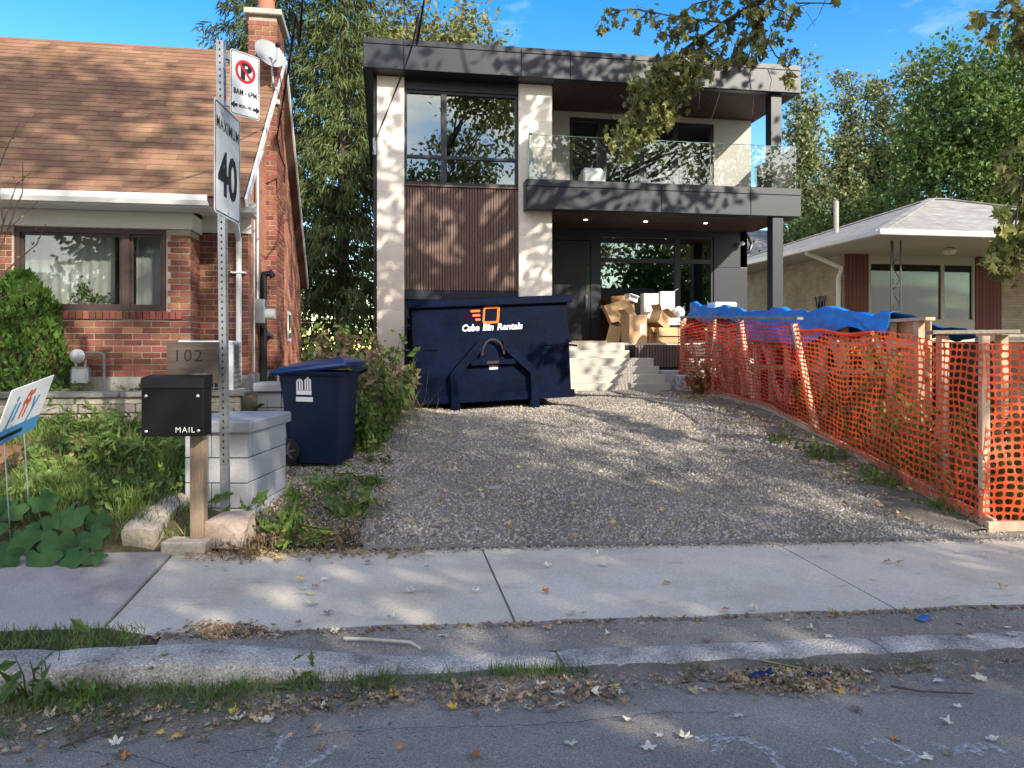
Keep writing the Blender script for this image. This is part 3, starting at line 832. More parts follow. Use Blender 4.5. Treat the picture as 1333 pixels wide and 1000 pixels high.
# ---------------------------------------------------------------- red brick house
VB, VM = 9.9, 10.4                     # bay front, main wall
UB, UM = -2.33, -1.74                  # bay corner, house corner
ZB, ZE = 1.27, 3.28                    # top of foundation, eaves
UL = -9.0
bh = thing('brick_house', 'red brick bungalow with brown shingle roof, picture window and brick chimney', 'house', (-5, 13, 1.0))
w = MB()
wx0, wx1 = u_v(18, VB), u_v(217, VB)
wz0, wz1 = 2.06, 3.05
w.box(UL, wx0, VB, VB + .25, ZB, ZE); w.box(wx1, UB, VB, VB + .25, ZB, ZE)
w.box(wx0, wx1, VB, VB + .25, ZB, wz0); w.box(wx0, wx1, VB, VB + .25, wz1, ZE)
w.box(UB - .25, UB - .001, VB + .25, VM, ZB, ZE)
w.box(UB - .2, UM - .002, VM, VM + .25, ZB, ZE)
wall = w.build('wall', MT['mortar'], bh)
bm = courses((UL, VB, 0), (1, 0, 0), UB - UL - .001, ZB + .005, 3.05, holes=[(wx0 - UL - .02, wx1 - UL + .02, wz0 - .10, 3.2)])
bm += courses((UB, VB, 0), (0, 1, 0), VM - VB, ZB + .005, 3.05, shift=-.11)
bm += courses((UB, VM, 0), (1, 0, 0), UM - UB, ZB + .005, 3.15, shift=-.04)
# soldier sill under the window, standing proud
u = wx0 - .06
while u < wx1 + .12:
    bm.append(Matrix.Translation((u + .035, VB + .0, wz0 - .048)) @ Matrix.Diagonal((.066, .07, .09, 1))); u += .075
pieces('brick', wall, *BOX1, bm, MT['brick'], 300)
MB().box(UL, UB + .02, VB - .02, VB + .2, .7, ZB).box(UB, UM + .02, VM - .02, VM + .2, .7, ZB - .002).box(UM - .2, UM + .02, VM + .2, 17.4, .6, ZB - .004).build('foundation', MT['foundation'], bh)
# gable side wall, rising to the ridge
VR, ZR = 13.1, 6.46
VBK, ZBK = 16.5, 3.25
pts = [(VM + .004, ZB), (17.0, ZB), (17.0, 2.6), (VBK + .1, 3.1), (VR, ZR - .16), (VM - .25, 3.62), (VM + .004, 3.4)]
V = [(UM, a, b) for a, b in pts] + [(UM - .25, a, b) for a, b in pts]
n = len(pts)
me = bpy.data.meshes.new('side_wall')
me.from_pydata(V, [], [tuple(range(n)), tuple(range(n, 2 * n))[::-1]] + [(i, i + n, (i + 1) % n + n, (i + 1) % n) for i in range(n)]); me.update()
sidew = mesh_obj('side_wall', me, MT['brick_side'], bh)
# narrow windows in the side wall
for (v0, v1, z0, z1) in [(13.35, 13.75, 2.7, 3.6), (14.6, 15.0, 1.75, 2.3)]:
    f = MB().box(UM - .06, UM + .02, v0, v1, z0, z1).build('side_window', MT['white_paint'], bh)
    MB().box(UM + .021, UM + .026, v0 + .05, v1 - .05, z0 + .06, z1 - .06).build('pane', MT['glass_clear'], f)
# roof slabs
VE, ZEV = 9.42, 3.40
sl = (ZR - ZEV) / (VR - VE)
ru0, ru1 = -9.6, UM + .14
def roof_z(v): return ZEV + (v - VE) * sl
roof = MB().add([(ru0, VE, ZEV - .03), (ru1, VE, ZEV - .03), (ru1, VR, ZR - .03), (ru0, VR, ZR - .03), (ru0, VE, ZEV - .13), (ru1, VE, ZEV - .13), (ru1, VR, ZR - .16), (ru0, VR, ZR - .16)], [(0, 1, 2, 3), (7, 6, 5, 4), (0, 4, 5, 1), (1, 5, 6, 2), (2, 6, 7, 3), (3, 7, 4, 0)])
bsl = (ZR - 3.0) / (VBK + .4 - VR)
roof.add([(ru0, VR + .001, ZR - .03), (ru1, VR + .001, ZR - .03), (ru1, VBK + .4, 3.0), (ru0, VBK + .4, 3.0), (ru0, VR + .001, ZR - .15), (ru1, VR + .001, ZR - .15), (ru1, VBK + .4, 2.88), (ru0, VBK + .4, 2.88)], [(0, 1, 2, 3), (7, 6, 5, 4), (0, 4, 5, 1), (1, 5, 6, 2), (2, 6, 7, 3), (3, 7, 4, 0)])
roof = roof.build('roof', MT['shingle_base'], bh)
ang = math.atan(sl)
L = math.hypot(VR - VE, ZR - ZEV)
expo = 0.148
SH = (np.array([(-.5, 0, 0), (.5, 0, 0), (.5, 1, -.006), (-.5, 1, -.006), (-.5, 0, .011), (.5, 0, .011), (.5, 1, .001), (-.5, 1, .001)]), np.array([(4, 5, 6, 7), (0, 1, 5, 4), (1, 2, 6, 5), (3, 0, 4, 7), (2, 3, 7, 6), (3, 2, 1, 0)]))
sm = []
row = 0
Rs = Matrix.Rotation(ang, 4, 'X')
while row * expo < L - .02:
    s = row * expo
    uu = ru1 - .01 - (0.155 if row % 2 else 0) - R_.uniform(0, .02)
    first = True
    while uu > -8.6:
        wd = 0.305
        x1 = uu + (0.155 if (row % 2 and first) else 0)
        c = Vector((0, VE - .02 + s * math.cos(ang), ZEV - .022 + s * math.sin(ang)))
        x0 = uu - wd
        sm.append(Matrix.Translation((((x0 + x1) / 2), c.y, c.z + R_.uniform(0, .0015))) @ Rs @ Matrix.Diagonal((x1 - x0 - .003, min(expo + .05, L - s + .02), 1 + R_.uniform(0, .25), 1)))
        uu = x0; first = False
    row += 1
pieces('shingle', roof, *SH, sm, MT['shingle'], 300)
MB().add([(-9.6, VR - .14, ZR - .125), (ru1, VR - .14, ZR - .125), (ru1, VR, ZR + .01), (-9.6, VR, ZR + .01), (ru1, VR + .14, ZR - .115), (-9.6, VR + .14, ZR - .115)], [(0, 1, 2, 3), (3, 2, 4, 5)]).build('ridge_cap', MT['shingle'], roof)
# rake boards
rk = MB().bar((ru1 + .012, VE - .02, ZEV - .08), (ru1 + .012, VR - .05, ZR - .11), .025, .11)
rk.bar((ru1 + .012, VR + .05, ZR - .11), (ru1 + .012, VBK + .42, 2.93), .025, .11)
rk.build('rake_board', MT['white_metal'], bh)
# soffit, frieze and gutter (they follow the bay)
MB().box(UL, UB + .30, VE + .04, VB - .004, 3.262, 3.275).box(UB + .05, ru1 - .01, VE + .5, VM - .01, 3.30, 3.313).build('soffit', MT['white_paint'], bh)
MB().box(UL, UB + .03, VB - .035, VB - .010, 3.06, 3.258).box(UB + .012, UB + .035, VB - .03, VM - .02, 3.062, 3.256).box(UB + .035, UM + .05, VM - .035, VM - .011, 3.10, 3.296).build('frieze_board', MT['cream_paint'], bh)
g = MB()
prof = [(0, 0), (-.085, .0), (-.115, .05), (-.12, .115), (-.105, .115), (-.1, .055), (-.01, .02), (-.01, .115), (0, .115)]
def gutter(u0, u1, v, z):
    rings = [[(u, v + a, z + b) for a, b in prof] for u in (u0, u1)]
    MBg = MB(); MBg.loft(rings); return MBg
gutter(UL, UB + .32, VE + .02, 3.27).build('gutter', MT['white_metal'], bh)
gutter(UB + .45, ru1 + .05, VE + .46, 3.28).build('gutter', MT['white_metal'], bh)
MB().box(UL, UB + .31, VE + .022, VE + .05, 3.255, 3.385).box(UB + .28, UB + .31, VE + .05, VE + .48, 3.255, 3.384).build('fascia', MT['white_metal'], bh)
# front downspout at the corner
du = UM - .10
MB().tube([(du + .05, VE + .40, 3.29), (du + .05, VE + .42, 3.2), (du, VM - .06, 3.02), (du, VM - .055, 2.9), (du, VM - .055, 1.15)], .036, 8).build('downspout', MT['white_metal'], bh, smooth_shade=True)
MB().box(du - .09, du + .09, VM - .1, VM - .005, 2.58, 2.60).build('bracket', MT['white_metal'], bh)
# picture window
win = MB()
fz0, fz1 = wz0 + .0, wz1
def frame(b, x0, x1, z0, z1, y0, y1, t):
    b.box(x0, x1, y0, y1, z0, z0 + t); b.box(x0, x1, y0, y1, z1 - t, z1)
    b.box(x0, x0 + t, y0, y1, z0 + t, z1 - t); b.box(x1 - t, x1, y0, y1, z0 + t, z1 - t)
    return b
frame(win, wx0, wx1, fz0, fz1, VB + .02, VB + .12, .055)
mu = u_v(163, VB)
win.box(mu - .045, mu + .045, VB + .022, VB + .118, fz0 + .055, fz1 - .055)
wf = win.build('window', MT['brown_frame'], bh)
for a, b in ((wx0 + .055, mu - .045), (mu + .045, wx1 - .055)):
    frame(MB(), a, b, fz0 + .055, fz1 - .055, VB + .05, VB + .1, .03).build('sash', MT['brown_frame'], wf)
    MB().box(a + .028, b - .028, VB + .072, VB + .078, fz0 + .083, fz1 - .083).build('pane', MT['glass_clear'], wf)
def curtain(x0, x1, v, amp, n, name='curtain'):
    rings = []
    m = int((x1 - x0) / .02)
    V, F = [], []
    for i in range(m + 1):
        x = lerp(x0, x1, i / m)
        y = v + amp * math.sin(i / m * n * 6.28) + amp * .4 * math.sin(i * .9)
        V += [(x, y, wz0 - .05), (x, y * 1.0, wz1 + .02)]
    F = [(2 * i, 2 * i + 2, 2 * i + 3, 2 * i + 1) for i in range(m)]
    mesh_obj(name, np_mesh(name, V, F, True), MT['curtain'], wf)
curtain(wx0 - .05, u_v(135, VB), VB + .40, .012, 9)
curtain(u_v(146, VB), u_v(158, VB), VB + .36, .012, 2)
curtain(mu + .03, u_v(200, VB), VB + .33, .02, 6)
MB().box(wx0 - .3, wx1 + .08, VB + .26, VB + .42, wz0 - .12, wz0 - .04).build('window_board', MT['white_paint'], wf)
# dim room behind
rm = MB().box(wx0 - .6, wx1 + .1, VB + 2.6, VB + 2.65, 1.2, 3.2).box(wx0 - .65, wx0 - .6, VB + .26, VB + 2.6, 1.2, 3.3).box(wx1 + .1, wx1 + .14, VB + .26, VB + 2.6, 1.2, 3.2).box(wx0 - .6, wx1 + .1, VB + .26, VB + 2.6, 1.15, 1.2).box(wx0 - .6, wx1 + .1, VB + .26, VB + 2.6, 3.2, 3.24)
rm.build('room', MT['room_light'], bh)
# chimney on the gable
cu0, cu1, cv0, cv1 = -2.0, -1.58, 12.0, 12.85
ctop = 6.62
ch = MB().box(cu0 + .01, cu1 - .01, cv0 + .01, cv1 - .01, 1.2, ctop).build('chimney', MT['mortar'], bh)
cm = courses((cu0, cv0 + .01, 0), (1, 0, 0), cu1 - cu0, 1.3, ctop - .03)
cm += courses((cu1 - .01, cv0, 0), (0, 1, 0), cv1 - cv0, 1.3, ctop - .03, shift=-.1)
pieces('brick', ch, *BOX1, cm, MT['brick'], 300)
MB().box(cu0 - .06, cu1 + .07, cv0 - .06, cv1 + .07, ctop, ctop + .09, bev=.012).build('cap', MT['foundation'], ch)
MB().lathe([(.13, 0), (.125, .26), (.14, .27), (.14, .30), (.1, .30)], 14, Matrix.Translation((cu0 + .22, cv0 + .3, ctop + .088))).build('flue', MT['terracotta'], ch, smooth_shade=True)
MB().lathe([(.15, 0), (.19, .02), (.19, .06), (.06, .13)], 14, Matrix.Translation((cu0 + .22, cv0 + .3, ctop + .40))).build('flue_hood', MT['black_metal'], ch, smooth_shade=True)
MB().box(cu0 - .03, cu1 + .04, cv0 - .05, cv0 + .05, 5.28, 5.36, bev=.01).build('ledge', MT['foundation'], ch)
# meter box, conduit and pipes on the side wall
MB().box(UM + .012, UM + .16, 10.75, 10.98, 1.95, 2.28, bev=.01).build('meter_box', MT['galv'], bh)
MB().tube([(UM + .05, 10.86, 2.28), (UM + .05, 10.86, 4.1), (UM + .12, 10.86, 4.3)], .028, 8).build('service_conduit', MT['galv'], bh, smooth_shade=True)
MB().lathe([(.075, 0), (.075, .12), (.06, .13)], 14, Matrix.Translation((UM + .16, 10.865, 2.08)) @ Matrix.Rotation(math.pi / 2, 4, 'Y')).build('meter_dial', MT['white_paint'], bh, smooth_shade=True)
MB().tube([(UM + .07, 11.25, 1.0), (UM + .07, 11.25, 2.55), (UM + .08, 11.25, 2.66), (UM + .17, 11.25, 2.68), (UM + .2, 11.25, 2.62)], .05, 9).build('vent_pipe', MT['black_metal'], bh, smooth_shade=True)
MB().tube([(UM + .08, 10.98, 2.0), (UM + .08, 11.4, 1.86), (UM + .08, 12.0, 1.82), (UM + .08, 13.0, 1.78)], .033, 8).build('pipe', MT['galv'], bh, smooth_shade=True)
MB().tube([(UM + .06, 10.52, 3.3), (UM + .06, 10.52, 1.3)], .016, 6).build('conduit', MT['galv'], bh)

# satellite dish on the chimney
dp = at_v(350, 72, cv0 - .22)
dish = thing('satellite_dish', 'pale grey satellite dish on a bent arm fixed to the brick chimney', 'satellite dish', dp)
aim = Vector((.55, -.75, .38)).normalized()
Md = Matrix.Translation(dp) @ aim.to_track_quat('Z', 'Y').to_matrix().to_4x4()
prof = [(r * .235, .05 * r * r) for r in (0.02, .3, .55, .8, 1.0)]
b = MB(); b.lathe(prof + [(r * .235, .05 * r * r - .012) for r in (1.0, .8, .55, .3, .02)], 24, Md)
b.build('reflector', MT['dish_grey'], dish, smooth_shade=True)
b = MB(); b.tube([Md @ Vector((0, -.2, .02)), Md @ Vector((0, -.2, .16)), Md @ Vector((0, -.03, .27))], .012, 6); b.build('feed_arm', MT['galv'], dish)
b = MB(); b.lathe([(.03, 0), (.035, .05), (.02, .07)], 10, Md @ Matrix.Translation((0, -.03, .25))); b.build('receiver', MT['rubber'], dish)
b = MB(); b.tube([dp + Vector((0, .03, -.01)), dp + Vector((.03, .10, -.1)), dp + Vector((.05, .12, -.36)), Vector((dp.x + .05, cv0 + .01, dp.z - .44))], .018, 7); b.build('mast', MT['galv'], dish)

# potted plants on the window board
for x, m, lab, hh in ((112, 'teal_pot', 'small leafy houseplant in a teal pot behind the picture window', .30), (134, 'terracotta', 'bushy houseplant in a terracotta bowl behind the picture window', .15)):
    p = at_v(x, 400, VB + .34); zb = wz0 - .04
    s = .07 if hh > .2 else .11
    t = thing('potted_plant', lab, 'plant', (p.x, p.y - .06, zb))
    Mt = Matrix.Translation((p.x, p.y - .06, zb))
    MB().lathe([(s * .75, 0), (s, .11), (s, .12), (s * .8, .12)], 14, Mt).build('pot', MT[m], t, smooth_shade=True)
    stem = MB(); stem.tube([Mt @ Vector((0, 0, .1)), Mt @ Vector((.01, 0, .1 + hh))], .006, 5); stem.build('stem', MT['twig'], t)
    k = 60
    c = rng.normal(size=(k, 3)) * np.array([s * .8, s * .5, hh * .3]) + np.array([p.x, p.y - .06, zb + .12 + hh * .55])
    V, F = scatter(*LEAF, rot_from(rng.normal(size=(k, 3)), rng) * .06, c)
    mesh_obj('foliage', np_mesh('foliage', V, F), MT['leaf_weed'], t)

# air conditioner
ac = thing('air_conditioner', 'grey caged air conditioning unit beside the brick corner', 'air conditioner', (-2.12, 9.98, 1.08))
Ma = Matrix.Translation((-2.10, 9.95, 1.06))
MB(Ma).box(-.33, .36, -.33, .33, 0, .05).build('base', MT['concrete_old'], ac)
MB(Ma).box(-.29, .29, -.29, .29, .05, .60, bev=.03).build('coil', MT['rubber'], ac)
MB(Ma).box(-.31, .31, -.31, .31, .60, .645, bev=.015).build('lid', MT['white_metal'], ac)
b = MB(Ma)
for i in range(13):
    x = -.3 + .05 * i; b.box(x - .003, x + .003, -.306, -.300, .05, .6); b.box(.300, .306, x - .003, x + .003, .05, .6)
for i in range(9):
    z = .08 + .062 * i; b.box(-.3, .3, -.312, -.3065, z - .003, z + .003); b.box(.3065, .312, -.3, .3, z - .003, z + .003)
b.build('guard_grille', MT['galv'], ac)
MB(Ma).box(.27, .325, -.335, -.27, .05, .6).build('corner_post', MT['white_metal'], ac)
# gas meter
gp = at_v(112, 500, 9.72)
gm = thing('gas_meter', 'grey domestic gas meter with regulator against the brick wall', 'gas meter', (gp.x, gp.y, 1.2))
Mg = Matrix.Translation((gp.x - .05, 9.70, 1.06))
MB(Mg).box(-.10, .10, -.07, .07, .12, .34, bev=.03).build('meter_body', MT['galv'], gm)
MB(Mg).lathe([(.075, 0), (.085, .02), (.085, .05), (.04, .07)], 14, Matrix.Translation((0, -.05, .46)) @ Matrix.Rotation(math.pi / 2, 4, 'X')).build('regulator', MT['galv'], gm, smooth_shade=True)
MB(Mg).tube([(-.05, 0, .33), (-.05, 0, .46), (.0, .0, .5), (.20, .02, .5), (.24, .05, .48), (.24, .06, .05), (.24, .06, .0)], .016, 7).tube([(.05, 0, .33), (.05, 0, .42)], .016, 7).tube([(-.08, 0, .14), (-.08, 0, 0)], .016, 7).build('pipework', MT['galv'], gm, smooth_shade=True)

# stone retaining wall in front of the house
rw = thing('stone_wall', 'low retaining wall of thin stacked flagstones below the picture window', 'wall', (-4, 8.8, .8))
core = MB().box(-8.5, -1.55, 8.62, 8.95, .6, 1.09).build('core', MT['soil'], rw)
for row, z in enumerate((.73, .832, .934, 1.025)):
    u = -8.4 + R_.uniform(0, .3)
    h = .094 if row < 3 else .07
    while u < -1.55:
        l = R_.uniform(.28, .75); e = min(u + l, -1.5)
        MB().box(u + .006, e - .006, 8.585 + R_.uniform(-.015, .015), 8.66, z + .003, z + h + R_.uniform(-.004, .002), bev=.008).build('stone', MT['flag_stone'], rw)
        u += l
u = -8.5
while u < -1.6:
    l = R_.uniform(.6, .95)
    MB().box(u + .005, min(u + l, -1.45) - .005, 8.55 + R_.uniform(-.008, .008), 8.97, 1.098, 1.148 + R_.uniform(-.004, .004), bev=.01).build('cap_stone', MT['stone_cap'], rw)
    u += l
# ---------------------------------------------------------------- modern two-storey house
VF, VC, VW = 15.5, 15.9, 16.06        # fascia, white piers, recessed window plane
V2, V1 = 17.55, 17.75                  # balcony back wall, porch back wall
mh = thing('modern_house', 'new two storey house with dark metal roof band, white piers and glass balcony', 'house', (4.4, 18, .7))
U0, U1 = -0.40, 9.0
ZT, ZS = 7.80, 7.20
ZBT, ZBB = 5.11, 4.50
PU = [-.13, .42, 2.81, 3.52]
# roof body and its panels
rf = MB().box(U0 + .03, U1 - .03, VF + .03, 26.0, ZS + .02, ZT - .02).build('roof', MT['black_metal'], mh)
seams = [U0, u_v(526, VF), u_v(679, VF), u_v(743, VF), u_v(862, VF), u_v(977, VF), U1]
for a, b in zip(seams, seams[1:]):
    MB().box(a + .006, b - .006, VF, VF + .028, ZS, ZT - .125, bev=.004).build('panel', MT['navy_metal'], rf)
    MB().box(a + .006, b - .006, VF, VF + .028, ZT - .112, ZT, bev=.004).build('panel', MT['navy_metal'], rf)
MB().box(U0, U0 + .028, VF + .03, 26, ZS, ZT - .125).build('panel', MT['navy_metal'], rf)
MB().box(U0, U0 + .028, VF + .03, 26, ZT - .112, ZT).build('panel', MT['navy_metal'], rf)
MB().box(U1 - .028, U1, VF + .03, 26, ZS, ZT - .125).build('panel', MT['navy_metal'], rf)
MB().box(U1 - .028, U1, VF + .03, 26, ZT - .112, ZT).build('panel', MT['navy_metal'], rf)
MB().box(U0 + .03, PU[3], VF + .03, VC + .3, ZS - .004, ZS + .018).box(U0 + .03, PU[0] - .02, VC + .31, 26, ZS - .003, ZS + .018).build('soffit', MT['black_metal'], rf)
# slatted soffits
def slat_soffit(u0, u1, v0, v1, z, par):
    b = MB(); u = u0
    while u < u1 - .05:
        b.box(u + .004, u + .078, v0, v1, z, z + .02); u += .085
    o = b.build('soffit_slats', MT['soffit_brown'], par); o['kind'] = 'stuff'
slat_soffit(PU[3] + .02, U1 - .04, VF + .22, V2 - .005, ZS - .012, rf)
MB().box(PU[3] + .01, U1 - .03, VF + .031, VF + .2, ZS - .012, ZS + .017).build('soffit_edge', MT['black_metal'], rf)
# white piers made of large panels
for i in (0, 2):
    col = MB().box(PU[i] + .01, PU[i + 1] - .01, VC + .012, VC + .36, .5, ZS - .02).build('pier', MT['black_metal'], mh)
    zs = [.5, 1.62, 2.42, 3.22, 4.02, 4.82, 5.62, 6.42, ZS - .012]
    for a, b in zip(zs, zs[1:]):
        MB().box(PU[i], PU[i + 1], VC, VC + .34, a + .0015, b - .0015).build('panel', MT['stone_white'], col)
MB().box(PU[0] - .07, PU[0] - .008, VC + .06, VC + .3, .6, ZS - .01).build('corner_trim', MT['black_metal'], mh)
# body: side walls, back wall, floors
body = MB()
body.box(PU[0] + .02, PU[0] + .22, VC + .36, 26, .4, ZS).box(U1 - .32, U1 - .14, V2 + .2, 26, .4, ZS).box(PU[0] + .22, U1 - .32, 25.8, 26, .4, ZS)
body.build('side_wall', MT['stucco'], mh)
inn = MB().box(PU[0] + .23, U1 - .33, VW + .26, 25.7, 4.62, 4.9).box(PU[0] + .23, U1 - .33, VW + .26, 25.7, 1.45, 1.7).box(PU[0] + .23, U1 - .33, 21.0, 21.1, 1.7, 4.6).box(PU[0] + .23, U1 - .33, 20.2, 20.3, 4.9, 7.0)
inn.box(PU[0] + .23, PU[3], VW + .3, 25.7, ZS - .12, ZS - .02).box(PU[3], U1 - .33, V2 + .22, 25.7, ZS - .12, ZS - .02)
inn.build('interior', MT['room_dark'], mh)
# stair window between the piers
a, b = PU[1], PU[2]
MB().box(a, b, VW - .1, VW + .2, 6.97, ZS - .006).build('header', MT['black_metal'], mh)
wz = (5.02, 6.97); tz = 5.60
wn_ = MB()
frame(wn_, a, b, wz[0], wz[1], VW - .06, VW + .06, .06)
xm = u_v(578, VW)
wn_.box(xm - .06, xm + .06, VW - .062, VW + .058, wz[0] + .06, wz[1] - .06)
for x0, x1 in ((a + .06, xm - .06), (xm + .06, b - .06)):
    wn_.box(x0, x1, VW - .05, VW + .05, tz - .03, tz + .03)
wf2 = wn_.build('stair_window', MT['black_metal'], mh)
for x0, x1 in ((a + .06, xm - .06), (xm + .06, b - .06)):
    for z0, z1 in ((wz[0] + .06, tz - .03), (tz + .03, wz[1] - .06)):
        MB().box(x0, x1, VW - .004, VW + .004, z0, z1).build('pane', MT['glass'], wf2)
# ribbed brown cladding: each rib a batten
rb = MB().box(a, b, VW + .03, VW + .2, 2.84, 5.0).build('cladding', MT['black_metal'], mh)
MB().box(a, b, VW - .09, VW + .02, 4.985, 5.018).build('sill', MT['rib_brown'], rb)
x = a + .006
M_rib = None
while x < b - .03:
    if M_rib is None:
        o = MB().box(0, .040, -.055, .028, 2.84, 4.982).build('rib', MT['rib_brown'], rb, matrix=Matrix.Translation((x, VW, 0))); M_rib = o.data
    else:
        mesh_obj('rib', M_rib, None, rb, False, Matrix.Translation((x, VW, 0)))
    x += .0565
# garage level glazing behind the bin
MB().box(a, b, VW - .05, VW + .2, 2.64, 2.835).build('lintel', MT['navy_metal'], mh)
gd = MB(); frame(gd, a, b, .62, 2.64, VW + .06, VW + .14, .07)
for z in (1.1, 1.6, 2.1): gd.box(a + .07, b - .07, VW + .062, VW + .138, z - .03, z + .03)
for x in (a + .75, a + 1.55): gd.box(x - .03, x + .03, VW + .064, VW + .136, .69, 2.57)
gdo = gd.build('garage_door', MT['black_metal'], mh)
for z0, z1 in ((.69, 1.07), (1.13, 1.57), (1.63, 2.07), (2.13, 2.57)):
    for x0, x1 in ((a + .07, a + .72), (a + .78, a + 1.52), (a + 1.58, b - .07)):
        MB().box(x0, x1, VW + .095, VW + .105, z0, z1).build('pane', MT['glass'], gdo)
# balcony
bal = MB().box(2.93, PU[3] - .02, VF + .03, VC - .005, ZBB + .02, ZBT - .02).box(PU[3] + .002, U1 - .03, VF + .03, V2, ZBB + .02, ZBT - .02).build('balcony', MT['black_metal'], mh)
bseams = [2.90, u_v(862, VF), u_v(978, VF), U1]
for p, q in zip(bseams, bseams[1:]):
    MB().box(p + .006, q - .006, VF, VF + .028, ZBB, ZBT - .155, bev=.004).build('panel', MT['navy_metal'], bal)
    MB().box(p + .006, q - .006, VF, VF + .028, ZBT - .143, ZBT, bev=.004).build('panel', MT['navy_metal'], bal)
MB().box(2.90, 2.928, VF + .03, VC - .003, ZBB, ZBT).build('panel', MT['navy_metal'], bal)
MB().box(U1 - .028, U1, VF + .03, V2 - .01, ZBB, ZBT).build('panel', MT['navy_metal'], bal)
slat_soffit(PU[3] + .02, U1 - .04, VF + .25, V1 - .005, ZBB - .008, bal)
MB().box(PU[3] + .01, U1 - .03, VF + .031, VF + .24, ZBB - .008, ZBB + .018).build('soffit_edge', MT['black_metal'], bal)
for x, y in ((763, 286), (841, 288), (919, 290)):
    q = at_v(x, y, 16.6)
    MB().lathe([(.04, 0), (.045, .006)], 14, Matrix.Translation((q.x, 16.6, ZBB - .018))).build('downlight', MT['lamp_glow'], bal)
# glass balustrade: panes with green edges, cap posts
gl_us = [2.97, u_v(718, VF + .1), u_v(840, VF + .1), u_v(952, VF + .1), 8.94]
gl_us = [2.97, 4.95, 6.95, 8.94]
for p, q in zip(gl_us, gl_us[1:]):
    MB().box(p + .01, q - .01, VF + .10, VF + .113, ZBT - .01, ZBT + .93).build('balustrade_pane', MT['glass_rail'], bal)
    MB().box(p + .01, q - .01, VF + .099, VF + .114, ZBT + .93, ZBT + .94).build('pane_edge', MT['glass_edge'], bal)
for v0, v1 in ((VF + .13, VF + 1.1), (VF + 1.12, V2 - .02)):
    MB().box(8.935, 8.948, v0, v1, ZBT - .01, ZBT + .93).build('balustrade_pane', MT['glass_rail'], bal)
    MB().box(8.934, 8.949, v0, v1, ZBT + .93, ZBT + .94).build('pane_edge', MT['glass_edge'], bal)
MB().box(2.97, 2.983, VF + .125, VC - .01, ZBT - .01, ZBT + .93).build('balustrade_pane', MT['glass_rail'], bal)
MB().box(2.955, 2.968, VF + .099, VF + .115, ZBT - .01, ZBT + .94).build('pane_edge', MT['glass_edge'], bal)
MB().box(2.96, 3.03, VF + .09, VF + .125, ZBT + .93, ZBT + .965).build('clip', MT['black_metal'], bal)
# balcony back wall with sliding doors
dx0, dx1 = u_v(742, V2), u_v(930, V2)
bw = MB().box(PU[3] + .002, dx0, V2, V2 + .2, ZBT - .02, ZS - .015).box(dx1, U1 - .14, V2, V2 + .2, ZBT - .02, ZS - .015).box(dx0, dx1, V2, V2 + .2, 7.06, ZS - .015)
bw.build('balcony_wall', MT['stucco'], mh)
sd = MB(); frame(sd, dx0, dx1, ZBT - .015, 7.06, V2 + .03, V2 + .17, .08)
xs = [u_v(785, V2), u_v(838, V2), u_v(881, V2)]
for x, t in zip(xs, (.11, .035, .06)): sd.box(x - t, x + t, V2 + .032, V2 + .168, ZBT + .065, 6.98)
sdo = sd.build('sliding_door', MT['black_metal'], mh)
ed = [dx0 + .08] + [q for x, t in zip(xs, (.11, .035, .06)) for q in (x - t, x + t)] + [dx1 - .08]
for p, q in zip(ed[::2], ed[1::2]):
    MB().box(p, q, V2 + .095, V2 + .105, ZBT + .065, 6.98).build('pane', MT['glass'], sdo)
# posts
for z0, z1 in ((.6, ZBB - .001), (ZBT + .001, ZS - .014)):
    MB().box(8.36, 8.61, VF + .13 if z0 > 1 else VF + .06, VF + .38 if z0 > 1 else VF + .31, z0, z1, bev=.006).build('post', MT['navy_metal'], mh)
# porch wall
q1 = u_v(770, V1); g0, g1, g2, g3 = u_v(780, V1), u_v(880, V1), u_v(886, V1), u_v(928, V1)
pwall = MB().box(g3 + .04, U1 - .14, V1, V1 + .2, 3.62, ZBB + .01).box(g3 + .04, U1 - .14, V1 - .002, V1 + .2, 1.6, 3.61).box(q1, g0, V1, V1 + .2, 1.6, ZBB + .01).box(g0, g3 + .04, V1, V1 + .2, 4.36, ZBB + .01).box(PU[3] + .01, q1, V1 + .001, V1 + .2, 4.2, ZBB + .01)
pwall.build('porch_wall', MT['navy_metal'], mh)
ed_ = MB().box(PU[3] + .012, q1 - .002, V1 + .02, V1 + .09, 1.76, 4.19, bev=.006).build('front_door', MT['door_dark'], mh)
MB().tube([(q1 - .12, V1 - .05, 2.6), (q1 - .12, V1 - .05, 2.9)], .014, 7).tube([(q1 - .12, V1 - .05, 2.62), (q1 - .12, V1 + .03, 2.62)], .01, 6).tube([(q1 - .12, V1 - .05, 2.88), (q1 - .12, V1 + .03, 2.88)], .01, 6).build('handle', MT['steel'], ed_, smooth_shade=True)
MB().box(q1 - .12, q1 - .06, V1 + .005, V1 + .018, 2.95, 3.6).build('weather_strip', MT['leaf_squash'], ed_)
fw = MB(); frame(fw, g0, g3 + .04, 1.76, 4.36, V1 + .03, V1 + .15, .06)
fw.box(g1, g2 + .02, V1 + .028, V1 + .152, 1.82, 4.30)
for x0, x1 in ((g0 + .06, g1), (g2 + .02, g3 - .02)): fw.box(x0, x1, V1 + .04, V1 + .14, 3.70, 3.80)
fwo = fw.build('front_window', MT['black_metal'], mh)
for x0, x1 in ((g0 + .06, g1), (g2 + .02, g3 - .02)):
    for z0, z1 in ((1.82, 3.70), (3.80, 4.30)):
        MB().box(x0, x1, V1 + .085, V1 + .095, z0, z1).build('pane', MT['glass'], fwo)
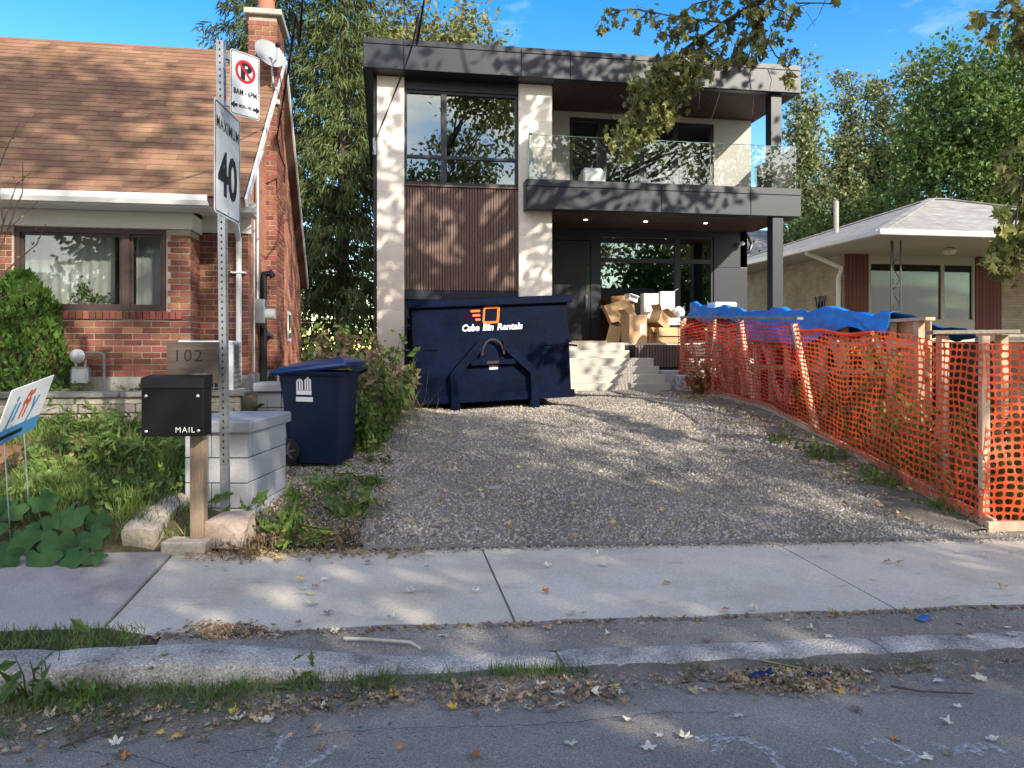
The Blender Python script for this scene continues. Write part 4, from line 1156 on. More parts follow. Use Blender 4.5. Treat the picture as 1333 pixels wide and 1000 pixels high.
# porch slab and steps
MB().box(PU[3] + .02, U1 - .02, 16.42, V1, .6, 1.748).build('porch', MT['concrete_new'], mh)
st = thing('front_steps', 'pale concrete steps climbing to the dark front porch', 'steps', (4.6, 15.5, .75))
for i in range(6):
    z0 = .76 + i * .165
    r = 5.72 if i < 4 else 5.30
    MB().box(3.45, r - .02 * i, 14.75 + i * .28, 14.75 + (i + 1) * .28 + (.0 if i < 5 else -.02), .55, z0 + .163, bev=.008).build('step', MT['concrete_new'], st)
# slatted planter beside the steps
pl = thing('slatted_planter', 'brown ribbed planter box at the top of the concrete steps', 'planter', (5.9, 16.2, 1.2))
MB().box(5.36, 6.5, 15.98, 16.40, .9, 1.70).build('box', MT['black_metal'], pl)
x = 5.38
while x < 6.48:
    MB().box(x, x + .045, 15.95, 15.98, 1.22, 1.70).build('slat', MT['rib_brown'], pl); x += .065
# stacked wall blocks at the end of the steps
for i, (x0, x1, v0, z0, z1, lab) in enumerate([(5.75, 6.25, 15.45, .72, 1.16, 'grey concrete wall block stacked between steps and planter'), (5.78, 6.12, 14.5, .72, 1.09, 'pale speckled stone block standing at the foot of the steps')]):
    b = MB(); b.box(x0, x1, v0, v0 + .35, z0, z1, bev=.025)
    tag(b.build('stone_block', MT['block_grey' if i == 0 else 'speckle'] if i == 0 else MT['speckle']), lab, 'stone')
# wall camera and elbow pipe under the balcony
MB().lathe([(.05, 0), (.06, .03), (.055, .08), (.03, .12)], 12, Matrix.Translation((u_v(963, V1) , V1 - .10, 4.2)) @ Matrix.Rotation(math.radians(100), 4, 'X')).build('camera_dome', MT['white_paint'], mh, smooth_shade=True)
MB().tube([(8.75, V1 + .4, 4.47), (8.93, V1 + .1, 4.42), (8.96, V1 - .05, 4.2), (8.88, V1 - .08, 4.02), (8.8, V1 - .07, 4.0)], .045, 8).build('drain_elbow', MT['black_metal'], mh, smooth_shade=True)
# leaning trim boards by the white pier
for i, dx in enumerate((0, .05, .09)):
    t = tag(MB().bar((3.60 + dx, 17.1 + .05 * i, 1.75), (3.55 + dx * .3, 17.68, 4.25 - .2 * i), .045, .03).build('trim_board', MT['wood_post']), ['long brown trim board leaning beside the front door, the tallest', 'brown trim board leaning beside the front door, between two others', 'brown trim board leaning closest to the front door'][i], 'board')
# boxes left on the balcony
for i, (x0, x1, h, lab) in enumerate([(u_v(758, 16.9), u_v(787, 16.9), .52, 'pale wrapped armchair sized box behind the balcony glass'), (u_v(830, 16.9), u_v(845, 16.9), .38, 'small grey box standing on the balcony floor')]):
    b = MB().box(x0, x1, 16.75, 17.2, ZBT - .02, ZBT + h, bev=.03)
    b.box(x0 + .05, x1 - .03, 16.9, 17.21, ZBT + h - .02, ZBT + h + .10, bev=.03)
    tag(b.build('carton', MT['foam' if i == 0 else 'block_grey']), lab, 'box')
# ---------------------------------------------------------------- buff brick bungalow on the right
bg = thing('bungalow', 'low buff brick bungalow with grey hipped roof and deep porch', 'house', (15, 20, 1.4))
E0, E1, F0, F1, ZEV2 = 10.85, 23.0, 15.4, 27.0, 4.22
UW, VWL = 12.16, 18.8
q = [u_v(x, VWL) for x in (1100, 1131, 1270, 1304)]
MB().box(UW, UW + .25, VWL, 26, 1.0, ZEV2 - .06).build('side_wall', MT['brick_buff'], bg)
MB().box(UW + .25, 22, 25.75, 26, 1.0, ZEV2 - .06).box(21.75, 22, VWL, 25.75, 1.0, ZEV2 - .06).box(q[3], 21.75, VWL, VWL + .25, 1.0, ZEV2 - .06).build('wall', MT['brick_buff_x'], bg)
MB().box(q[1], q[2], VWL, VWL + .2, 1.0, 2.35).build('window_apron', MT['window_tan'], bg)
MB().box(q[1], q[2], VWL, VWL + .2, 3.98, ZEV2 - .06).build('window_head', MT['window_tan'], bg)
for a, b in ((q[0], q[1]), (q[2], q[3])):
    p = MB().box(a + .0, b, VWL + .01, VWL + .2, 1.0, ZEV2 - .065).build('timber_panel', MT['red_wood'], bg)
    x = a
    while x < b - .03:
        MB().box(x + .004, min(x + .11, b) - .004, VWL - .02, VWL + .01, 1.1, ZEV2 - .07).build('board', MT['red_wood'], p); x += .11
f = MB(); frame(f, q[1] + .01, q[2] - .01, 2.35, 3.98, VWL + .0, VWL + .12, .07)
xm = u_v(1228, VWL); f.box(xm - .05, xm + .05, VWL + .002, VWL + .118, 2.42, 3.91)
fo = f.build('window', MT['window_tan'], bg)
for a, b in ((q[1] + .08, xm - .05), (xm + .05, q[2] - .08)):
    MB().box(a, b, VWL + .055, VWL + .065, 2.42, 3.91).build('pane', MT['glass_low'], fo)
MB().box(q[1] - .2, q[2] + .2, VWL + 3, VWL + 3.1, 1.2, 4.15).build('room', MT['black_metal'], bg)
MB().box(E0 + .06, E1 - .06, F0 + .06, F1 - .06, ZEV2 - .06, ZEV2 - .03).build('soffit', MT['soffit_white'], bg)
# hipped roof
k = .345; hh = (F1 - F0) / 2; zr = ZEV2 + hh * k
A, B_ = (E0 + hh, (F0 + F1) / 2, zr), (E1 - hh, (F0 + F1) / 2, zr)
c = [(E0, F0, ZEV2), (E1, F0, ZEV2), (E1, F1, ZEV2), (E0, F1, ZEV2)]
hr = MB().add(c + [A, B_], [(0, 1, 5, 4), (2, 3, 4, 5)]).build('roof', MT['roof_grey'], bg)
MB().add(c + [A, B_], [(3, 0, 4), (1, 2, 5)]).build('roof_hip', MT['roof_grey_y'], bg)
for p, r in ((c[0], A), (c[3], A), (A, B_), (c[1], B_)):
    MB().bar(Vector(p) + Vector((0, 0, .01)), Vector(r) + Vector((0, 0, .02)), .22, .035).build('hip_cap', MT['roof_grey'], hr)
g = MB(); g.box(E0 - .1, E1 + .1, F0 - .12, F0, ZEV2 - .09, ZEV2 + .03, bev=.015); g.box(E0 - .12, E0, F0 + .003, F1, ZEV2 - .088, ZEV2 + .028, bev=.015)
g.build('gutter', MT['white_metal'], bg)
# iron lattice post, hanging light, downspout, trellis
ip = u_v(1167, 16.3)
b = MB()
for dx, dv in ((-.12, 0), (.12, 0), (0, .12)): b.bar((ip + dx, 16.3 + dv, 1.45), (ip + dx, 16.3 + dv, ZEV2 - .06), .028)
for z in (1.9, 2.5, 3.1, 3.7): b.bar((ip - .12, 16.3, z), (ip + .12, 16.3, z), .02)
for z in (1.9, 2.5, 3.1): b.tube([(ip + .08 * math.sin(t * 1.05), 16.3, z + t * .1) for t in range(7)], .009, 5)
b.build('iron_post', MT['black_metal'], bg)
MB().lathe([(.05, 0), (.14, .03), (.15, .1), (.10, .16), (.03, .18)], 14, Matrix.Translation((u_v(1237, 17.2), 17.2, ZEV2 - .24))).build('porch_light', MT['cream_paint'], bg, smooth_shade=True)
MB().tube([(E0 + .03, 18.5, ZEV2 - .1), (E0 + .4, 18.6, ZEV2 - .2), (UW - .12, 18.75, ZEV2 - .45), (UW - .10, 18.9, ZEV2 - .7), (UW - .08, 18.95, 1.3)], .06, 8).build('downspout', MT['white_metal'], bg, smooth_shade=True)
b = MB(); tv = 19.6
for i in range(3):
    b.bar((UW - .03, tv + .15 * i, 2.0), (UW - .03, tv + .15 * i + .25, 3.1), .03); b.bar((UW - .06, tv + .15 * i + .25, 2.0), (UW - .06, tv + .15 * i, 3.1), .03)
b.build('trellis', MT['black_metal'], bg)
MB().tube([at_d(1089, 312, 23) , at_d(1089, 262, 23)], .075, 9).build('vent_stack', MT['foundation'], bg, smooth_shade=True)
# house further back
rh = thing('rear_house', 'distant house with pale grey roof and white eaves behind the bungalow', 'house', (19, 34, 1.2))
x0, x1 = u_v(930, 32), u_v(1085, 32)
MB().box(x0, x1, 32, 40, .8, 5.6).build('wall', MT['cream_paint'], rh)
MB().add([(x0 - .4, 31.5, 5.7), (x1 + .4, 31.5, 5.7), (x1 + .4, 36, 7.6), (x0 - .4, 36, 7.6), (x0 - .4, 40.5, 5.7), (x1 + .4, 40.5, 5.7)], [(0, 1, 2, 3), (3, 2, 5, 4)]).build('roof', MT['roof_grey'], rh)
MB().box(x0 - .45, x1 + .45, 31.38, 31.5, 5.52, 5.72).build('gutter', MT['white_metal'], rh)
for wx in (.25, .6): MB().box(lerp(x0, x1, wx), lerp(x0, x1, wx + .12), 31.96, 32, 3.6, 4.8).build('window', MT['black_metal'], rh)
# ---------------------------------------------------------------- houses across the road (mirrored in the windows)
for i, (u0, u1, m, lab) in enumerate([(-13, -3.5, 'brick_side_x', 'red brick bungalow across the road facing the brick house'), (-.5, 9.5, 'brick_buff_x', 'buff brick bungalow across the road facing the modern house'), (13, 23, 'brick_side_x', 'red brick bungalow across the road facing the other bungalow')]):
    t = thing('house', lab, 'house', ((u0 + u1) / 2, -20, .2))
    MB().box(u0, u1, -25, -17, .1, 3.3).build('wall', MT[m], t)
    MB().add([(u0 - .5, -16.4, 3.2), (u1 + .5, -16.4, 3.2), (u1 + .5, -25.6, 3.2), (u0 - .5, -25.6, 3.2), (u0 + 2.6, -21, 6.3), (u1 - 2.6, -21, 6.3)], [(0, 1, 5, 4), (2, 3, 4, 5), (1, 2, 5), (3, 0, 4), (3, 2, 1, 0)]).build('roof', MT['shingle_base'], t)
    for k in (.12, .62):
        x0, x1 = lerp(u0, u1, k), lerp(u0, u1, k + .24)
        f = frame(MB(), x0, x1, 1.3, 2.6, -17.02, -16.94, .07).build('window', MT['white_paint'], t)
        MB().box(x0 + .07, x1 - .07, -16.99, -16.98, 1.37, 2.53).build('pane', MT['black_metal'], f)
    MB().box(lerp(u0, u1, .44), lerp(u0, u1, .53), -17.0, -16.95, .3, 2.4).build('door', MT['brown_frame'], t)
# ---------------------------------------------------------------- sign post and signs
def frame_from(BL, BR, up=Vector((0, 0, 1))):
    """matrix with x from BL to BR, z up, -y towards the viewer, origin at BL"""
    x = (BR - BL).normalized(); z = (up - x * up.dot(x)).normalized(); y = z.cross(x)
    return Matrix.Translation(BL) @ Matrix((x, y, z)).transposed().to_4x4()
def rounded(x0, x1, z0, z1, r, n=4):
    P = []
    for cx, cz, a0 in ((x1 - r, z1 - r, 0), (x0 + r, z1 - r, 90), (x0 + r, z0 + r, 180), (x1 - r, z0 + r, 270)):
        for i in range(n + 1):
            t = math.radians(a0 + 90 * i / n); P.append((cx + r * math.cos(t), cz + r * math.sin(t)))
    return P
def ring_mesh(name, outer, inner, y, material, parent):
    n = len(outer)
    V = [(x, y, z) for x, z in outer] + [(x, y, z) for x, z in inner]
    F = [(i, (i + 1) % n, (i + 1) % n + n, i + n) for i in range(n)]
    return mesh_obj(name, np_mesh(name, V, F), material, parent, True)
def flat(name, poly, y, material, parent):
    V = [(x, y, z) for x, z in poly]
    me = bpy.data.meshes.new(name); me.from_pydata(V, [], [tuple(range(len(V)))]); me.update()
    return mesh_obj(name, me, material, parent, True)
T3 = lambda x, y, z: Matrix.Translation((x, y, z))

DP = 5.9
pb = at_d(294, 700, DP); pt = at_d(288, 54, DP)
pb.z = gz(pb.x, pb.y) - .1
sp = thing('sign_post', 'tall perforated galvanised steel sign post standing behind the mailbox', 'post', (pb.x, pb.y, pb.z))
MB().bar(pb, pt, .056, .056).build('post', MT['galv'], sp)
b = MB(); dv = (pt - pb); Lp = dv.length; dn = dv.normalized()
cx = Vector((CC, -SS, 0)); cy = Vector((SS, CC, 0))
for i in range(int(Lp / .0508)):
    c = pb + dn * (.3 + i * .0508)
    if c.z > pt.z - .02: break
    for nrm, sx in ((Vector((0, -1, 0)), Vector((1, 0, 0))), (Vector((1, 0, 0)), Vector((0, 1, 0)))):
        o = c + nrm * .0287
        P = [o + (sx * math.cos(t) + Vector((0, 0, 1)) * math.sin(t)) * .011 for t in [math.pi * 2 * k / 8 for k in range(8)]]
        b.add(P, [tuple(range(8))] if nrm.y else [tuple(range(8))])
b.build('perforations', MT['sign_black'], sp)['kind'] = 'stuff'
MB().bar(pb + Vector((.0, -.006, .25)), pb + Vector((-.002, -.006, .62)), .068, .06).build('sleeve', MT['galv'], sp)

# speed limit sign
BL, BR = at_d(279.6, 275.4, 5.62), at_d(313, 296.4, 6.24)
W, H = (BR - BL).length, .845
BR.z = BL.z
Ms = frame_from(BL, BR)
s40 = thing('speed_sign', 'white speed limit sign reading MAXIMUM 40 in black', 'sign', mat=Ms)
MB().prism(rounded(0, W, 0, H, .035), 0, .004).build('plate', MT['sign_white'], s40, True)
ring_mesh('border', rounded(.012, W - .012, .012, H - .012, .03), rounded(.022, W - .022, .022, H - .022, .022), -.0015, MT['sign_black'], s40)
lettering('lettering', 'MAXIMUM', .13, MT['sign_black'], s40, T3(W / 2, -.002, H - .165), width=W * .86, bold=.001, spacing=1.1)
lettering('numerals', '40', .46, MT['sign_black'], s40, T3(W / 2, -.002, H * .36), width=W * .74, bold=.013)
for z in (.04, H - .05):
    MB().lathe([(.012, 0), (.012, .004), (.006, .008)], 8, T3(W / 2, -.001, z) @ Matrix.Rotation(math.pi / 2, 4, 'X')).build('bolt', MT['steel'], s40, True)
MB().box(W / 2 - .02, W / 2 + .02, .0042, .05, .2, .24).build('bracket', MT['galv'], s40, True)

# no-parking sign
BL, BR = at_d(300, 147, 5.72), at_d(338.6, 160.5, 5.93)
H = .485; BR.z = BL.z; W = (BR - BL).length
Ms = frame_from(BL, BR)
snp = thing('parking_sign', 'white no parking sign with red ring, 8AM - 6PM and two arrows', 'sign', mat=Ms)
MB().prism(rounded(0, W, 0, H, .02), 0, .003).build('plate', MT['sign_white'], snp, True)
ring_mesh('border', rounded(.006, W - .006, .006, H - .006, .017), rounded(.011, W - .011, .011, H - .011, .013), -.0015, MT['sign_black'], snp)
C = (W * .5, H * .705); r0 = W * .335; r1 = W * .255
circ = lambda r, n=40: [(C[0] + r * math.cos(2 * math.pi * k / n), C[1] + r * math.sin(2 * math.pi * k / n)) for k in range(n)]
lettering('letter', 'P', .19, MT['sign_black'], snp, T3(C[0] + .005, -.002, C[1]), bold=.009)
ring_mesh('red_ring', circ(r0), circ(r1), -.003, MT['sign_red'], snp)
a = math.radians(-45); dx, dz = math.cos(a), math.sin(a); t = W * .035; r = r1 * 1.05
flat('red_bar', [(C[0] - dx * r - dz * t, C[1] - dz * r + dx * t), (C[0] - dx * r + dz * t, C[1] - dz * r - dx * t), (C[0] + dx * r + dz * t, C[1] + dz * r - dx * t), (C[0] + dx * r - dz * t, C[1] + dz * r + dx * t)], -.004, MT['sign_red'], snp)
lettering('lettering', '8AM - 6PM', .06, MT['sign_black'], snp, T3(W / 2, -.002, H * .365), width=W * .78, bold=.0015)
lettering('lettering', 'MON - FRI', .036, MT['sign_black'], snp, T3(W / 2, -.002, H * .15), width=W * .42, bold=.0008)
for s in (-1, 1):
    x = W / 2 + s * W * .38
    flat('arrow', [(x + s * .028, H * .15), (x - s * .006, H * .15 + s * .03), (x - s * .004, H * .15 + s * .01), (x - s * .03, H * .15 + s * .012), (x - s * .03, H * .15 - s * .012), (x - s * .004, H * .15 - s * .01), (x - s * .006, H * .15 - s * .03)], -.002, MT['sign_black'], snp)
MB().box(-.03, .06, .0032, .03, H * .82, H * .88).box(-.03, .05, .0032, .03, .05, .08).build('bracket', MT['galv'], snp, True)

# yard sign: tilted board
BLy, TLy, TRy = at_d(-12, 585, 5.35), at_d(21, 506, 5.35), at_d(75, 486, 5.95)
ys_x = (TRy - TLy); ys_z = (TLy - BLy)
W, H = ys_x.length, ys_z.length
x = ys_x.normalized(); z = (ys_z - x * ys_z.dot(x)); sh = ys_z.dot(x) / z.length; z.normalize(); y = z.cross(x)
My = Matrix.Translation(BLy) @ Matrix((x, y, z)).transposed().to_4x4()
ysn = thing('yard_sign', 'tilted white and blue yard sign with jiffy lettering on the lawn', 'sign', mat=My)
H = (TLy - BLy).length * .98
MB().box(0, W, 0, .006, 0, H).build('board', MT['sign_white'], ysn, True)
flat('blue_band', [(0, 0), (W, 0), (W, H * .27), (0, H * .27)], -.002, MT['sign_blue'], ysn)
MB().box(W * .12, W * .62, -.004, -.003, H * .09, H * .16).build('tag_strip', MT['sign_black'], ysn, True)
for tx, x0, m in (('jı', .23, 'sign_blue'), ('ff', .46, 'sign_rust'), ('y', .68, 'sign_blue')):
    lettering('lettering', tx, .30, MT[m], ysn, T3(W * x0, -.003, H * .60), bold=.006, shear=.2, width=W * (.22 if tx != 'y' else .2))
gq = My @ Vector((W * .3, .003, 0)); gq2 = My @ Vector((W * .75, .003, 0))
for g_ in (gq, gq2):
    b = MB(); b.tube([Vector((g_.x + .04, g_.y, gz(g_.x, g_.y) - .05)), g_ + Vector((0, 0, .0)), g_ + (TLy - BLy) * .3], .005, 5); b.build('wire_stake', MT['galv'], ysn)

# ---------------------------------------------------------------- mailbox on a post
DM = 5.62
mb0 = at_d(256, 700, DM)
MZ = Matrix.Translation((mb0.x, mb0.y, 0)) @ Matrix.Rotation(-YAW + .02, 4, 'Z')
mbx = thing('mailbox', 'black metal mailbox on a wooden post with plank reading 102', 'mailbox', mat=MZ)
zs_ = lambda y: EYE + (455 - y) / 1000 * DM
xs_ = lambda x: (x - 256) / 1000 * DM
MB().box(-.048, .048, 0, .095, .2, zs_(487), bev=.004).build('post', MT['wood_post'], mbx, True)
MB().box(xs_(210), xs_(278), .10, .125, zs_(500), zs_(445), bev=.003).build('number_board', MT['wood_grey'], mbx, True)
lettering('numerals', '102', .125, MT['sign_black'], mbx, T3(xs_(238), .0985, zs_(464)), spacing=1.25, bold=.0)
x0, x1, z0, z1 = xs_(198), xs_(276), zs_(565), zs_(489)
MB().box(x0, x1, -.16, -.001, z0, z1 - .085, bev=.004).build('body', MT['mail_black'], mbx, True)
b = MB()
b.add([(x0 - .006, -.17, z1 - .084), (x1 + .006, -.17, z1 - .084), (x1 + .006, 0, z1 - .084), (x0 - .006, 0, z1 - .084), (x0 - .006, -.155, z1 - .012), (x1 + .006, -.155, z1 - .012), (x1 + .006, 0, z1 + .008), (x0 - .006, 0, z1 + .008)], [(3, 2, 1, 0), (4, 5, 6, 7), (0, 1, 5, 4), (1, 2, 6, 5), (2, 3, 7, 6), (3, 0, 4, 7)])
b.build('lid', MT['mail_black'], mbx, True)
for xx, zz in ((x0 + .035, z1 - .14), (x1 - .04, z1 - .14), (x0 + .035, z0 + .035), (x1 - .035, z0 + .04)):
    MB().lathe([(.011, 0), (.011, .004), (.006, .007)], 10, T3(xx, -.161, zz) @ Matrix.Rotation(math.pi / 2, 4, 'X')).build('rivet', MT['steel'], mbx, True)
lettering('lettering', 'MAIL', .055, MT['logo_white'], mbx, T3(x1 - .13, -.1625, z0 + .045), bold=.0, spacing=1.2, width=.135)

# blocks at the foot of the post
pc = at_d(243, 708, 5.58)
gp_ = gz(pc.x, pc.y)
tag(MB(Matrix.Translation((pc.x, pc.y + .02, 0)) @ Matrix.Rotation(-.12, 4, 'Z')).box(-.16, .155, -.08, .10, .02, .215, bev=.012).build('concrete_block', MT['lime_block']), 'pale concrete block carrying the mailbox post', 'block')
pc = at_d(297, 690, 5.72)
b = MB(Matrix.Translation((pc.x, pc.y, .14)) @ Matrix.Rotation(-.25, 4, 'Z'))
b.add([(-.16, -.08, 0), (.15, -.10, 0), (.17, .12, 0), (-.14, .12, 0), (-.15, -.07, .19), (.05, -.06, .16), (.17, -.02, .21), (.16, .11, .24), (-.08, .11, .23), (.0, .02, .225)], [(3, 2, 1, 0), (0, 1, 5, 4), (1, 6, 5), (1, 2, 7, 6), (2, 3, 8, 7), (3, 0, 4, 8), (4, 5, 9), (5, 6, 9), (6, 7, 9), (7, 8, 9), (8, 4, 9)])
tag(b.build('broken_block', MT['terra_stone']), 'broken pinkish stone block leaning at the sign post', 'stone')
# long rough stone edging at the lawn corner
p0, p1 = at_d(180, 700, 5.62), at_d(232, 672, 6.35)
p0.z, p1.z = .20, .33
rings = []
ax = (p1 - p0).normalized(); sx = ax.cross(Vector((0, 0, 1))).normalized(); uz = sx.cross(ax)
rg = random.Random(5)
for i in range(9):
    c = p0.lerp(p1, i / 8)
    k = .82 if i in (0, 8) else 1
    rings.append([c + sx * (.135 * k * max(-1, min(1, 1.35 * math.cos(t))) * rg.uniform(.92, 1.06)) + uz * (.105 * k * max(-1, min(1, 1.4 * math.sin(t))) * rg.uniform(.94, 1.06)) for t in [2 * math.pi * q / 10 for q in range(10)]])
tag(MB().loft(rings).build('stone_edging', MT['lime_block']), 'long rough stone edging overgrown with grass beside the mailbox', 'stone')

# ---------------------------------------------------------------- grey block pillar walls
def block_pier(label, M, w, l, z0, z1, cap=.10, zrows=4):
    t = thing('block_wall', label, 'wall', mat=M)
    MB().box(.012, w - .012, .012, l - .012, z0, z1 - .002).build('core', MT['sign_black'], t, True)
    h = (z1 - z0) / zrows
    for r in range(zrows):
        a, b = z0 + r * h + .004, z0 + (r + 1) * h - .004
        xsplit = [0, w * (.42 if r % 2 else .6), w]
        for x0, x1 in zip(xsplit, xsplit[1:]):
            MB().box(x0 + .003, x1 - .003, 0, .11, a, b, bev=.004).build('block', MT['block_grey'], t, True)
        ys = [.113, l * (.5 if r % 2 else .62), l]
        for y0, y1 in zip(ys, ys[1:]):
            MB().box(w - .11, w, y0 + .002, y1 - .003, a, b, bev=.004).build('block', MT['block_grey'], t, True)
            MB().box(0, .11, y0 + .002, y1 - .003, a, b, bev=.004).build('block', MT['block_grey'], t, True)
    MB().box(-.045, w + .045, -.045, l + .02, z1, z1 + cap, bev=.012).build('cap', MT['cap_grey'], t, True)
    return t
block_pier('grey concrete block pillar wall with smooth cap behind the sign post', Matrix.Translation((-1.60, 6.62, 0)) @ Matrix.Rotation(-.20, 4, 'Z'), .52, .95, .1, .92)
block_pier('grey concrete block wall in the shade behind the blue bin', Matrix.Translation((-1.40, 9.0, 0)), .62, .5, .4, 1.12, zrows=4)

# ---------------------------------------------------------------- wheeled recycling cart
wc = at_d(415, 598, 8.25)
Mw = Matrix.Translation((wc.x, wc.y, gz(wc.x, wc.y) + .02)) @ Matrix.Rotation(-YAW - .10, 4, 'Z') @ Matrix.Rotation(math.radians(1.2), 4, 'Y') @ Matrix.Scale(.95, 4)
ct = thing('wheeled_cart', 'navy blue wheeled recycling cart with domed lid and white city logo', 'cart', mat=Mw)
def rrect(w, d, z, r=.06, cx=0, cy=0, n=3):
    return [(cx + x, cy + y, z) for x, y in rounded(-w / 2, w / 2, -d / 2, d / 2, r, n)]
b = MB(); b.loft([rrect(.60, .56, .02, cx=.03), rrect(.62, .58, .3, cx=.03), rrect(.66, .64, .7, cx=.01), rrect(.70, .68, .90), rrect(.72, .70, 1.0)])
b.build('body', MT['cart_blue'], ct, True, smooth_shade=True)
b = MB(); b.loft([rrect(.76, .74, .97, .07), rrect(.78, .76, .99, .07), rrect(.78, .76, 1.02, .07)]); b.build('rim', MT['cart_blue'], ct, True, smooth_shade=True)
b = MB()
rings = []
for k, (w_, d_, zz, cx) in enumerate([(.86, .80, 1.0, -.02), (.88, .82, 1.025, -.02), (.86, .80, 1.05, -.01), (.72, .66, 1.085, .02), (.5, .44, 1.115, .06), (.2, .16, 1.125, .08)]):
    rings.append([(x, y, z + .10 * (x / .4) * .55 + .02) for x, y, z in rrect(w_, d_, zz, .08 * w_, cx)])
b.loft(rings); b.build('lid', MT['cart_lid'], ct, True, smooth_shade=True)
MB().tube([(.36, -.24, .98), (.46, -.24, 1.04), (.47, -.2, 1.06), (.47, .2, 1.06), (.46, .24, 1.04), (.36, .24, .98)], .018, 8).build('handle', MT['cart_blue'], ct, True, smooth_shade=True)
for sy in (-1, 1):
    wh = MB(); Mx = T3(-.24, sy * .30, .14) @ Matrix.Rotation(math.pi / 2 * -sy, 4, 'X') @ Matrix.Rotation(math.pi, 4, 'X')
    wh.lathe([(.10, -.035), (.135, -.03), (.14, 0), (.135, .03), (.10, .035)], 22, Mx)
    who = wh.build('wheel', MT['rubber'], ct, True, smooth_shade=True)
    sp_ = MB()
    for k in range(6):
        t = math.pi * k / 3 + .2
        sp_.bar(Vector((-.24 + .02 * math.cos(t), sy * .338, .14 + .02 * math.sin(t))), Vector((-.24 + .10 * math.cos(t), sy * .338, .14 + .10 * math.sin(t))), .022, .012, up=(0, 1, 0))
    sp_.lathe([(.035, 0), (.03, .02)], 10, T3(-.24, sy * .336, .14) @ Matrix.Rotation(math.pi / 2 * sy, 4, 'X'))
    sp_.build('spokes', MT['room_dark'], who, True)
# white logo: two curved towers over a name bar
lg = MB()
yf = -.352
def quad(x0, x1, z0, z1, y=None):
    lg.add([(x0, yy(z0), z0), (x1, yy(z0), z0), (x1, yy(z1), z1), (x0, yy(z1), z1)], [(0, 1, 2, 3)])
def yy(z): return -(pw(z, [(.3, .58), (.7, .64), (.9, .68), (1.0, .70)]) / 2) - .004
X0 = -.06
for i, (x0, hgt) in enumerate([(-.075, .10), (-.045, .125), (-.018, .10), (.018, .115), (.045, .145), (.072, .12)]):
    quad(X0 + x0 - .009, X0 + x0 + .009, .815, .815 + hgt)
quad(X0 - .075, X0 - .018, .915, .93); quad(X0 + .018, X0 + .072, .925, .94)
quad(X0 - .085, X0 + .085, .765, .812); quad(X0 - .09, X0 + .10, .69, .74)
lg.build('city_logo', MT['logo_white'], ct, True)

# ---------------------------------------------------------------- roll-off bin
BW = 2.36
bc = at_d(645, 527, 11.6)
Mb_ = Matrix.Translation((bc.x, bc.y, .70)) @ Matrix.Rotation(-.035, 4, 'Z') @ Matrix.Rotation(math.radians(-2.6), 4, 'Y')
rb_ = thing('rolloff_bin', 'large navy steel waste bin lettered Cube Bin Rentals on the driveway', 'waste bin', mat=Mb_)
hw = BW / 2; Lb = 3.9
sh_ = MB()
zf, zt = .14, 1.58
sh_.box(-hw, hw, 0, .05, zf, zt).box(-hw, -hw + .05, .051, Lb, zf, zt).box(hw - .05, hw, .051, Lb, zf, zt).box(-hw + .051, hw - .051, Lb - .05, Lb, zf, zt - .001).box(-hw + .051, hw - .051, .051, Lb - .051, zf + .001, zf + .06)
sh_.build('hull', MT['bin_navy'], rb_, True)
MB().box(-hw - .07, hw + .07, -.07, .07, zt - .02, zt + .10, bev=.012).box(-hw - .07, -hw + .06, .075, Lb, zt - .02, zt + .09, bev=.012).box(hw - .06, hw + .07, .075, Lb, zt - .02, zt + .09, bev=.012).build('top_rail', MT['bin_navy'], rb_, True)
MB().box(-hw - .02, hw + .05, -.03, .0, zf - .02, zf + .10, bev=.006).build('bottom_rail', MT['bin_navy'], rb_, True)
for i in range(6):
    y = .5 + i * .58
    for s in (-1, 1):
        MB().box(s * hw - .035, s * hw + .035, y, y + .09, zf, zt - .03).build('side_rib', MT['bin_navy'], rb_, True)
def strap(pts, w_, d_):
    b = MB()
    for p, q in zip(pts, pts[1:]): b.bar(p, q, d_, w_, up=(0, 0, 1))
    return b
for s in (-1, 1):
    b = MB()
    poly = [(s * .55, -.02), (s * .55, .52), (s * .16, .90), (s * .16, 1.02), (s * .21, 1.04), (s * .655, .565), (s * .655, -.02)]
    b.prism(poly if s > 0 else poly[::-1], -.10, -.001)
    b.build('lift_arm', MT['bin_navy'], rb_, True)
    MB().box(s * .60 - .07, s * .60 + .07, -.09, Lb - .1, -.0, zf - .022).build('skid_rail', MT['bin_navy'], rb_, True)
    MB().lathe([(.075, -.06), (.075, .06)], 14, T3(s * .60, .35, .02) @ Matrix.Rotation(math.pi / 2, 4, 'Y')).build('roller', MT['bin_rust'], rb_, True)
MB().tube([(.165 * math.cos(math.pi * k / 10), -.07, .82 + .23 * math.sin(math.pi * k / 10)) for k in range(11)], .017, 8).build('hook_loop', MT['bin_rust'], rb_, True, smooth_shade=True)
MB().box(-.34, .34, -.085, -.001, .67, .75, bev=.006).build('cross_bar', MT['bin_navy'], rb_, True)
MB().box(-.10, .08, -.0865, -.0858, .69, .73).build('rust_patch', MT['bin_rust'], rb_, True)
MB().box(-.06, .07, -.004, -.001, .60, .655).build('label_plate', MT['logo_white'], rb_, True)
for s in (-1, 1):
    MB().box(s * .92 - .1, s * .92 + .1, -.02, -.001, .93, .95).build('weld_tab', MT['bin_navy'], rb_, True)
    MB().bar((s * (hw + .0), -.01, .92), (s * (hw + .12), -.01, .90), .03).build('side_hook', MT['bin_navy'], rb_, True)
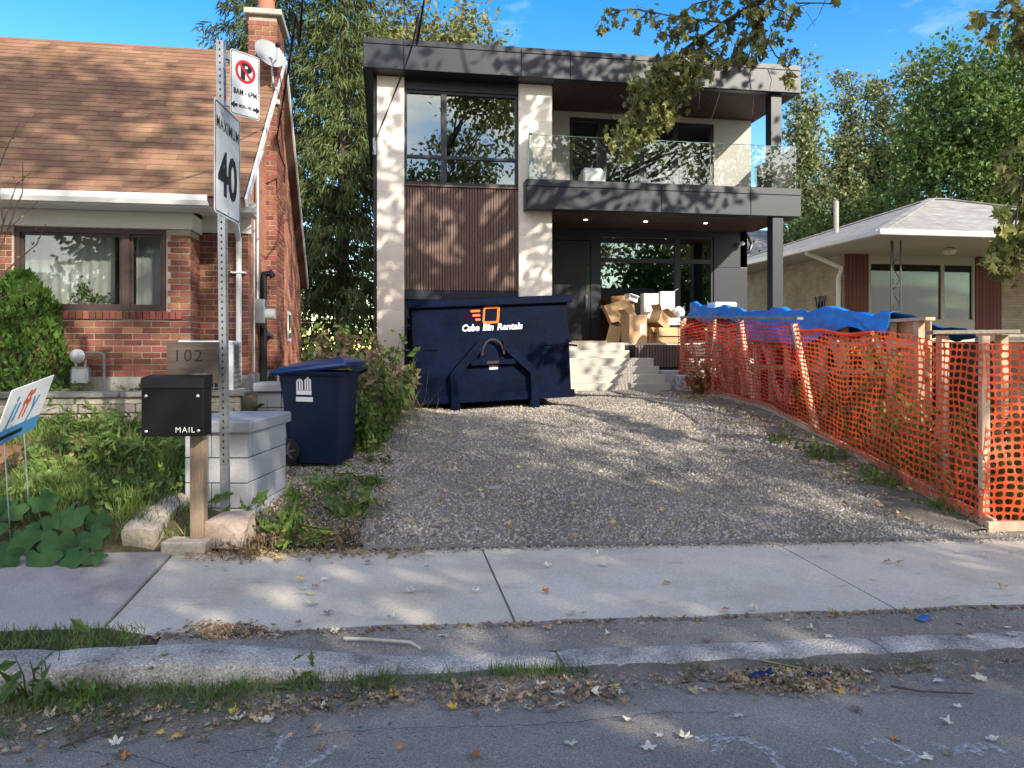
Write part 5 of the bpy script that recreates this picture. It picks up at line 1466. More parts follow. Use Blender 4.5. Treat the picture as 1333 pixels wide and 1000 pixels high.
# company logo
cl = (-.015, 1.425)
po = lambda x0, x1, z0, z1, r: [(x + (z - z0) * .12, z) for x, z in rounded(x0, x1, z0, z1, r, 4)]
ring_mesh('logo_cube', po(cl[0] - .12, cl[0] + .13, cl[1] - .13, cl[1] + .125, .035), po(cl[0] - .088, cl[0] + .098, cl[1] - .098, cl[1] + .093, .012), -.004, MT['logo_orange'], rb_)
for dz, x0 in ((.065, -.29), (.0, -.265), (-.065, -.225)):
    flat('logo_dash', rounded(cl[0] + x0, cl[0] - .145, cl[1] + dz - .017, cl[1] + dz + .017, .015), -.004, MT['logo_orange'], rb_)
for tx, xc, wd in (('Cube', -.30, .26), ('Bin', -.035, .165), ('Rentals', .295, .39)):
    lettering('lettering', tx, .135, MT['logo_white'], rb_, T3(xc - .02, -.004, 1.235), bold=.0055 if tx != 'Rentals' else .004, shear=.2, width=wd)
# rubbish under the rim on the left: a few boards and a dark crate
for i, (x, y, w_, h_, d_, m, lab) in enumerate([(518, 490, .5, .25, 13.2, 'black_metal', 'dark crate standing in the weeds beside the navy bin'), (512, 470, .55, .05, 13.0, 'plank_grey', 'grey board lying on the dark crate')]):
    p = at_d(x, y, d_)
    zz = gz(p.x, p.y) if i == 0 else gz(p.x, p.y) + .26
    b = MB(Matrix.Translation((p.x, p.y, zz)) @ Matrix.Rotation(.2 * i, 4, 'Z'))
    if i == 0:
        b.box(-w_ / 2, w_ / 2, -.2, .2, 0, h_, bev=.01); b.box(-w_ / 2 - .01, w_ / 2 + .01, -.21, .21, h_ * .8, h_, bev=.008); b.box(-w_ / 2 - .008, w_ / 2 + .008, -.208, .208, h_ * .3, h_ * .38, bev=.004)
    else:
        b.box(-w_ / 2, w_ / 2, -.15, .15, 0, h_ * .5, bev=.005); b.box(-w_ / 2 + .05, w_ / 2 + .1, -.1, .05, h_ * .5 + .001, h_, bev=.005)
    tag(b.build('crate' if i == 0 else 'board', MT[m]), lab, 'crate' if i == 0 else 'board')

# ---------------------------------------------------------------- timber frame under the tarp
ZTOP = 1.95
tf = thing('timber_frame', 'rough timber stud wall bracing the dug front yard under the tarp', 'frame', (6.6, 12, .6))
v = 8.5
i = 0
while v < 15.2:
    zb = gz(6.5, v) - .05
    MB().box(6.46, 6.55, v - .045, v + .045, zb, ZTOP, bev=.004).build('stud', MT['lumber'], tf)
    if i % 2 == 0:
        MB().bar((6.44, v + .1, zb + .1), (6.44, v + .75, ZTOP - .15), .04, .09).build('brace', MT['lumber'], tf)
    v += .52; i += 1
MB().box(6.44, 6.57, 8.3, 15.3, ZTOP + .001, ZTOP + .04).build('top_plate', MT['lumber'], tf)
for z in (1.25, 1.62):
    MB().box(6.555, 6.60, 8.4, 15.2, z, z + .09).build('rail', MT['lumber'], tf)
for k in (0, 3, 7):
    v0 = 8.45 + k * .74
    MB().box(6.62, 6.64, v0, v0 + .70, gz(6.6, v0), 1.95 - .3 * (k % 3 == 1)).build('sheet', MT['plywood'], tf)
MB().box(7.6, 8.6, 8.4, 14.8, .2, 1.7).build('backfill', MT['soil'], tf)
# tarp
def tarp_pt(s, t):
    """s along y (0 near .. 1 far), t across (0 back .. 1 front hem)"""
    v = lerp(8.9, 15.4, s)
    ztop = lerp(1.99, 2.36, smooth(8.5, 13.5, v)) + .04 + .10 * math.sin(s * 7.0 + .5) * (1 if s > .3 else .5) + .06 * vnoise(v * 2.2, 0, 1) + .06 * smooth(.4, .75, s)
    hem = .28 + .34 * max(0, math.sin(s * 6.3 - 1.1)) + .10 * vnoise(v * 1.7, 3, 2)
    if t < .55:
        k = t / .55
        u = lerp(7.7, 6.42, k); z = lerp(1.75, ztop, k ** .8) + .05 * vnoise(v * 3, u * 3, 5)
    else:
        k = (t - .55) / .45
        u = 6.40 - .04 * k + .05 * vnoise(v * 4, k * 3, 7) * k; z = ztop - hem * k + .015 * vnoise(v * 8, k * 5, 3)
    return (u, v, z)
n, m = 90, 34
V = [tarp_pt(i / n, j / m) for j in range(m + 1) for i in range(n + 1)]
F = [(j * (n + 1) + i, j * (n + 1) + i + 1, (j + 1) * (n + 1) + i + 1, (j + 1) * (n + 1) + i) for j in range(m) for i in range(n)]
tp = mesh_obj('tarp', np_mesh('tarp', V, F, True), MT['tarp'])
md = tp.modifiers.new('thickness', 'SOLIDIFY'); md.thickness = .004
tag(tp, 'crumpled bright blue tarp draped over the timber frame', 'tarp')
# grey planks over the near end
for i, (a, b, lab) in enumerate([((at_d(1210, 433, 8.0)), (at_d(1322, 432, 7.9)), 'long grey plank lying across the near end of the frame'), ((at_d(1272, 441, 8.4)), (at_d(1345, 441, 8.2)), 'short grey plank under the long one behind the net fence')]):
    tag(MB().bar(a, b, .2, .04, bev=.004).build('plank', MT['plank_grey']), lab, 'plank')
for i, x in enumerate((1228, 1305)):
    p = at_d(x, 440, 8.0)
    tag(MB().box(p.x - .045, p.x + .045, p.y - .04, p.y + .05, gz(p.x, p.y) - .05, p.z + .03, bev=.004).build('support_post', MT['lumber']), ['timber post holding up the left end of the long plank', 'timber post holding up the right end of the long plank'][i], 'post')
p = at_d(946, 397, 15.6)
tag(MB().box(p.x - .23, p.x + .23, p.y, p.y + .4, 1.7, p.z + .06, bev=.02).box(p.x - .24, p.x + .24, p.y - .01, p.y + .41, p.z + .0, p.z + .03, bev=.01).build('foam_box', MT['foam']), 'white foam box behind the tarp by the dark porch wall', 'box')

# ---------------------------------------------------------------- orange safety fence
nf = thing('safety_fence', 'orange plastic mesh safety fence on rough wooden posts', 'fence', (5.5, 10, .3))
FU = lambda v: pw(v, [(6.12, 5.30), (9.5, 5.55), (14.9, 5.97)])
def top_z(v): return pw(v, [(6.12, 1.70), (7.6, 1.80), (9.6, 1.90), (9.65, 2.0), (14.9, 2.24)])
def bot_z(u, v): return gz(u, v) + pw(v, [(6.1, .07), (10, .10), (15, .06)])
def net(path, name, cw=.088, chh=.066, seed=0, material='net', sag=.05):
    """path: list of (u, v); net hangs from top_z to the ground"""
    P = [Vector((a, b)) for a, b in path]
    seg = [(q - p).length for p, q in zip(P, P[1:])]
    L = sum(seg)
    def at(s):
        for p, q, l in zip(P, P[1:], seg):
            if s <= l or l is seg[-1]: return p.lerp(q, min(1.0, s / l)), (q - p).normalized()
            s -= l
        return P[-1], (P[-1] - P[-2]).normalized()
    nc = int(L / cw); nr = int(1.55 / chh)
    V, F = [], []
    def pos(s, h):
        (c, d) = at(max(0, min(L, s)))
        nn = Vector((d.y, -d.x))
        zt, zb = top_z(c.y), bot_z(c.x, c.y)
        bul = sag * math.sin(math.pi * h) * vnoise(s * 1.3, h * 2, seed) + .02 * vnoise(s * 5, h * 6, seed + 2)
        dz = .05 * vnoise(s * 1.1, 0, seed + 5) * (1 - abs(2 * h - 1)) + .02 * vnoise(s * 2.2, h, seed)
        dz -= .05 * abs(math.sin(s * 1.4 + seed)) * h
        ds = .025 * vnoise(s * 2, h * 3, seed + 9)
        q = c + nn * bul + d * ds
        return (q.x, q.y, lerp(zb, zt, h) + dz)
    idx = {}
    def vert(i, j, k):
        # k=0 corner; inner ring handled separately
        key = (i, j)
        if key not in idx:
            idx[key] = len(V); V.append(pos(i * cw, j / nr))
        return idx[key]
    for i in range(nc):
        for j in range(nr):
            c4 = [vert(i, j, 0), vert(i + 1, j, 0), vert(i + 1, j + 1, 0), vert(i, j + 1, 0)]
            inner = []
            mx, mz = .115, .15
            for fx, fz in ((mx + .17, mz), (1 - mx - .17, mz), (1 - mx, mz + .17), (1 - mx, 1 - mz - .17), (1 - mx - .17, 1 - mz), (mx + .17, 1 - mz), (mx, 1 - mz - .17), (mx, mz + .17)):
                inner.append(len(V)); V.append(pos((i + fx) * cw, (j + fz) / nr))
            a, b, c, d = c4; I = inner
            F += [(a, b, I[1], I[0]), (b, c, I[3], I[2]), (c, d, I[5], I[4]), (d, a, I[7], I[6])]
            F += [(b, I[2], I[1], I[1]), (c, I[4], I[3], I[3]), (d, I[6], I[5], I[5]), (a, I[0], I[7], I[7])]
    me = bpy.data.meshes.new(name)
    me.from_pydata(V, [], [f if len(set(f)) == 4 else tuple(dict.fromkeys(f)) for f in F]); me.update()
    return mesh_obj(name, me, MT[material], nf)
net([(FU(6.1 + i * .4), 6.1 + i * .4) for i in range(10)], 'netting', seed=1)
net([(FU(9.66 + i * .4), 9.66 + i * .4) for i in range(14)], 'netting', seed=4, material='net_red', sag=.08)
net([(5.34, 6.10), (6.6, 6.06), (8.6, 6.0)], 'netting', seed=7)
net([(5.96, 14.95), (6.3, 15.0)], 'netting', seed=9, material='net_red')
# folded roll of net along the top between the middle posts
MB().tube([(FU(v_) + .03, v_, top_z(v_) - .05 + .02 * math.sin(v_ * 5)) for v_ in frange(7.9, 9.6, .2)], .026, 7).build('rolled_edge', MT['net'], nf, smooth_shade=True)
for v_, lean, w_ in ((6.15, .0, .085), (9.62, .55, .085), (11.6, .45, .07), (14.9, 0, .09), (13.1, -.1, .05)):
    u_ = FU(v_) + .06
    MB().bar((u_, v_ - lean * .6, gz(u_, v_) - .06), (u_, v_ + lean * .45, top_z(v_) + .02), w_, .05, up=(0, 1, 0), bev=.004).build('post', MT['lumber'], nf)
for u_ in (6.35, 7.3):
    MB().box(u_ - .04, u_ + .04, 6.1, 6.17, gz(u_, 6.1) - .05, 1.65, bev=.004).build('post', MT['lumber'], nf)
# bottom boards, lower rail and top rail
pts_ = [(6.02, 8.2), (8.25, 11.0), (11.05, 13.6)]
for a, b in pts_:
    MB().bar((FU(a) + .05, a, gz(FU(a), a) + .06), (FU(b) + .05, b, gz(FU(b), b) + .07), .04, .13, bev=.004).build('ground_board', MT['lumber'], nf)
MB().bar((5.28, 6.03, gz(5.3, 6) + .06), (8.6, 5.97, gz(8, 6) + .06), .05, .09, bev=.004).build('ground_board', MT['lumber'], nf)
MB().bar((FU(9.7) + .05, 9.7, top_z(9.7) + .02), (FU(14.9) + .05, 14.9, top_z(14.9) + .02), .09, .04, bev=.004).build('top_rail', MT['plank_grey'], nf)

# ---------------------------------------------------------------- cardboard on the porch
def carton(name, label, p, size, rz, mkey, flaps=(), tilt=0.0, rx=0.0, group=None):
    w_, d_, h_ = size
    M = Matrix.Translation(p) @ Matrix.Rotation(rz, 4, 'Z') @ Matrix.Rotation(tilt, 4, 'Y') @ Matrix.Rotation(rx, 4, 'X')
    t = thing(name, label, 'box', mat=M, group=group)
    t_ = .006
    MB().box(-w_ / 2, w_ / 2, -d_ / 2, -d_ / 2 + t_, 0, h_).box(-w_ / 2, w_ / 2, d_ / 2 - t_, d_ / 2, 0, h_).box(-w_ / 2, -w_ / 2 + t_, -d_ / 2 + t_, d_ / 2 - t_, 0, h_).box(w_ / 2 - t_, w_ / 2, -d_ / 2 + t_, d_ / 2 - t_, 0, h_).box(-w_ / 2 + t_, w_ / 2 - t_, -d_ / 2 + t_, d_ / 2 - t_, 0, t_).build('carton', MT[mkey], t, True)
    for side, ang in flaps:
        L = d_ * .48
        b = MB()
        if side == 'f': b.M = T3(0, -d_ / 2, h_ + .001) @ Matrix.Rotation(ang, 4, 'X'); b.box(-w_ / 2 + .01, w_ / 2 - .01, -L, 0, 0, .005)
        if side == 'b': b.M = T3(0, d_ / 2, h_ + .001) @ Matrix.Rotation(-ang, 4, 'X'); b.box(-w_ / 2 + .01, w_ / 2 - .01, 0, L, 0, .005)
        if side == 'l': b.M = T3(-w_ / 2, 0, h_ + .001) @ Matrix.Rotation(-ang, 4, 'Y'); b.M = T3(-w_ / 2, 0, h_ + .001) @ Matrix.Rotation(ang, 4, 'Y'); b.box(-L, 0, -d_ / 2 + .01, d_ / 2 - .01, 0, .005)
        if side == 'r': b.M = T3(w_ / 2, 0, h_ + .001) @ Matrix.Rotation(-ang, 4, 'Y'); b.box(0, L, -d_ / 2 + .01, d_ / 2 - .01, 0, .005)
        b.build('flap', MT[mkey], t, True)
    return t
ZP = 1.75
def pp(x, v_, z): 
    return Vector((u_v(x, v_), v_, z))
GB = 'boxes heaped on the front porch'
t = carton('cardboard_box', 'tall tan cardboard box with open flaps at the top of the steps', pp(826, 16.62, ZP), (.46, .34, .62), .25, 'cardboard', [('r', .5), ('b', .9), ('l', .8)], group=GB)
MB().box(.05, .17, -.1765, -.1745, .2, .42).build('shipping_label', MT['foam'], t, True)
carton('cardboard_box', 'wide tan cardboard box with a folded front flap beside the tall box', pp(871, 16.60, ZP), (.60, .40, .34), -.05, 'cardboard', [('f', 1.35), ('r', .4), ('b', .7)], group=GB)
carton('cardboard_box', 'brown box lid standing upright at the back of the heap', pp(812, 17.45, ZP + .62), (.55, .12, .5), .1, 'cardboard_dark', [('b', 1.2)], tilt=-.08, group=GB)
carton('cardboard_box', 'big tan flattened carton tilted over the tall box', pp(812, 17.1, ZP + .52), (.66, .14, .46), .15, 'cardboard', [('l', .3)], tilt=-.28, rx=-.4, group=GB)
carton('cardboard_box', 'dark brown carton lying underneath the heap by the window', pp(826, 17.25, ZP), (.9, .4, .54), .05, 'cardboard_dark', [], group=GB)
carton('foam_carton', 'tall white foam carton standing in the middle of the heap', pp(846, 17.42, ZP + .55), (.36, .22, .62), .05, 'foam', [], group=GB)
carton('foam_carton', 'white foam carton standing right beside the tall foam one', pp(868, 17.40, ZP + .40), (.34, .24, .82), -.1, 'foam', [('r', .6)], group=GB)
carton('cardboard_box', 'small brown carton supporting the white foam pieces', pp(862, 17.4, ZP), (.8, .42, .39), 0, 'cardboard_dark', [], group=GB)
carton('foam_carton', 'small white carton on the left shoulder of the heap', pp(821, 17.4, ZP + .98), (.26, .2, .16), .4, 'foam', [('f', .5)], tilt=.2, group=GB)
carton('foam_carton', 'low white tray lying on the right end of the heap', pp(880, 17.05, ZP + .42), (.42, .3, .16), -.1, 'foam', [], group=GB)
carton('cardboard_box', 'open brown carton on its side above the wide box', pp(857, 16.95, ZP + .38), (.40, .3, .32), .5, 'cardboard', [('f', -.3), ('r', .8), ('l', .6)], tilt=.5, group=GB)
carton('cardboard_box', 'folded brown carton panel standing at the left of the heap', pp(797, 17.0, ZP), (.30, .10, .40), -.3, 'cardboard', [('l', .4)], tilt=.25, group=GB)
carton('cardboard_box', 'crushed brown carton wedged between the tall and the wide box', pp(846, 16.75, ZP), (.24, .3, .34), .3, 'cardboard_dark', [('f', .9), ('b', 1.0)], tilt=.12, group=GB)
# crumpled plastic bag on the heap
p = pp(884, 17.2, ZP + .66)
rings = [[(p.x + r * math.cos(t) * (1 + .15 * math.sin(3 * t + k)), p.y + r * math.sin(t) * .8, p.z + z + .01 * math.sin(5 * t)) for t in [2 * math.pi * q / 12 for q in range(12)]] for k, (r, z) in enumerate([(.05, -.08), (.12, -.02), (.14, .07), (.11, .15), (.04, .2)])]
tag(MB().loft(rings).build('plastic_bag', MT['foam'], smooth_shade=True), 'crumpled white plastic bag on the right side of the box heap', 'bag')
tag(MB().box(u_v(744, 16.55), u_v(790, 16.55), 16.5, 16.6, 1.75, 1.79, bev=.004).build('board', MT['lumber']), 'new yellow lumber board lying along the porch edge', 'board')

# ---------------------------------------------------------------- overhead cables and their pole
pole = thing('utility_pole', 'tall brown wooden utility pole across the road carrying the house cables', 'pole', (1.4, -6.4, 0))
MB().tube([(1.4, -6.4, -.3), (1.4, -6.4, 10.5)], [.16, .11], 12).build('pole', MT['bark'], pole, smooth_shade=True)
MB().bar((.5, -6.4, 9.6), (2.3, -6.4, 9.6), .1, .12).build('crossarm', MT['wood_post'], pole)
def cable(pts, r, name, label):
    # smooth curve through the points
    P = [Vector(p) for p in pts]; out = []
    for i in range(len(P) - 1):
        p0, p1, p2, p3 = P[max(i - 1, 0)], P[i], P[i + 1], P[min(i + 2, len(P) - 1)]
        for k in range(10):
            t = k / 10
            out.append(.5 * ((2 * p1) + (p2 - p0) * t + (2 * p0 - 5 * p1 + 4 * p2 - p3) * t * t + (3 * p1 - p0 - 3 * p2 + p3) * t ** 3))
    out.append(P[-1])
    a = [q + Vector((r * math.cos(i * .8), 0, r * math.sin(i * .8))) for i, q in enumerate(out)]
    b = [q - Vector((r * math.cos(i * .8), 0, r * math.sin(i * .8))) for i, q in enumerate(out)]
    tag(MB().tube(a, r, 5).tube(b, r, 5).build(name, MT['rubber'], smooth_shade=True), label, 'cable')
s1 = at_v(489, 183, VC - .02)
cable([s1, at_d(530, 80, 12.6), at_d(545, 20, 9.5), at_d(562, -60, 7.0), (1.3, -6.3, 9.55)], .008, 'service_cable', 'twisted black service cable reaching the left white pier of the modern house')
s2 = at_d(361, 178, 10.9)
cable([s2, at_d(374, 100, 9.6), at_d(386, 20, 8.3), at_d(398, -60, 7.0), (1.2, -6.3, 9.5)], .0075, 'service_cable', 'twisted black service cable reaching the gable of the brick house')
# cable brackets
MB().box(s1.x - .05, s1.x + .02, VC - .05, VC - .002, s1.z - .30, s1.z + .05, bev=.008).build('cable_bracket', MT['galv'], mh)
MB().tube([s1, s1 + Vector((-.06, -.03, -.12)), s1 + Vector((-.02, -.02, -.3)), s1 + Vector((-.05, .0, -.7))], .012, 6).build('cable_tail', MT['rubber'], mh)
MB().tube([s2, s2 + Vector((.03, .2, -.25)), s2 + Vector((.05, .45, -.3)), s2 + Vector((.04, .5, -.55))], .012, 6).build('cable_tail', MT['rubber'], bh)

# ---------------------------------------------------------------- cracks in the asphalt
road_o = bpy.data.objects['road']
for k, pts_ in enumerate([[(300, 985), (430, 957), (520, 952), (640, 949), (760, 944), (860, 930), (980, 934)], [(860, 930), (900, 960), (925, 1005)], [(60, 975), (180, 990), (240, 1008)]]):
    P = [on_ground(x, y) for x, y in pts_]; Q = []
    for p, q in zip(P, P[1:]):
        n_ = max(3, int((q - p).length / .035))
        Q += [p.lerp(q, i / n_) + Vector((R_.gauss(0, .006), R_.gauss(0, .008), 0)) for i in range(n_)]
    V, F = [], []
    for i, q in enumerate(Q):
        w_ = .0011 + .0013 * R_.random()
        V += [(q.x, q.y - w_, gz(q.x, q.y) + .012), (q.x, q.y + w_, gz(q.x, q.y) + .012)]
    F = [(2 * i, 2 * i + 1, 2 * i + 3, 2 * i + 2) for i in range(len(Q) - 1)]
    mesh_obj('crack', np_mesh('crack', V, F), MT['rubber'], road_o)
# ---------------------------------------------------------------- faded utility paint on the road
def paint(name, strokes, w_, label):
    V, F = [], []
    for st_ in strokes:
        P = [on_ground(x, y) for x, y in st_]
        Q = []
        for i in range(len(P) - 1):
            p0, p1, p2, p3 = P[max(i - 1, 0)], P[i], P[i + 1], P[min(i + 2, len(P) - 1)]
            for k in range(6):
                t = k / 6
                Q.append(.5 * ((2 * p1) + (p2 - p0) * t + (2 * p0 - 5 * p1 + 4 * p2 - p3) * t * t + (3 * p1 - p0 - 3 * p2 + p3) * t ** 3))
        Q.append(P[-1])
        n0 = len(V)
        for i, q in enumerate(Q):
            d = (Q[min(i + 1, len(Q) - 1)] - Q[max(i - 1, 0)]).normalized(); nn = Vector((-d.y, d.x, 0))
            for s in (-1, 1):
                a = q + nn * (s * w_ * .5); V.append((a.x, a.y, gz(a.x, a.y) + .013))
        F += [(n0 + 2 * i, n0 + 2 * i + 1, n0 + 2 * i + 3, n0 + 2 * i + 2) for i in range(len(Q) - 1)]
    o = mesh_obj(name, np_mesh(name, V, F), MT['chalk'])
    tag(o, label, 'road marking')
paint('paint_mark', [[(905, 968), (945, 962), (985, 972), (1010, 992), (1012, 1020)], [(930, 985), (945, 965)]], .05, 'faded white spray paint hook on the road')
paint('paint_mark', [[(1125, 970), (1150, 968), (1185, 982), (1192, 992), (1165, 997), (1135, 985), (1125, 970)], [(1075, 975), (1100, 985), (1112, 1000)]], .04, 'faded white spray paint loop on the road')
paint('paint_mark', [[(1222, 972), (1240, 984), (1262, 974), (1272, 985), (1285, 972), (1315, 990)]], .045, 'faded white spray paint zigzag on the road')
paint('paint_mark', [[(372, 960), (360, 985), (352, 1005)], [(440, 975), (415, 992), (390, 1005)]], .035, 'faint pair of pale paint strokes on the road')
# ---------------------------------------------------------------- trees
def curve_pts(p, q, n, rg, wob):
    p, q = Vector(p), Vector(q); L = (q - p).length
    out = [p]
    for i in range(1, n):
        t = i / n
        out.append(p.lerp(q, t) + Vector((rg.uniform(-1, 1), rg.uniform(-1, 1), rg.uniform(-1, 1))) * wob * L + Vector((0, 0, math.sin(t * math.pi) * L * .06)))
    out.append(q)
    return out
def leaf_field(centres, spread, per, size, rg, template=LEAF, up=0.6, droop=0.0, jit=.5):
    c = np.repeat(np.asarray(centres), per, axis=0)
    sp = np.repeat(np.asarray(spread), per, axis=0) if np.ndim(spread) > 0 and len(np.shape(spread)) == 2 else spread
    off = rg.normal(size=c.shape) * sp
    n = rg.normal(size=c.shape); n[:, 2] = n[:, 2] * .6 + up
    s = size * rg.uniform(1 - jit, 1 + jit, len(c))
    R = rot_from(n, rg)
    if droop: R[:, 2, 1] -= droop
    return scatter(*template, R * s[:, None, None], c + off)
def broad_tree(name, label, base, H, trunk_h, blobs, ncl, per, lsize, leaf, seed, rt=.22, spread=.55, group=None, limbs=9, cat='tree', template=LEAF, shell=.55, bark='bark'):
    """blobs: ellipsoids (cx, cy, cz, rx, ry, rz) relative to the base; leaf clumps fill their outer part"""
    rg = np.random.default_rng(seed); rr = random.Random(seed)
    t = thing(name, label, cat, base, group=group)
    B = Vector(base)
    vol = np.array([b[3] * b[4] * b[5] * (b[6] if len(b) > 6 else 1.0) for b in blobs]); cnt = np.maximum(3, (ncl * vol / vol.sum())).astype(int)
    C = []
    for b, n in zip(blobs, cnt):
        d = rg.normal(size=(n, 3)); d /= np.linalg.norm(d, axis=1, keepdims=True)
        r = shell + (1 - shell) * rg.uniform(0, 1, n) ** .6
        r *= rg.uniform(.82, 1.12, n)
        C.append(np.array(b[:3]) + d * r[:, None] * np.array(b[3:6]))
    C = np.concatenate(C) + np.array(base)
    tk = MB()
    top = B + Vector((rr.uniform(-.2, .2), rr.uniform(-.2, .2), H * .72))
    tp_ = curve_pts(B + Vector((0, 0, -.15)), top, 6, rr, .012)
    tk.tube(tp_, [rt * 1.25] + [lerp(rt, rt * .25, i / 5) for i in range(6)], 10)
    sel = rg.permutation(len(C))[:limbs * 5]
    for k, i in enumerate(sel):
        e = Vector(C[i])
        f = min(.95, max(trunk_h / (H * .72), (e.z - B.z) / (H * .72) - .25 + rr.uniform(-.1, .05)))
        s = B.lerp(top, f)
        big = k < limbs
        tk.tube(curve_pts(s, e, 5, rr, .05), [lerp(rt * (.42 if big else .2), .012, j / 5) for j in range(6)], 6 if big else 4, cap=False)
    tk.build('trunk', MT[bark], t, smooth_shade=True)
    V, F = leaf_field(C, np.array([[spread, spread, spread * .75]] * len(C)), per, lsize, rg, template)
    mesh_obj('crown', np_mesh('crown', V, F), MT[leaf], t)
    return t
def spruce(label, base, H, R, seed, group=None, per=5, low=.06, mk_='leaf_spruce'):
    rg = np.random.default_rng(seed); rr = random.Random(seed)
    t = thing('spruce_tree', label, 'tree', base, group=group)
    B = Vector(base)
    tk = MB(); tk.tube([B + Vector((0, 0, -.2)), B + Vector((.05, 0, H * .5)), B + Vector((0, 0, H))], [R * .085, R * .055, .02], 9)
    C, D = [], []
    z = H * low
    while z < H * .98:
        f = 1 - z / H
        Lb_ = R * (f ** .75) * rr.uniform(.8, 1.12) + .15
        nb = 7
        a0 = rr.uniform(0, 6.28)
        for k in range(nb):
            a = a0 + 6.283 * k / nb + rr.uniform(-.25, .25); L_ = Lb_ * rr.uniform(.72, 1.15)
            pts_ = []
            for j in range(6):
                q = j / 5
                pts_.append(B + Vector((math.cos(a) * L_ * q, math.sin(a) * L_ * q, z + L_ * (.16 * q - .42 * q * q + .14 * q ** 3))))
            tk.tube(pts_, [.035 * f + .012, .03 * f + .01, .02, .014, .01, .005], 4, cap=False)
            m = max(4, int(L_ / .17))
            for j in range(m):
                q = .18 + .82 * (j + rr.random()) / m
                x = q * 5; i0 = min(4, int(x)); c = pts_[i0].lerp(pts_[i0 + 1], x - i0)
                side = Vector((-math.sin(a), math.cos(a), 0)) * rr.gauss(0, .16 * L_ * (1.15 - q))
                C.append(c + side); D.append((math.cos(a), math.sin(a), 0))
        z += H * .021 + .12
    tk.build('trunk', MT['bark'], t, smooth_shade=True)
    C = np.array(C); D = np.array(D)
    c = np.repeat(C, per, 0) + rg.normal(size=(len(C) * per, 3)) * .10
    d = np.repeat(D, per, 0)
    n = len(c)
    # hanging sprays: long axis down and outwards
    y = d * rg.uniform(.1, .9, (n, 1)) + rg.normal(size=(n, 3)) * .3 + np.array([0, 0, -1.0]) * rg.uniform(.3, 1.3, (n, 1))
    y /= np.linalg.norm(y, axis=1, keepdims=True)
    x = np.cross(y, rg.normal(size=(n, 3))); x /= np.linalg.norm(x, axis=1, keepdims=True)
    zz = np.cross(x, y)
    s = rg.uniform(.20, .46, n)[:, None]
    Rm_ = np.stack([x * s * .24, y * s, zz * s], axis=2)
    V, F = scatter(*LEAF, Rm_, c)
    mesh_obj('crown', np_mesh('crown', V, F), MT[mk_], t)
GT = 'conifers rising behind the two houses'
def up_at(x, d, zb=1.0):
    p = at_d(x, 455, d); return (p.x, p.y, zb)
spruce('tall drooping spruce filling the gap between brick and modern house', up_at(446, 25.0), 17.0, 2.9, 3, GT, per=11)
spruce('tall drooping spruce whose top rises behind the brick chimney', up_at(352, 27.0), 19.0, 4.6, 4, GT, per=9, low=.12)
broad_tree('garden_tree', 'yellow green broadleaf tree topping the modern house roof on the left', up_at(545, 29), 14.6, 5, [(0, 0, 11.2, 2.9, 2.6, 3.0), (-1.6, .3, 9.0, 2.2, 2.2, 2.6), (2.0, 0, 10.6, 1.7, 1.8, 1.9)], 260, 70, .19, 'leaf_olive', 21, spread=.42, shell=.3)
GP = 'poplars behind the bungalow'
for i, (x, d, top, w_, lab) in enumerate([(1046, 36, 96, 1.05, 'slender silvery poplar beside the modern house post'), (1102, 37, 90, 1.15, 'tall silvery poplar standing second from the modern house'), (1143, 38, 92, 1.05, 'silvery poplar in the middle of the row behind the bungalow'), (1187, 36, 74, 1.3, 'tallest silvery poplar of the row, next to the big green maple')]):
    zt = EYE + (455 - top) / 1000 * d - .9
    broad_tree('poplar_tree', lab, up_at(x, d, 1.2), zt, 2.5, [(0, 0, zt * .86, w_ * .55, w_ * .55, zt * .17), (w_ * .5, 0, zt * .74, w_ * .4, w_ * .4, zt * .15), (0, 0, zt * .58, w_ * .95, w_ * .95, zt * .25), (.2, 0, zt * .36, w_ * 1.1, w_, zt * .2)], 200, 66, .19, 'leaf_silver', 40 + i, rt=.2, spread=.30, group=GP, shell=.2, bark='bark_dark')
broad_tree('poplar_tree', 'dark leafy tree filling in below the poplars behind the bungalow', up_at(1160, 34, 1.2), 9.0, 2, [(-3.2, 0, 4.6, 1.9, 1.8, 2.0), (0, 0, 5.2, 2.0, 1.8, 2.6), (-1.6, .6, 3.6, 2.2, 2, 1.6)], 190, 60, .18, 'leaf_green', 49, rt=.15, spread=.42, group=GP, shell=.2)
broad_tree('maple_tree', 'big dense green maple turning yellow, behind the bungalow roof', up_at(1300, 27, 1.2), 12.6, 4, [(-.2, 0, 8.6, 3.0, 2.6, 2.9), (-2.0, .2, 6.3, 1.9, 2.0, 2.2), (2.4, 0, 7.4, 2.6, 2.3, 2.8), (.2, -.4, 4.9, 2.4, 2.0, 1.5)], 430, 95, .165, 'leaf_green', 61, spread=.42, shell=.35)
# shrub line far right / behind
broad_tree('maple_tree', 'broad green tree at the far right behind the bungalow', up_at(1420, 30, 1.2), 12, 4, [(0, 0, 8.0, 3.4, 3.0, 3.2)], 120, 45, .26, 'leaf_green', 62, spread=.6)

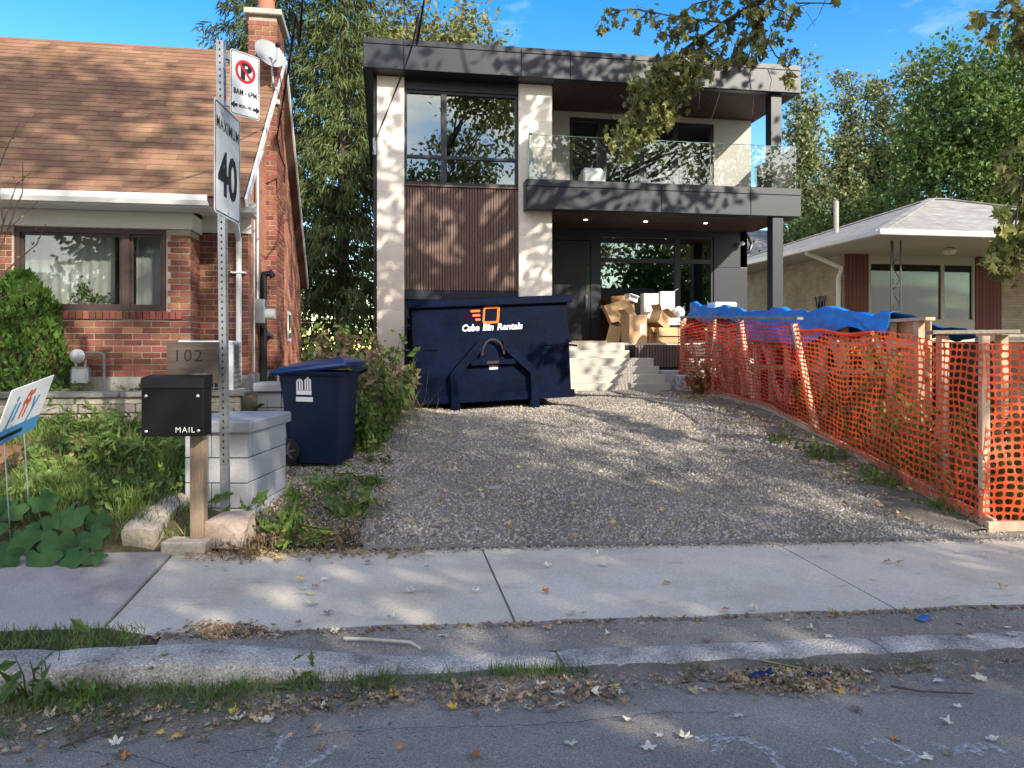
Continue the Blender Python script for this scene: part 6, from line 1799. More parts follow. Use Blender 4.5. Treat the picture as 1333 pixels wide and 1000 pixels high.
# ---- silver maple whose branches hang into the picture; it stands on the right boulevard
TB = (8.2, 6.9, .1)
rgm = np.random.default_rng(5); rrm = random.Random(5)
mp_ = thing('maple_tree', 'large silver maple right of the net fence, its branches hanging before the house', 'tree', TB)
tk = MB()
tk.tube([(8.2, 6.9, -.2), (8.15, 6.9, 1.2), (8.05, 6.95, 3.0), (7.9, 7.0, 5.0), (7.7, 7.1, 7.2), (7.4, 7.0, 9.6), (7.2, 6.9, 11.5)], [.42, .34, .30, .26, .21, .13, .05], 12)
leafC, leafS = [], []
def hang(pts, r0, dens, sp0, twig=True):
    """a branch given as world points; leaves cluster along it"""
    tk.tube(pts, [lerp(r0, .006, i / (len(pts) - 1)) for i in range(len(pts))], 6, cap=False)
    for p, q in zip(pts, pts[1:]):
        L_ = (q - p).length
        for k in range(max(1, int(L_ * dens))):
            c = p.lerp(q, rrm.random()) + Vector((rrm.gauss(0, sp0), rrm.gauss(0, sp0), rrm.gauss(0, sp0 * .8) - sp0 * .3))
            leafC.append(c); leafS.append(sp0 * .38)
            if twig and rrm.random() < .4:
                tk.tube([p.lerp(q, rrm.random()), c], [.006, .003], 4, cap=False)
# limb entering at the top of the picture
J = at_d(987, 3, 10.2)
tk.tube([Vector((7.7, 7.1, 7.0)), Vector((6.8, 8.0, 7.5)), Vector((5.7, 9.0, 6.9)), J], [.15, .11, .09, .055], 7, cap=False)
hang([J, at_d(945, 28, 10.4), at_d(900, 58, 10.6), at_d(868, 82, 10.7), at_d(848, 112, 10.8)], .035, 7, .10)
hang([at_d(900, 58, 10.6), at_d(868, 90, 10.7), at_d(842, 128, 10.8), at_d(826, 160, 10.8), at_d(813, 196, 10.8)], .018, 46, .16)
hang([at_d(912, 60, 10.6), at_d(892, 98, 10.6), at_d(868, 128, 10.7), at_d(850, 150, 10.8)], .014, 38, .16)
hang([at_d(945, 30, 10.3), at_d(880, 22, 10.4), at_d(830, 12, 10.5), at_d(796, 14, 10.6)], .014, 9, .12)
hang([J, at_d(950, -5, 10.2), at_d(905, 5, 10.3), at_d(872, 30, 10.4)], .018, 12, .14)
hang([J, at_d(992, 40, 10.2), at_d(1010, 72, 10.1), at_d(1036, 98, 10.0)], .016, 13, .12)
hang([J, at_d(970, 45, 10.3), at_d(950, 78, 10.3), at_d(920, 86, 10.4)], .016, 15, .13)
hang([at_d(992, 40, 10.2), at_d(975, 72, 10.2), at_d(962, 96, 10.2)], .012, 12, .10)
hang([J, at_d(1020, 15, 10.1), at_d(1036, 28, 10.0)], .012, 9, .10)
hang([at_d(1036, 4, 9.6), at_d(1070, 4, 9.5), at_d(1095, 6, 9.4)], .010, 4, .06)
tk.tube([J, Vector((5.4, 8.2, 6.6)), at_d(1036, -6, 9.6)], [.02, .015, .01], 5, cap=False)
for (x0, y0, x1, y1) in ((940, 90, 925, 160), (975, 100, 980, 150), (1000, 90, 1002, 118), (905, 100, 910, 142), (1030, -5, 1062, 35), (1075, 0, 1050, 40)):
    tk.tube([at_d(x0, y0, 10.2), at_d((x0 + x1) / 2 + 4, (y0 + y1) / 2, 10.2), at_d(x1, y1, 10.2)], [.006, .004, .003], 4, cap=False)
# branch hanging at the right border
K = at_d(1375, -20, 7.3)
tk.tube([Vector((8.0, 6.95, 5.2)), Vector((6.9, 6.6, 5.4)), K], [.09, .06, .035], 6, cap=False)
hang([K, at_d(1345, 10, 7.2), at_d(1305, 18, 7.1), at_d(1282, 14, 7.1)], .016, 14, .10)
hang([K, at_d(1358, 60, 7.2), at_d(1328, 52, 7.2), at_d(1308, 58, 7.2)], .014, 18, .10)
hang([K, at_d(1392, 120, 7.2), at_d(1350, 190, 7.1), at_d(1336, 250, 7.1), at_d(1318, 290, 7.1), at_d(1303, 352, 7.1)], .018, 22, .11)
hang([at_d(1350, 190, 7.1), at_d(1330, 240, 7.0), at_d(1322, 300, 7.0), at_d(1330, 352, 7.0)], .012, 22, .10)
# the crown proper, above the picture
n = 150
d_ = rgm.normal(size=(n, 3)); d_ /= np.linalg.norm(d_, axis=1, keepdims=True)
r_ = .45 + .55 * rgm.uniform(0, 1, n) ** .7
cc_ = np.array([8.8, 5.6, 10.6]) + d_ * r_[:, None] * np.array([5.0, 4.6, 3.2])
def seen(p):
    return in_frame(p, 70)
cc_ = np.array([c for c in cc_ if not seen(c)])
for c in cc_[:70]:
    z0 = min(10.5, max(4.5, c[2] - 2.2))
    s = Vector((7.9 - (z0 - 5) * .1, 7.0, z0))
    tk.tube(curve_pts(s, Vector(c), 5, rrm, .04), [lerp(.08, .01, j / 5) for j in range(6)], 5, cap=False)
tk.build('trunk', MT['bark'], mp_, smooth_shade=True)
LC = np.array(leafC); LS = np.array(leafS)
Va, Fa = leaf_field(LC, np.repeat(LS[:, None], 3, 1), 9, .105, rgm, MAPLE, up=.15, droop=.4, jit=.35)
Vb, Fb = leaf_field(cc_, np.array([[.55, .55, .4]] * len(cc_)), 26, .26, rgm)
V, F = join_np((Va, Fa), (Vb, Fb))
mesh_obj('crown', np_mesh('crown', V, F), MT['leaf_maple'], mp_)

# ---- street trees behind the viewer: they shade the road and the fronts and are mirrored in the windows
GS = 'street trees across the road'
for i, (x, v_, H, blobs, ncl, lab) in enumerate([
    (3.2, -8.2, 16.5, [(.5, .3, 6.9, 4.2, 2.6, 1.7, 2.0), (0, .5, 9.4, 3.2, 3.0, 1.9, .8), (1.2, 0, 11.4, 2.2, 2.2, 1.6), (2.0, 3.2, 14.0, 2.5, 2.2, 1.6, 1.9)], 250, 'tall street maple across the road behind the mailbox'),
    (11.5, -8.6, 15.5, [(-1.9, .3, 6.9, 3.8, 2.4, 1.6, 1.8), (0, .6, 9.6, 3.8, 3.2, 2.2, .75), (-1.5, 0, 12.4, 2.4, 2.4, 1.8, 1.1)], 225, 'broad street maple across the road facing the driveway'),
    (19.5, -8.0, 15, [(0, .6, 9.6, 3.8, 3.6, 3.4)], 80, 'street maple across the road facing the bungalow'),
    (-6.5, -9.0, 13, [(0, 0, 8.5, 3.6, 3.4, 3.2)], 90, 'street maple across the road facing the brick house')]):
    broad_tree('street_tree', lab, (x, v_, .1), H, 3.4, blobs, ncl, 42, .27, 'leaf_maple', 80 + i, rt=.3, spread=.5, group=GS, shell=.3)
GB2 = 'large trees behind the houses across the road'
for i, (x, v_) in enumerate([(-14, -31), (-4, -33), (5.5, -31), (14, -34), (25, -31)]):
    broad_tree('backyard_tree', ['spreading tree behind the red bungalow across the road, its far side', 'spreading tree between the red and the buff bungalow across the road', 'spreading tree right behind the buff bungalow across the road', 'spreading tree between the buff and the second red bungalow across the road', 'spreading tree behind the second red bungalow across the road'][i], (x, v_, .1), 13.5, 3.0, [(0, 0, 8.0, 5.0, 3.5, 4.5), (-1, 0, 4.5, 4.4, 3.2, 2.6)], 130, 40, .6, 'leaf_green', 180 + i, rt=.35, spread=.9, group=GB2, shell=.3)
# ---------------------------------------------------------------- shrubs and weeds
# rounded cedar against the brick wall
cp = at_d(28, 505, 8.95)
cd = thing('cedar_shrub', 'bright green rounded cedar shrub against the brick house', 'shrub', (cp.x, cp.y, 1.05))
rg = np.random.default_rng(31)
n = 5200
zz = rg.uniform(0, 1, n) ** 1.1
prof_r = np.interp(zz, [0, .25, .6, .85, 1], [.36, .50, .40, .24, .06])
a = rg.uniform(0, 2 * np.pi, n); rr_ = prof_r * (.72 + .33 * rg.uniform(0, 1, n) ** .5) * (1 + .12 * np.sin(5 * a + 9 * zz))
c = np.stack([cp.x + np.cos(a) * rr_, cp.y + np.sin(a) * rr_, 1.05 + zz * 1.42], 1)
nn = np.stack([np.cos(a), np.sin(a), .4 + 0 * a], 1) + rg.normal(size=(n, 3)) * .5
y = np.stack([np.cos(a) * .4, np.sin(a) * .4, np.ones(n)], 1) + rg.normal(size=(n, 3)) * .35
y /= np.linalg.norm(y, axis=1, keepdims=True); x = np.cross(y, nn); x /= np.linalg.norm(x, axis=1, keepdims=True); z3 = np.cross(x, y)
s = rg.uniform(.05, .11, n)[:, None]
V, F = scatter(*LEAF, np.stack([x * s * .8, y * s, z3 * s], 2), c)
mesh_obj('crown', np_mesh('crown', V, F), MT['leaf_cedar'], cd)
tkc = MB(); tkc.tube([(cp.x, cp.y, .9), (cp.x, cp.y, 2.2)], [.05, .01], 7)
for k in range(14):
    tkc.tube([(cp.x, cp.y, 1.1 + k * .07), (cp.x + .3 * math.cos(k * 2.4), cp.y + .3 * math.sin(k * 2.4), 1.35 + k * .07)], [.015, .005], 4)
tkc.build('trunk', MT['bark'], cd)
# bare twigs with seed keys at the left border
tw = thing('bare_shrub', 'thin bare shrub with a few dry leaves before the picture window', 'shrub', (-3.9, 6.9, .5))
b = MB(); lv = []
for k, pts_ in enumerate([[(-40, 600), (-20, 380), (10, 300), (50, 262)], [(-20, 380), (20, 342), (48, 318), (60, 292)], [(-20, 380), (5, 290), (22, 240), (40, 225)], [(10, 300), (30, 250), (30, 210)], [(5, 290), (-5, 230), (8, 195), (25, 160)], [(-20, 400), (10, 385), (45, 372)]]):
    P = [at_d(x, y, 6.9) for x, y in pts_]
    b.tube(P, [lerp(.010, .003, i / (len(P) - 1)) for i in range(len(P))], 4, cap=False)
    for i in range(9): 
        q = i / 9 * (len(P) - 1); j = int(q); lv.append(P[j].lerp(P[min(j + 1, len(P) - 1)], q - j) + Vector((R_.gauss(0, .03), R_.gauss(0, .03), R_.gauss(0, .03))))
root = at_d(-40, 600, 6.9); b.tube([(root.x, root.y, gz(root.x, root.y) - .05), root], [.014, .010], 5)
b.build('stem', MT['twig'], tw)
lv = np.array(lv)
V, F = scatter(*LEAF, rot_from(rng.normal(size=(len(lv), 3)), rng) * .035, lv)
mesh_obj('foliage', np_mesh('foliage', V, F), MT['leaf_brown'], tw)

# squash plant with large leaves
def big_leaf(s, seed):
    rg = random.Random(seed); V = [(0, 0, 0)]; n = 22
    for i in range(n):
        a = math.radians(-158 + 316 * i / (n - 1))
        r = s * (.85 + .13 * math.cos(5 * a) + rg.uniform(-.05, .05))
        V.append((math.sin(a) * r * .95, math.cos(a) * r * .9 + s * .15, -.30 * r * r / s + .06 * s * math.cos(5 * a) + rg.uniform(-.02, .02) * s))
    m = []
    for i in range(n): m.append(((V[i + 1][0]) * .55, V[i + 1][1] * .55, V[i + 1][2] * .2 + .05 * s))
    V += m
    F = [(0, n + 1 + i, n + 2 + i) for i in range(n - 1)]
    Q = [(n + 1 + i, 1 + i, 2 + i, n + 2 + i) for i in range(n - 1)]
    return V, F + Q
sq = thing('squash_plant', 'squash plant with broad lobed dark green leaves spilling onto the pavement', 'plant', tuple(on_ground(60, 715)))
px = [(20, 665, .16), (55, 655, .15), (95, 672, .18), (30, 700, .20), (78, 705, .19), (118, 700, .16), (10, 722, .17), (52, 728, .19), (100, 725, .17), (128, 680, .13), (-15, 690, .2), (70, 680, .14), (122, 728, .12), (0, 655, .15)]
for i, (x, y, s) in enumerate(px):
    g_ = on_ground(x, min(738, y + 18 + (i % 3) * 8)); d = (g_ - Vector((0, 0, g_.z))).dot(Vector((SS, CC, 0)))
    p = at_d(x, y - 6, d); p.z = max(p.z, gz(p.x, p.y) + .06)
    V, F = big_leaf(s * .8, i)
    t_ = Vector((R_.uniform(-.5, .5), -.75 + R_.uniform(-.4, .4), .75)).normalized()
    M = Matrix.Translation(p) @ t_.to_track_quat('Z', 'Y').to_matrix().to_4x4() @ Matrix.Rotation(R_.uniform(-.9, .9) + math.pi, 4, 'Z')
    me = bpy.data.meshes.new('leaf'); me.from_pydata(V, [], F); me.update(); me.shade_smooth()
    o = mesh_obj('leaf', me, MT['leaf_squash'], sq, False, M)
    MB().tube([p + Vector((R_.uniform(-.05, .05), .06, gz(p.x, p.y) - p.z - .03)), p], [.008, .005], 5).build('stalk', MT['leaf_weed'], sq)

def weed(label, base, h, n_stem, spread, leaf, mat_, seed, lsz=.07, per=9, name='weed', cat='weed', flowers=0, fm='flower_yellow', fs=.02, group=None, grassy=0, lean=(0, 0), leafy_top=False):
    rg = np.random.default_rng(seed); rr = random.Random(seed)
    B = Vector(base); B.z = gz(B.x, B.y)
    t = thing(name, label, cat, B, group=group)
    st_ = MB(); C = []; tips = []
    for k in range(n_stem):
        a = rr.uniform(0, 6.28); r = spread * math.sqrt(rr.random()); hh = h * rr.uniform(.55, 1.05)
        p = B + Vector((math.cos(a) * r * .5, math.sin(a) * r * .5, 0)) * 1.0 if n_stem > 5 else B + Vector((k * .004, 0, 0)); p.z = gz(p.x, p.y) - .02
        q = p + Vector((math.cos(a) * r * .8 + lean[0] * hh, math.sin(a) * r * .8 + lean[1] * hh, hh))
        m = p.lerp(q, .5) + Vector((rr.uniform(-.02, .02), rr.uniform(-.02, .02), hh * .06))
        st_.tube([p, m, q], [.004 + h * .003, .0035 + h * .002, .0015], 4, cap=False)
        tips.append(q)
        for j in range(per):
            f = rr.uniform(.08, 1.0) if not leafy_top else rr.uniform(.3, 1.0)
            C.append((p.lerp(m, f * 2) if f < .5 else m.lerp(q, f * 2 - 1)))
    st_.build('stem', MT['twig' if mat_ == 'leaf_brown' else 'leaf_weed'], t)
    C = np.array(C); C += rg.normal(size=C.shape) * lsz * .25
    V, F = leaf_field(C, .0 + lsz * .2, 1, lsz, rg, leaf, up=.35, droop=.25)
    if grassy:
        pts_ = np.array([B + Vector((rr.gauss(0, spread * .5), rr.gauss(0, spread * .5), 0)) for _ in range(grassy)])
        for p in pts_: p[2] = gz(p[0], p[1]) - .005
        V2, F2 = blades(pts_, h * .7, .008, rg, .45)
        V, F = join_np((V, F), (V2, F2))
    mesh_obj('foliage', np_mesh('foliage', V, F), MT[mat_], t)
    for k in range(flowers):
        q = tips[k % len(tips)]
        MB().lathe([(.2 * fs, -.3 * fs), (fs, 0), (fs * .95, fs * .3), (.3 * fs, fs * .5)], 10, Matrix.Translation(q) @ Matrix.Rotation(rr.uniform(-.5, .5), 4, 'X')).build('flower', MT[fm], t)
    return t
DAND = (np.array([(0, 0, 0), (.12, .3, .04), (.06, .36, .03), (.17, .62, .03), (.08, .7, .0), (0, 1, -.1), (-.08, .7, 0), (-.17, .62, .03), (-.06, .36, .03), (-.12, .3, .04)]), np.array([(0, 1, 2), (2, 3, 4), (0, 2, 4), (0, 4, 5), (0, 5, 6), (0, 6, 8), (6, 7, 8), (8, 9, 0)]))
og = on_ground
# driveway edge by the cart and the sign post
weed('tall broad thistle like weed in front of the block pillar', og(362, 705), .46, 9, .22, DAND, 'leaf_weed', 1, .17, 9)
weed('dandelion clump with yellow flowers beside the sign post', og(388, 706), .16, 10, .22, DAND, 'leaf_weed', 2, .15, 5, flowers=3, fs=.018)
weed('bushy green weed with one yellow flower on the gravel edge near the cart', og(440, 640), .20, 12, .26, DAND, 'leaf_weed', 3, .14, 6, flowers=1, fs=.018, grassy=120)
weed('low green weed clump right of the flowering one on the gravel edge', og(462, 668), .18, 10, .24, LEAF, 'leaf_weed', 4, .09, 8, grassy=160)
weed('dry brown weed mat by the pavement beside the broken stone', og(330, 718), .16, 16, .24, LEAF, 'leaf_brown', 5, .05, 9, grassy=220)
weed('dry brown weed mat along the pavement below the dandelions', og(430, 705), .15, 16, .26, LEAF, 'leaf_brown', 6, .05, 9, grassy=240)
weed('small green weed near the pavement beside the gravel', og(485, 632), .15, 8, .16, LEAF, 'leaf_weed', 7, .07, 7, grassy=80)
weed('reddish green seedling on the gravel beyond the cart', og(497, 603), .14, 7, .15, LEAF, 'leaf_weed', 17, .06, 7)
weed('green tuft at the foot of the cart', og(478, 590), .22, 12, .2, LEAF, 'leaf_weed', 8, .08, 9, grassy=90)
# tall weeds along the house side of the drive
GW = 'tall weeds between the cart and the navy bin'
for i, (x, y, d, h, ns, m, lab) in enumerate([
    (480, 560, 9.0, .80, 24, 'leaf_weed', 'dense leafy weed bush right behind the cart'),
    (468, 540, 9.6, 1.05, 26, 'leaf_brown', 'tall browning weed bush behind the cart'),
    (500, 540, 10.2, 1.0, 22, 'leaf_weed', 'tall green weed bush halfway to the navy bin'),
    (455, 520, 10.8, 1.25, 26, 'leaf_brown', 'tall reddish brown weed stand beside the brick wall'),
    (485, 520, 11.4, 1.2, 24, 'leaf_weed', 'tall weed stand under the white pier'),
    (515, 520, 11.3, .70, 16, 'leaf_brown', 'drooping weed leaning towards the navy bin'),
    (430, 510, 12.5, 1.3, 22, 'leaf_weed', 'tall weeds against the side of the brick house')]):
    p = at_d(x, y, d)
    weed(lab, p, h, ns, .42, LEAF, m, 100 + i, .10, 26, group=GW, grassy=150, cat='weed')
weed('young sunflower like plant with broad leaves beside the block wall', at_d(345, 500, 8.6), .55, 5, .16, LEAF, 'leaf_weed', 9, .16, 6)
weed('climbing vine clump at the end of the stone wall', at_d(330, 540, 8.35), .40, 14, .22, LEAF, 'leaf_weed', 10, .09, 12)
# lawn plants
weed('sprawling pale green weed clump on the lawn before the mailbox', og(150, 605), .30, 16, .32, DAND, 'leaf_weed', 11, .14, 10, grassy=160)
weed('tall seeding weed stalk rising from the lawn', og(104, 610), .38, 3, .06, LEAF, 'grass_dry', 12, .05, 18)
weed('grassy green clump next to the mailbox post', og(215, 620), .32, 8, .2, LEAF, 'leaf_weed', 13, .07, 8, grassy=420)
weed('dark green grass clump under the stone wall', og(95, 562), .28, 14, .4, DAND, 'leaf_weed', 14, .12, 9, grassy=300)
weed('low green weed clump under the stone wall beside the mailbox', og(190, 565), .26, 14, .4, DAND, 'leaf_weed', 15, .12, 9, grassy=300)
weed('pale green seedling on the brown needle mound', og(48, 588), .12, 6, .10, LEAF, 'leaf_weed', 16, .07, 4)
weed('shaded grass clump behind the squash leaves', og(60, 640), .26, 10, .4, LEAF, 'leaf_weed', 18, .06, 8, grassy=700)
weed('shaded grass clump drooping over the stone edging', og(165, 655), .26, 10, .34, LEAF, 'leaf_weed', 19, .06, 6, grassy=650)
weed('low groundcover above the stone wall beside the gas meter', at_d(80, 505, 8.85), .14, 14, .25, LEAF, 'leaf_weed', 22, .07, 7)
weed('yellowing groundcover above the stone wall left of the mailbox', at_d(185, 505, 8.95), .14, 14, .22, LEAF, 'leaf_weed', 23, .06, 7)
GL = 'leafy weeds spread over the lawn'
for i, (x, y) in enumerate([(30, 562), (135, 575), (222, 585), (120, 640), (200, 640), (20, 625), (175, 600), (70, 600)]):
    weed(['low broad leaved weed under the cedar shrub', 'low broad leaved weed midway along the stone wall', 'low broad leaved weed beside the block pillar', 'low broad leaved weed near the stone edging', 'low broad leaved weed behind the mailbox post', 'low broad leaved weed behind the yard sign stakes', 'pale broad leaved weed in the middle of the lawn', 'low broad leaved weed at the edge of the needle mound'][i], og(x, y), .15, 18, .34, LEAF, 'leaf_weed', 160 + i, .08, 9, group=GL)
# kerb weeds
weed('broad leaved dock plant in the gutter at the left', og(45, 905), .22, 9, .10, DAND, 'leaf_weed', 24, .17, 2)
weed('small green weed at the low end of the kerb', og(398, 897), .09, 8, .10, DAND, 'leaf_weed', 25, .08, 4, grassy=60)
weed('feathery weed against the raised kerb', og(130, 905), .16, 16, .22, LEAF, 'leaf_weed', 26, .04, 12, grassy=160)
# behind the net fence
GF = 'weeds growing behind the net fence'
for i, (x, d, h, m, fl, lab) in enumerate([
    (1150, 9.4, 1.35, 'leaf_weed', 0, 'tall goldenrod leaning against the inside of the net'),
    (1205, 8.2, 1.15, 'leaf_weed', 0, 'leafy weed bush behind the net near its corner'),
    (1110, 10.4, .9, 'leaf_weed', 0, 'mid height weed behind the net next to the leaning post'),
    (1250, 7.4, .85, 'leaf_brown', 0, 'browning weed behind the net by the corner post'),
    (1315, 7.3, 1.1, 'leaf_weed', 0, 'yellow green weed behind the net beyond the corner post'),
    (1175, 8.9, .7, 'leaf_brown', 0, 'dry weed low behind the net'),
    (1050, 11.6, .55, 'leaf_weed', 0, 'low weed under the timber studs')]):
    p = at_d(x, 500, d); p.x = max(p.x, FU(min(14.9, p.y)) + .30)
    weed(lab, p, h, 16, .34, LEAF, m, 130 + i, .085, 22, group=GF, grassy=120)
p = at_d(1150, 500, 9.2); p.x = FU(p.y) + .25
gr = thing('goldenrod', 'goldenrod plumes glowing yellow through the net', 'flower', (p.x, p.y, gz(p.x, p.y)))
b = MB(); C = []
for k, (x, y) in enumerate([(1118, 458), (1140, 462), (1158, 490), (1132, 500), (1172, 484)]):
    q = at_d(x, y, 9.35); q.x = max(q.x, FU(q.y) + .1); b.tube([(p.x + .03 * k, p.y, gz(p.x, p.y) - .03), p.lerp(q, .5) + Vector((0, 0, .3)), q], [.006, .005, .002], 4, cap=False)
    for j in range(60): C.append(q + Vector((R_.gauss(0, .09), R_.gauss(0, .06), R_.gauss(0, .035))))
b.build('stem', MT['leaf_weed'], gr)
V, F = scatter(*LEAF, rot_from(rng.normal(size=(len(C), 3)), rng) * .04, np.array(C)); mesh_obj('plume', np_mesh('plume', V, F), MT['leaf_goldenrod'], gr)['kind'] = 'stuff'
weed('withered shrub with red leaves at the far end of the net fence', at_d(915, 510, 14.2), .75, 20, .32, LEAF, 'leaf_red', 140, .09, 14)
# dirt edge below the fence
weed('ragged weed tuft below the fence at its corner', og(1235, 672), .20, 14, .28, LEAF, 'leaf_weed', 141, .06, 8, grassy=220)
weed('ragged weed tuft below the fence beside the ground board', og(1150, 632), .22, 14, .30, LEAF, 'leaf_weed', 142, .06, 8, grassy=240)
weed('green weed below the leaning fence post', og(1075, 598), .26, 12, .22, LEAF, 'leaf_weed', 143, .07, 9, grassy=140)
weed('small green tuft under the fence netting', og(1020, 577), .18, 10, .2, LEAF, 'leaf_weed', 144, .06, 8, grassy=90)
# juniper bed in front of the bungalow
GJ = 'low junipers before the bungalow'
for i, (x, d, lab) in enumerate([(1150, 16.8, 'spreading dark juniper at the iron post of the bungalow'), (1205, 16.4, 'spreading juniper below the bungalow window'), (1250, 16.2, 'spreading juniper right of the bungalow window'), (1310, 16.0, 'spreading juniper at the right end of the bungalow bed')]):
    p = at_d(x, 430, d)
    weed(lab, p, .75 + .12 * (i % 2), 26, .62, LEAF, 'leaf_green', 150 + i, .13, 24, name='juniper', cat='shrub', group=GJ)

# ---------------------------------------------------------------- fallen leaves and litter
dead = []
for k in range(6):
    V, F = palmate([.22, .35, .12, .5, .3, .1][k], 50 + k)
    V = V.copy(); V[:, 2] += .22 * np.abs(V[:, 0]) * (1 if k % 2 else -.5) * (k % 3) * .5
    V[:, 2] -= V[:, 2].min()
    dead.append((V, F))
LM = {}
def leaf_mesh(k, m):
    if (k, m) not in LM:
        me = np_mesh('fallen_leaf', *dead[k]); me.materials.append(MT[m]); LM[k, m] = me
    return LM[k, m]
def put_leaf(p, s, k, m, label, group, tilt=.25):
    z = gz(p.x, p.y) + (.014 if not (3.74 < p.y < 4.03) else kerb_top(p.x) - gz(p.x, p.y) + .006)
    if 4.3 <= p.y <= 5.9: z += .003
    M = Matrix.Translation((p.x, p.y, z)) @ Matrix.Rotation(R_.uniform(0, 6.28), 4, 'Z') @ Matrix.Rotation(R_.uniform(-tilt, tilt), 4, 'X') @ Matrix.Diagonal((s, s, s, 1))
    o = mesh_obj('fallen_leaf', leaf_mesh(k, m), None, None, False, M)
    tag(o, label, 'leaf', group)
kinds = [('leaf_pale', 'pale', 10), ('leaf_dead', 'brown', 8), ('leaf_yellow', 'yellow', 3), ('leaf_orange', 'orange brown', 2)]
bag = [k for k in kinds for _ in range(k[2])]
zones = [('road', 26, lambda: (R_.uniform(20, 1330), R_.uniform(915, 998))), ('pavement', 34, lambda: (R_.uniform(140, 1330), R_.uniform(712, 812))), ('asphalt strip beside the kerb', 22, lambda: (R_.uniform(330, 1330), R_.uniform(800, 842)))]
for zn, cnt, f in zones:
    for i in range(cnt):
        x, y = f(); m, c, _ = R_.choice(bag); p = on_ground(x, y)
        put_leaf(p, R_.uniform(.04, .068), R_.randrange(6), m, f'dry {c} maple leaf fallen on the {zn}', f'fallen {c} leaves on the {zn}')
def gutter_px():
    u = R_.choice([R_.uniform(-2.6, .3), R_.uniform(-2.4, .3), R_.uniform(.3, 1.1), R_.gauss(2.0, .18), R_.gauss(2.0, .18), R_.uniform(1.2, 4.6), R_.gauss(3.9, .15)])
    v = 3.60 - abs(R_.gauss(0, .10 + .12 * smooth(.3, -1.5, u)))
    return Vector((u, v, gz(u, v)))
for i in range(118):
    m, c, _ = R_.choice(bag); p = gutter_px()
    put_leaf(p, R_.uniform(.042, .078), R_.randrange(6), m, f'curled {c} maple leaf lying in the gutter litter', f'{c} leaves in the gutter litter', .5)
# finer litter: crumbled leaf bits
C = []
for i in range(2400):
    p = gutter_px(); C.append((p.x + R_.gauss(0, .05), p.y + R_.gauss(0, .05), gz(p.x, p.y) + .018 + R_.random() * .008))
for i in range(700):
    u, v = R_.uniform(-1.9, 5.2), 4.31 - abs(R_.gauss(0, .03)); C.append((u, v, gz(u, v) + .016))
for i in range(500):
    u, v = R_.uniform(-1.4, .3), 5.88 - abs(R_.gauss(0, .12)); C.append((u, v, gz(u, v) + .012))
for i in range(1100):
    u, v = R_.uniform(-1.1, .1), R_.uniform(5.95, 9.0); C.append((u, v, gz(u, v) + .03))
for i in range(450):
    p = on_ground(R_.gauss(295, 28), R_.gauss(823, 5)); C.append((p.x, p.y, p.z + .012))
C = np.array(C); n_ = rng.normal(size=C.shape) * .36; n_[:, 2] += 1.0
V, F = scatter(*palmate(.35, 9), rot_from(n_, rng) * rng.uniform(.010, .042, len(C))[:, None, None], C)
tag(mesh_obj('leaf_litter', np_mesh('leaf_litter', V, F), MT['leaf_dead']), 'crumbled dry leaf litter strewn along kerb and pavement edges', 'leaf litter', kind='stuff')
# leaves strewn over the driveway
C = []
for i in range(520):
    u, v = R_.uniform(0, 5.4), 6.0 + 7.5 * R_.random() ** 1.3; C.append((u, v, z_drive(u, v) + .025))
for i in range(1700):
    v = R_.uniform(6.1, 13.8); u = FU(v) - .35 - abs(R_.gauss(0, .35)) + .3; C.append((u, v, gz(u, v) + .03))
C = np.array(C); n_ = rng.normal(size=C.shape) * .4; n_[:, 2] += 1
V, F = scatter(*MAPLE, rot_from(n_, rng) * rng.uniform(.025, .062, len(C))[:, None, None], C)
tag(mesh_obj('driveway_leaves', np_mesh('driveway_leaves', V, F), MT['leaf_yellow2']), 'yellow and tan leaves scattered over the gravel driveway', 'leaf litter', kind='stuff')
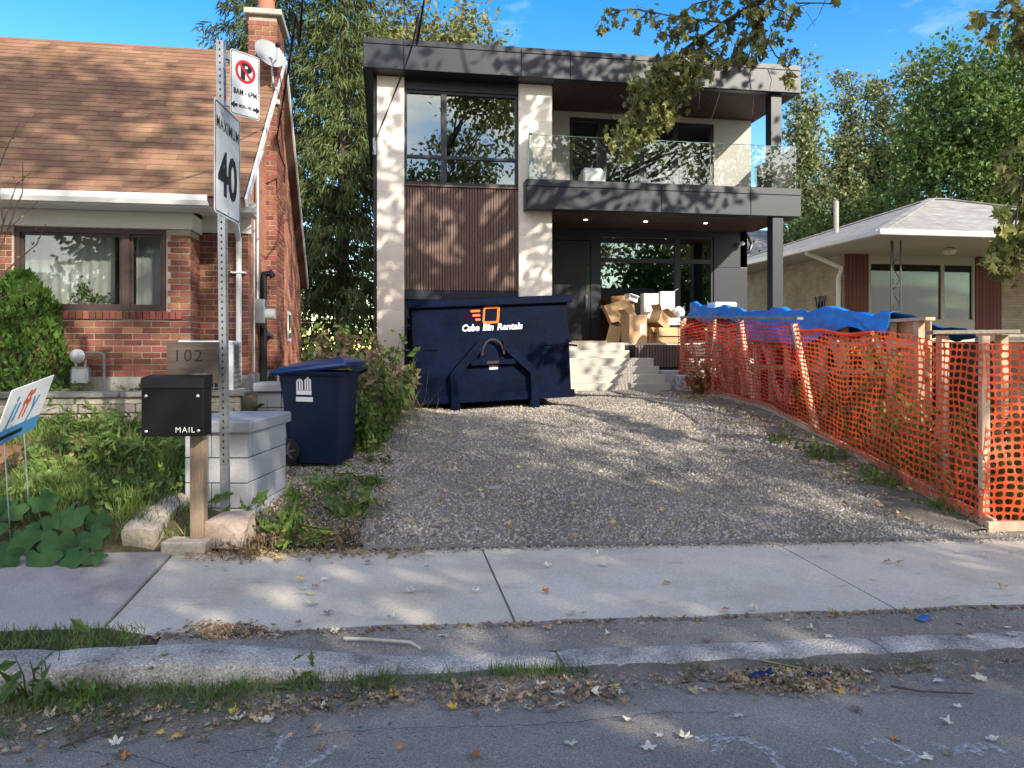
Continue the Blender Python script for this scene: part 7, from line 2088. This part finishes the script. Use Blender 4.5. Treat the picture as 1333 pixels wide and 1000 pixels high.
# dark soil bank along the fence
grid_sheet('fence_bank', [0, .25, .5, .75, 1.0], frange(6.0, 14.6, .2), lambda k, v: 0, MT['gutter_dirt'])
ob = bpy.data.objects['fence_bank']; me = ob.data
for vv in me.vertices:
    k, v = vv.co.x, vv.co.y
    u = FU(v) + .25 - k * (.85 + .25 * vnoise(v * 1.5, 0, 3))
    vv.co = (u, v, max(gz(u, v), z_drive(u, v) if u < 5.7 else 0) + (.03 * math.sin(k * 3.0) + .012 * vnoise(u * 5, v * 5)) - (.04 if k > .95 else 0))
# small litter things
def bit(name, label, cat, x, y, size, m, h=.02, rz=0.0):
    p = on_ground(x, y); w_, d_ = size; rg = random.Random(x)
    V = []
    for j in range(4):
        for i in range(6):
            V.append(((i / 5 - .5) * w_ + rg.gauss(0, w_ * .03), (j / 3 - .5) * d_ + rg.gauss(0, d_ * .08), abs(rg.gauss(0, h)) + .02))
    F = [(j * 6 + i, j * 6 + i + 1, (j + 1) * 6 + i + 1, (j + 1) * 6 + i) for j in range(3) for i in range(5)]
    o = mesh_obj(name, np_mesh(name, V, F, True), MT[m], None, False, Matrix.Translation(p) @ Matrix.Rotation(rz, 4, 'Z'))
    s_ = o.modifiers.new('thickness', 'SOLIDIFY'); s_.thickness = .003
    tag(o, label, cat)
bit('glove', 'crumpled bright blue plastic scrap beside the pavement', 'litter', 1203, 810, (.10, .05), 'plastic_blue', .012, .3)
bit('rag', 'flattened navy rag in the gutter litter by the grass tuft', 'litter', 990, 886, (.14, .05), 'cloth_navy', .012, .1)
bit('rag', 'small navy rag in the gutter right of the other one', 'litter', 1065, 886, (.12, .04), 'cloth_navy', .012, -.1)
bit('paper', 'white paper scrap in the grass behind the stone edging', 'litter', 155, 636, (.07, .03), 'foam', .006)
def stick(label, pts_, r, m='wood_grey'):
    P = [on_ground(x, y) + Vector((0, 0, .02 + r)) for x, y in pts_]
    tag(MB().tube(P, [r * 1.1] + [r] * (len(P) - 2) + [r * .7], 6).build('stick', MT[m], smooth_shade=True), label, 'stick')
stick('pale bent stick lying on the asphalt strip by the kerb', [(448, 838), (480, 839), (535, 843), (548, 851)], .008, 'leaf_pale')
stick('thin dark twig lying on the road near the rags', [(1160, 900), (1200, 907), (1268, 910)], .005, 'twig')
stick('long pale stalk lying in the gutter beside the grass tuft', [(990, 866), (1030, 874), (1075, 884)], .006, 'grass_dry')
stick('dark twig lying at the edge of the gutter leaves', [(78, 982), (120, 966), (200, 945)], .005, 'twig')
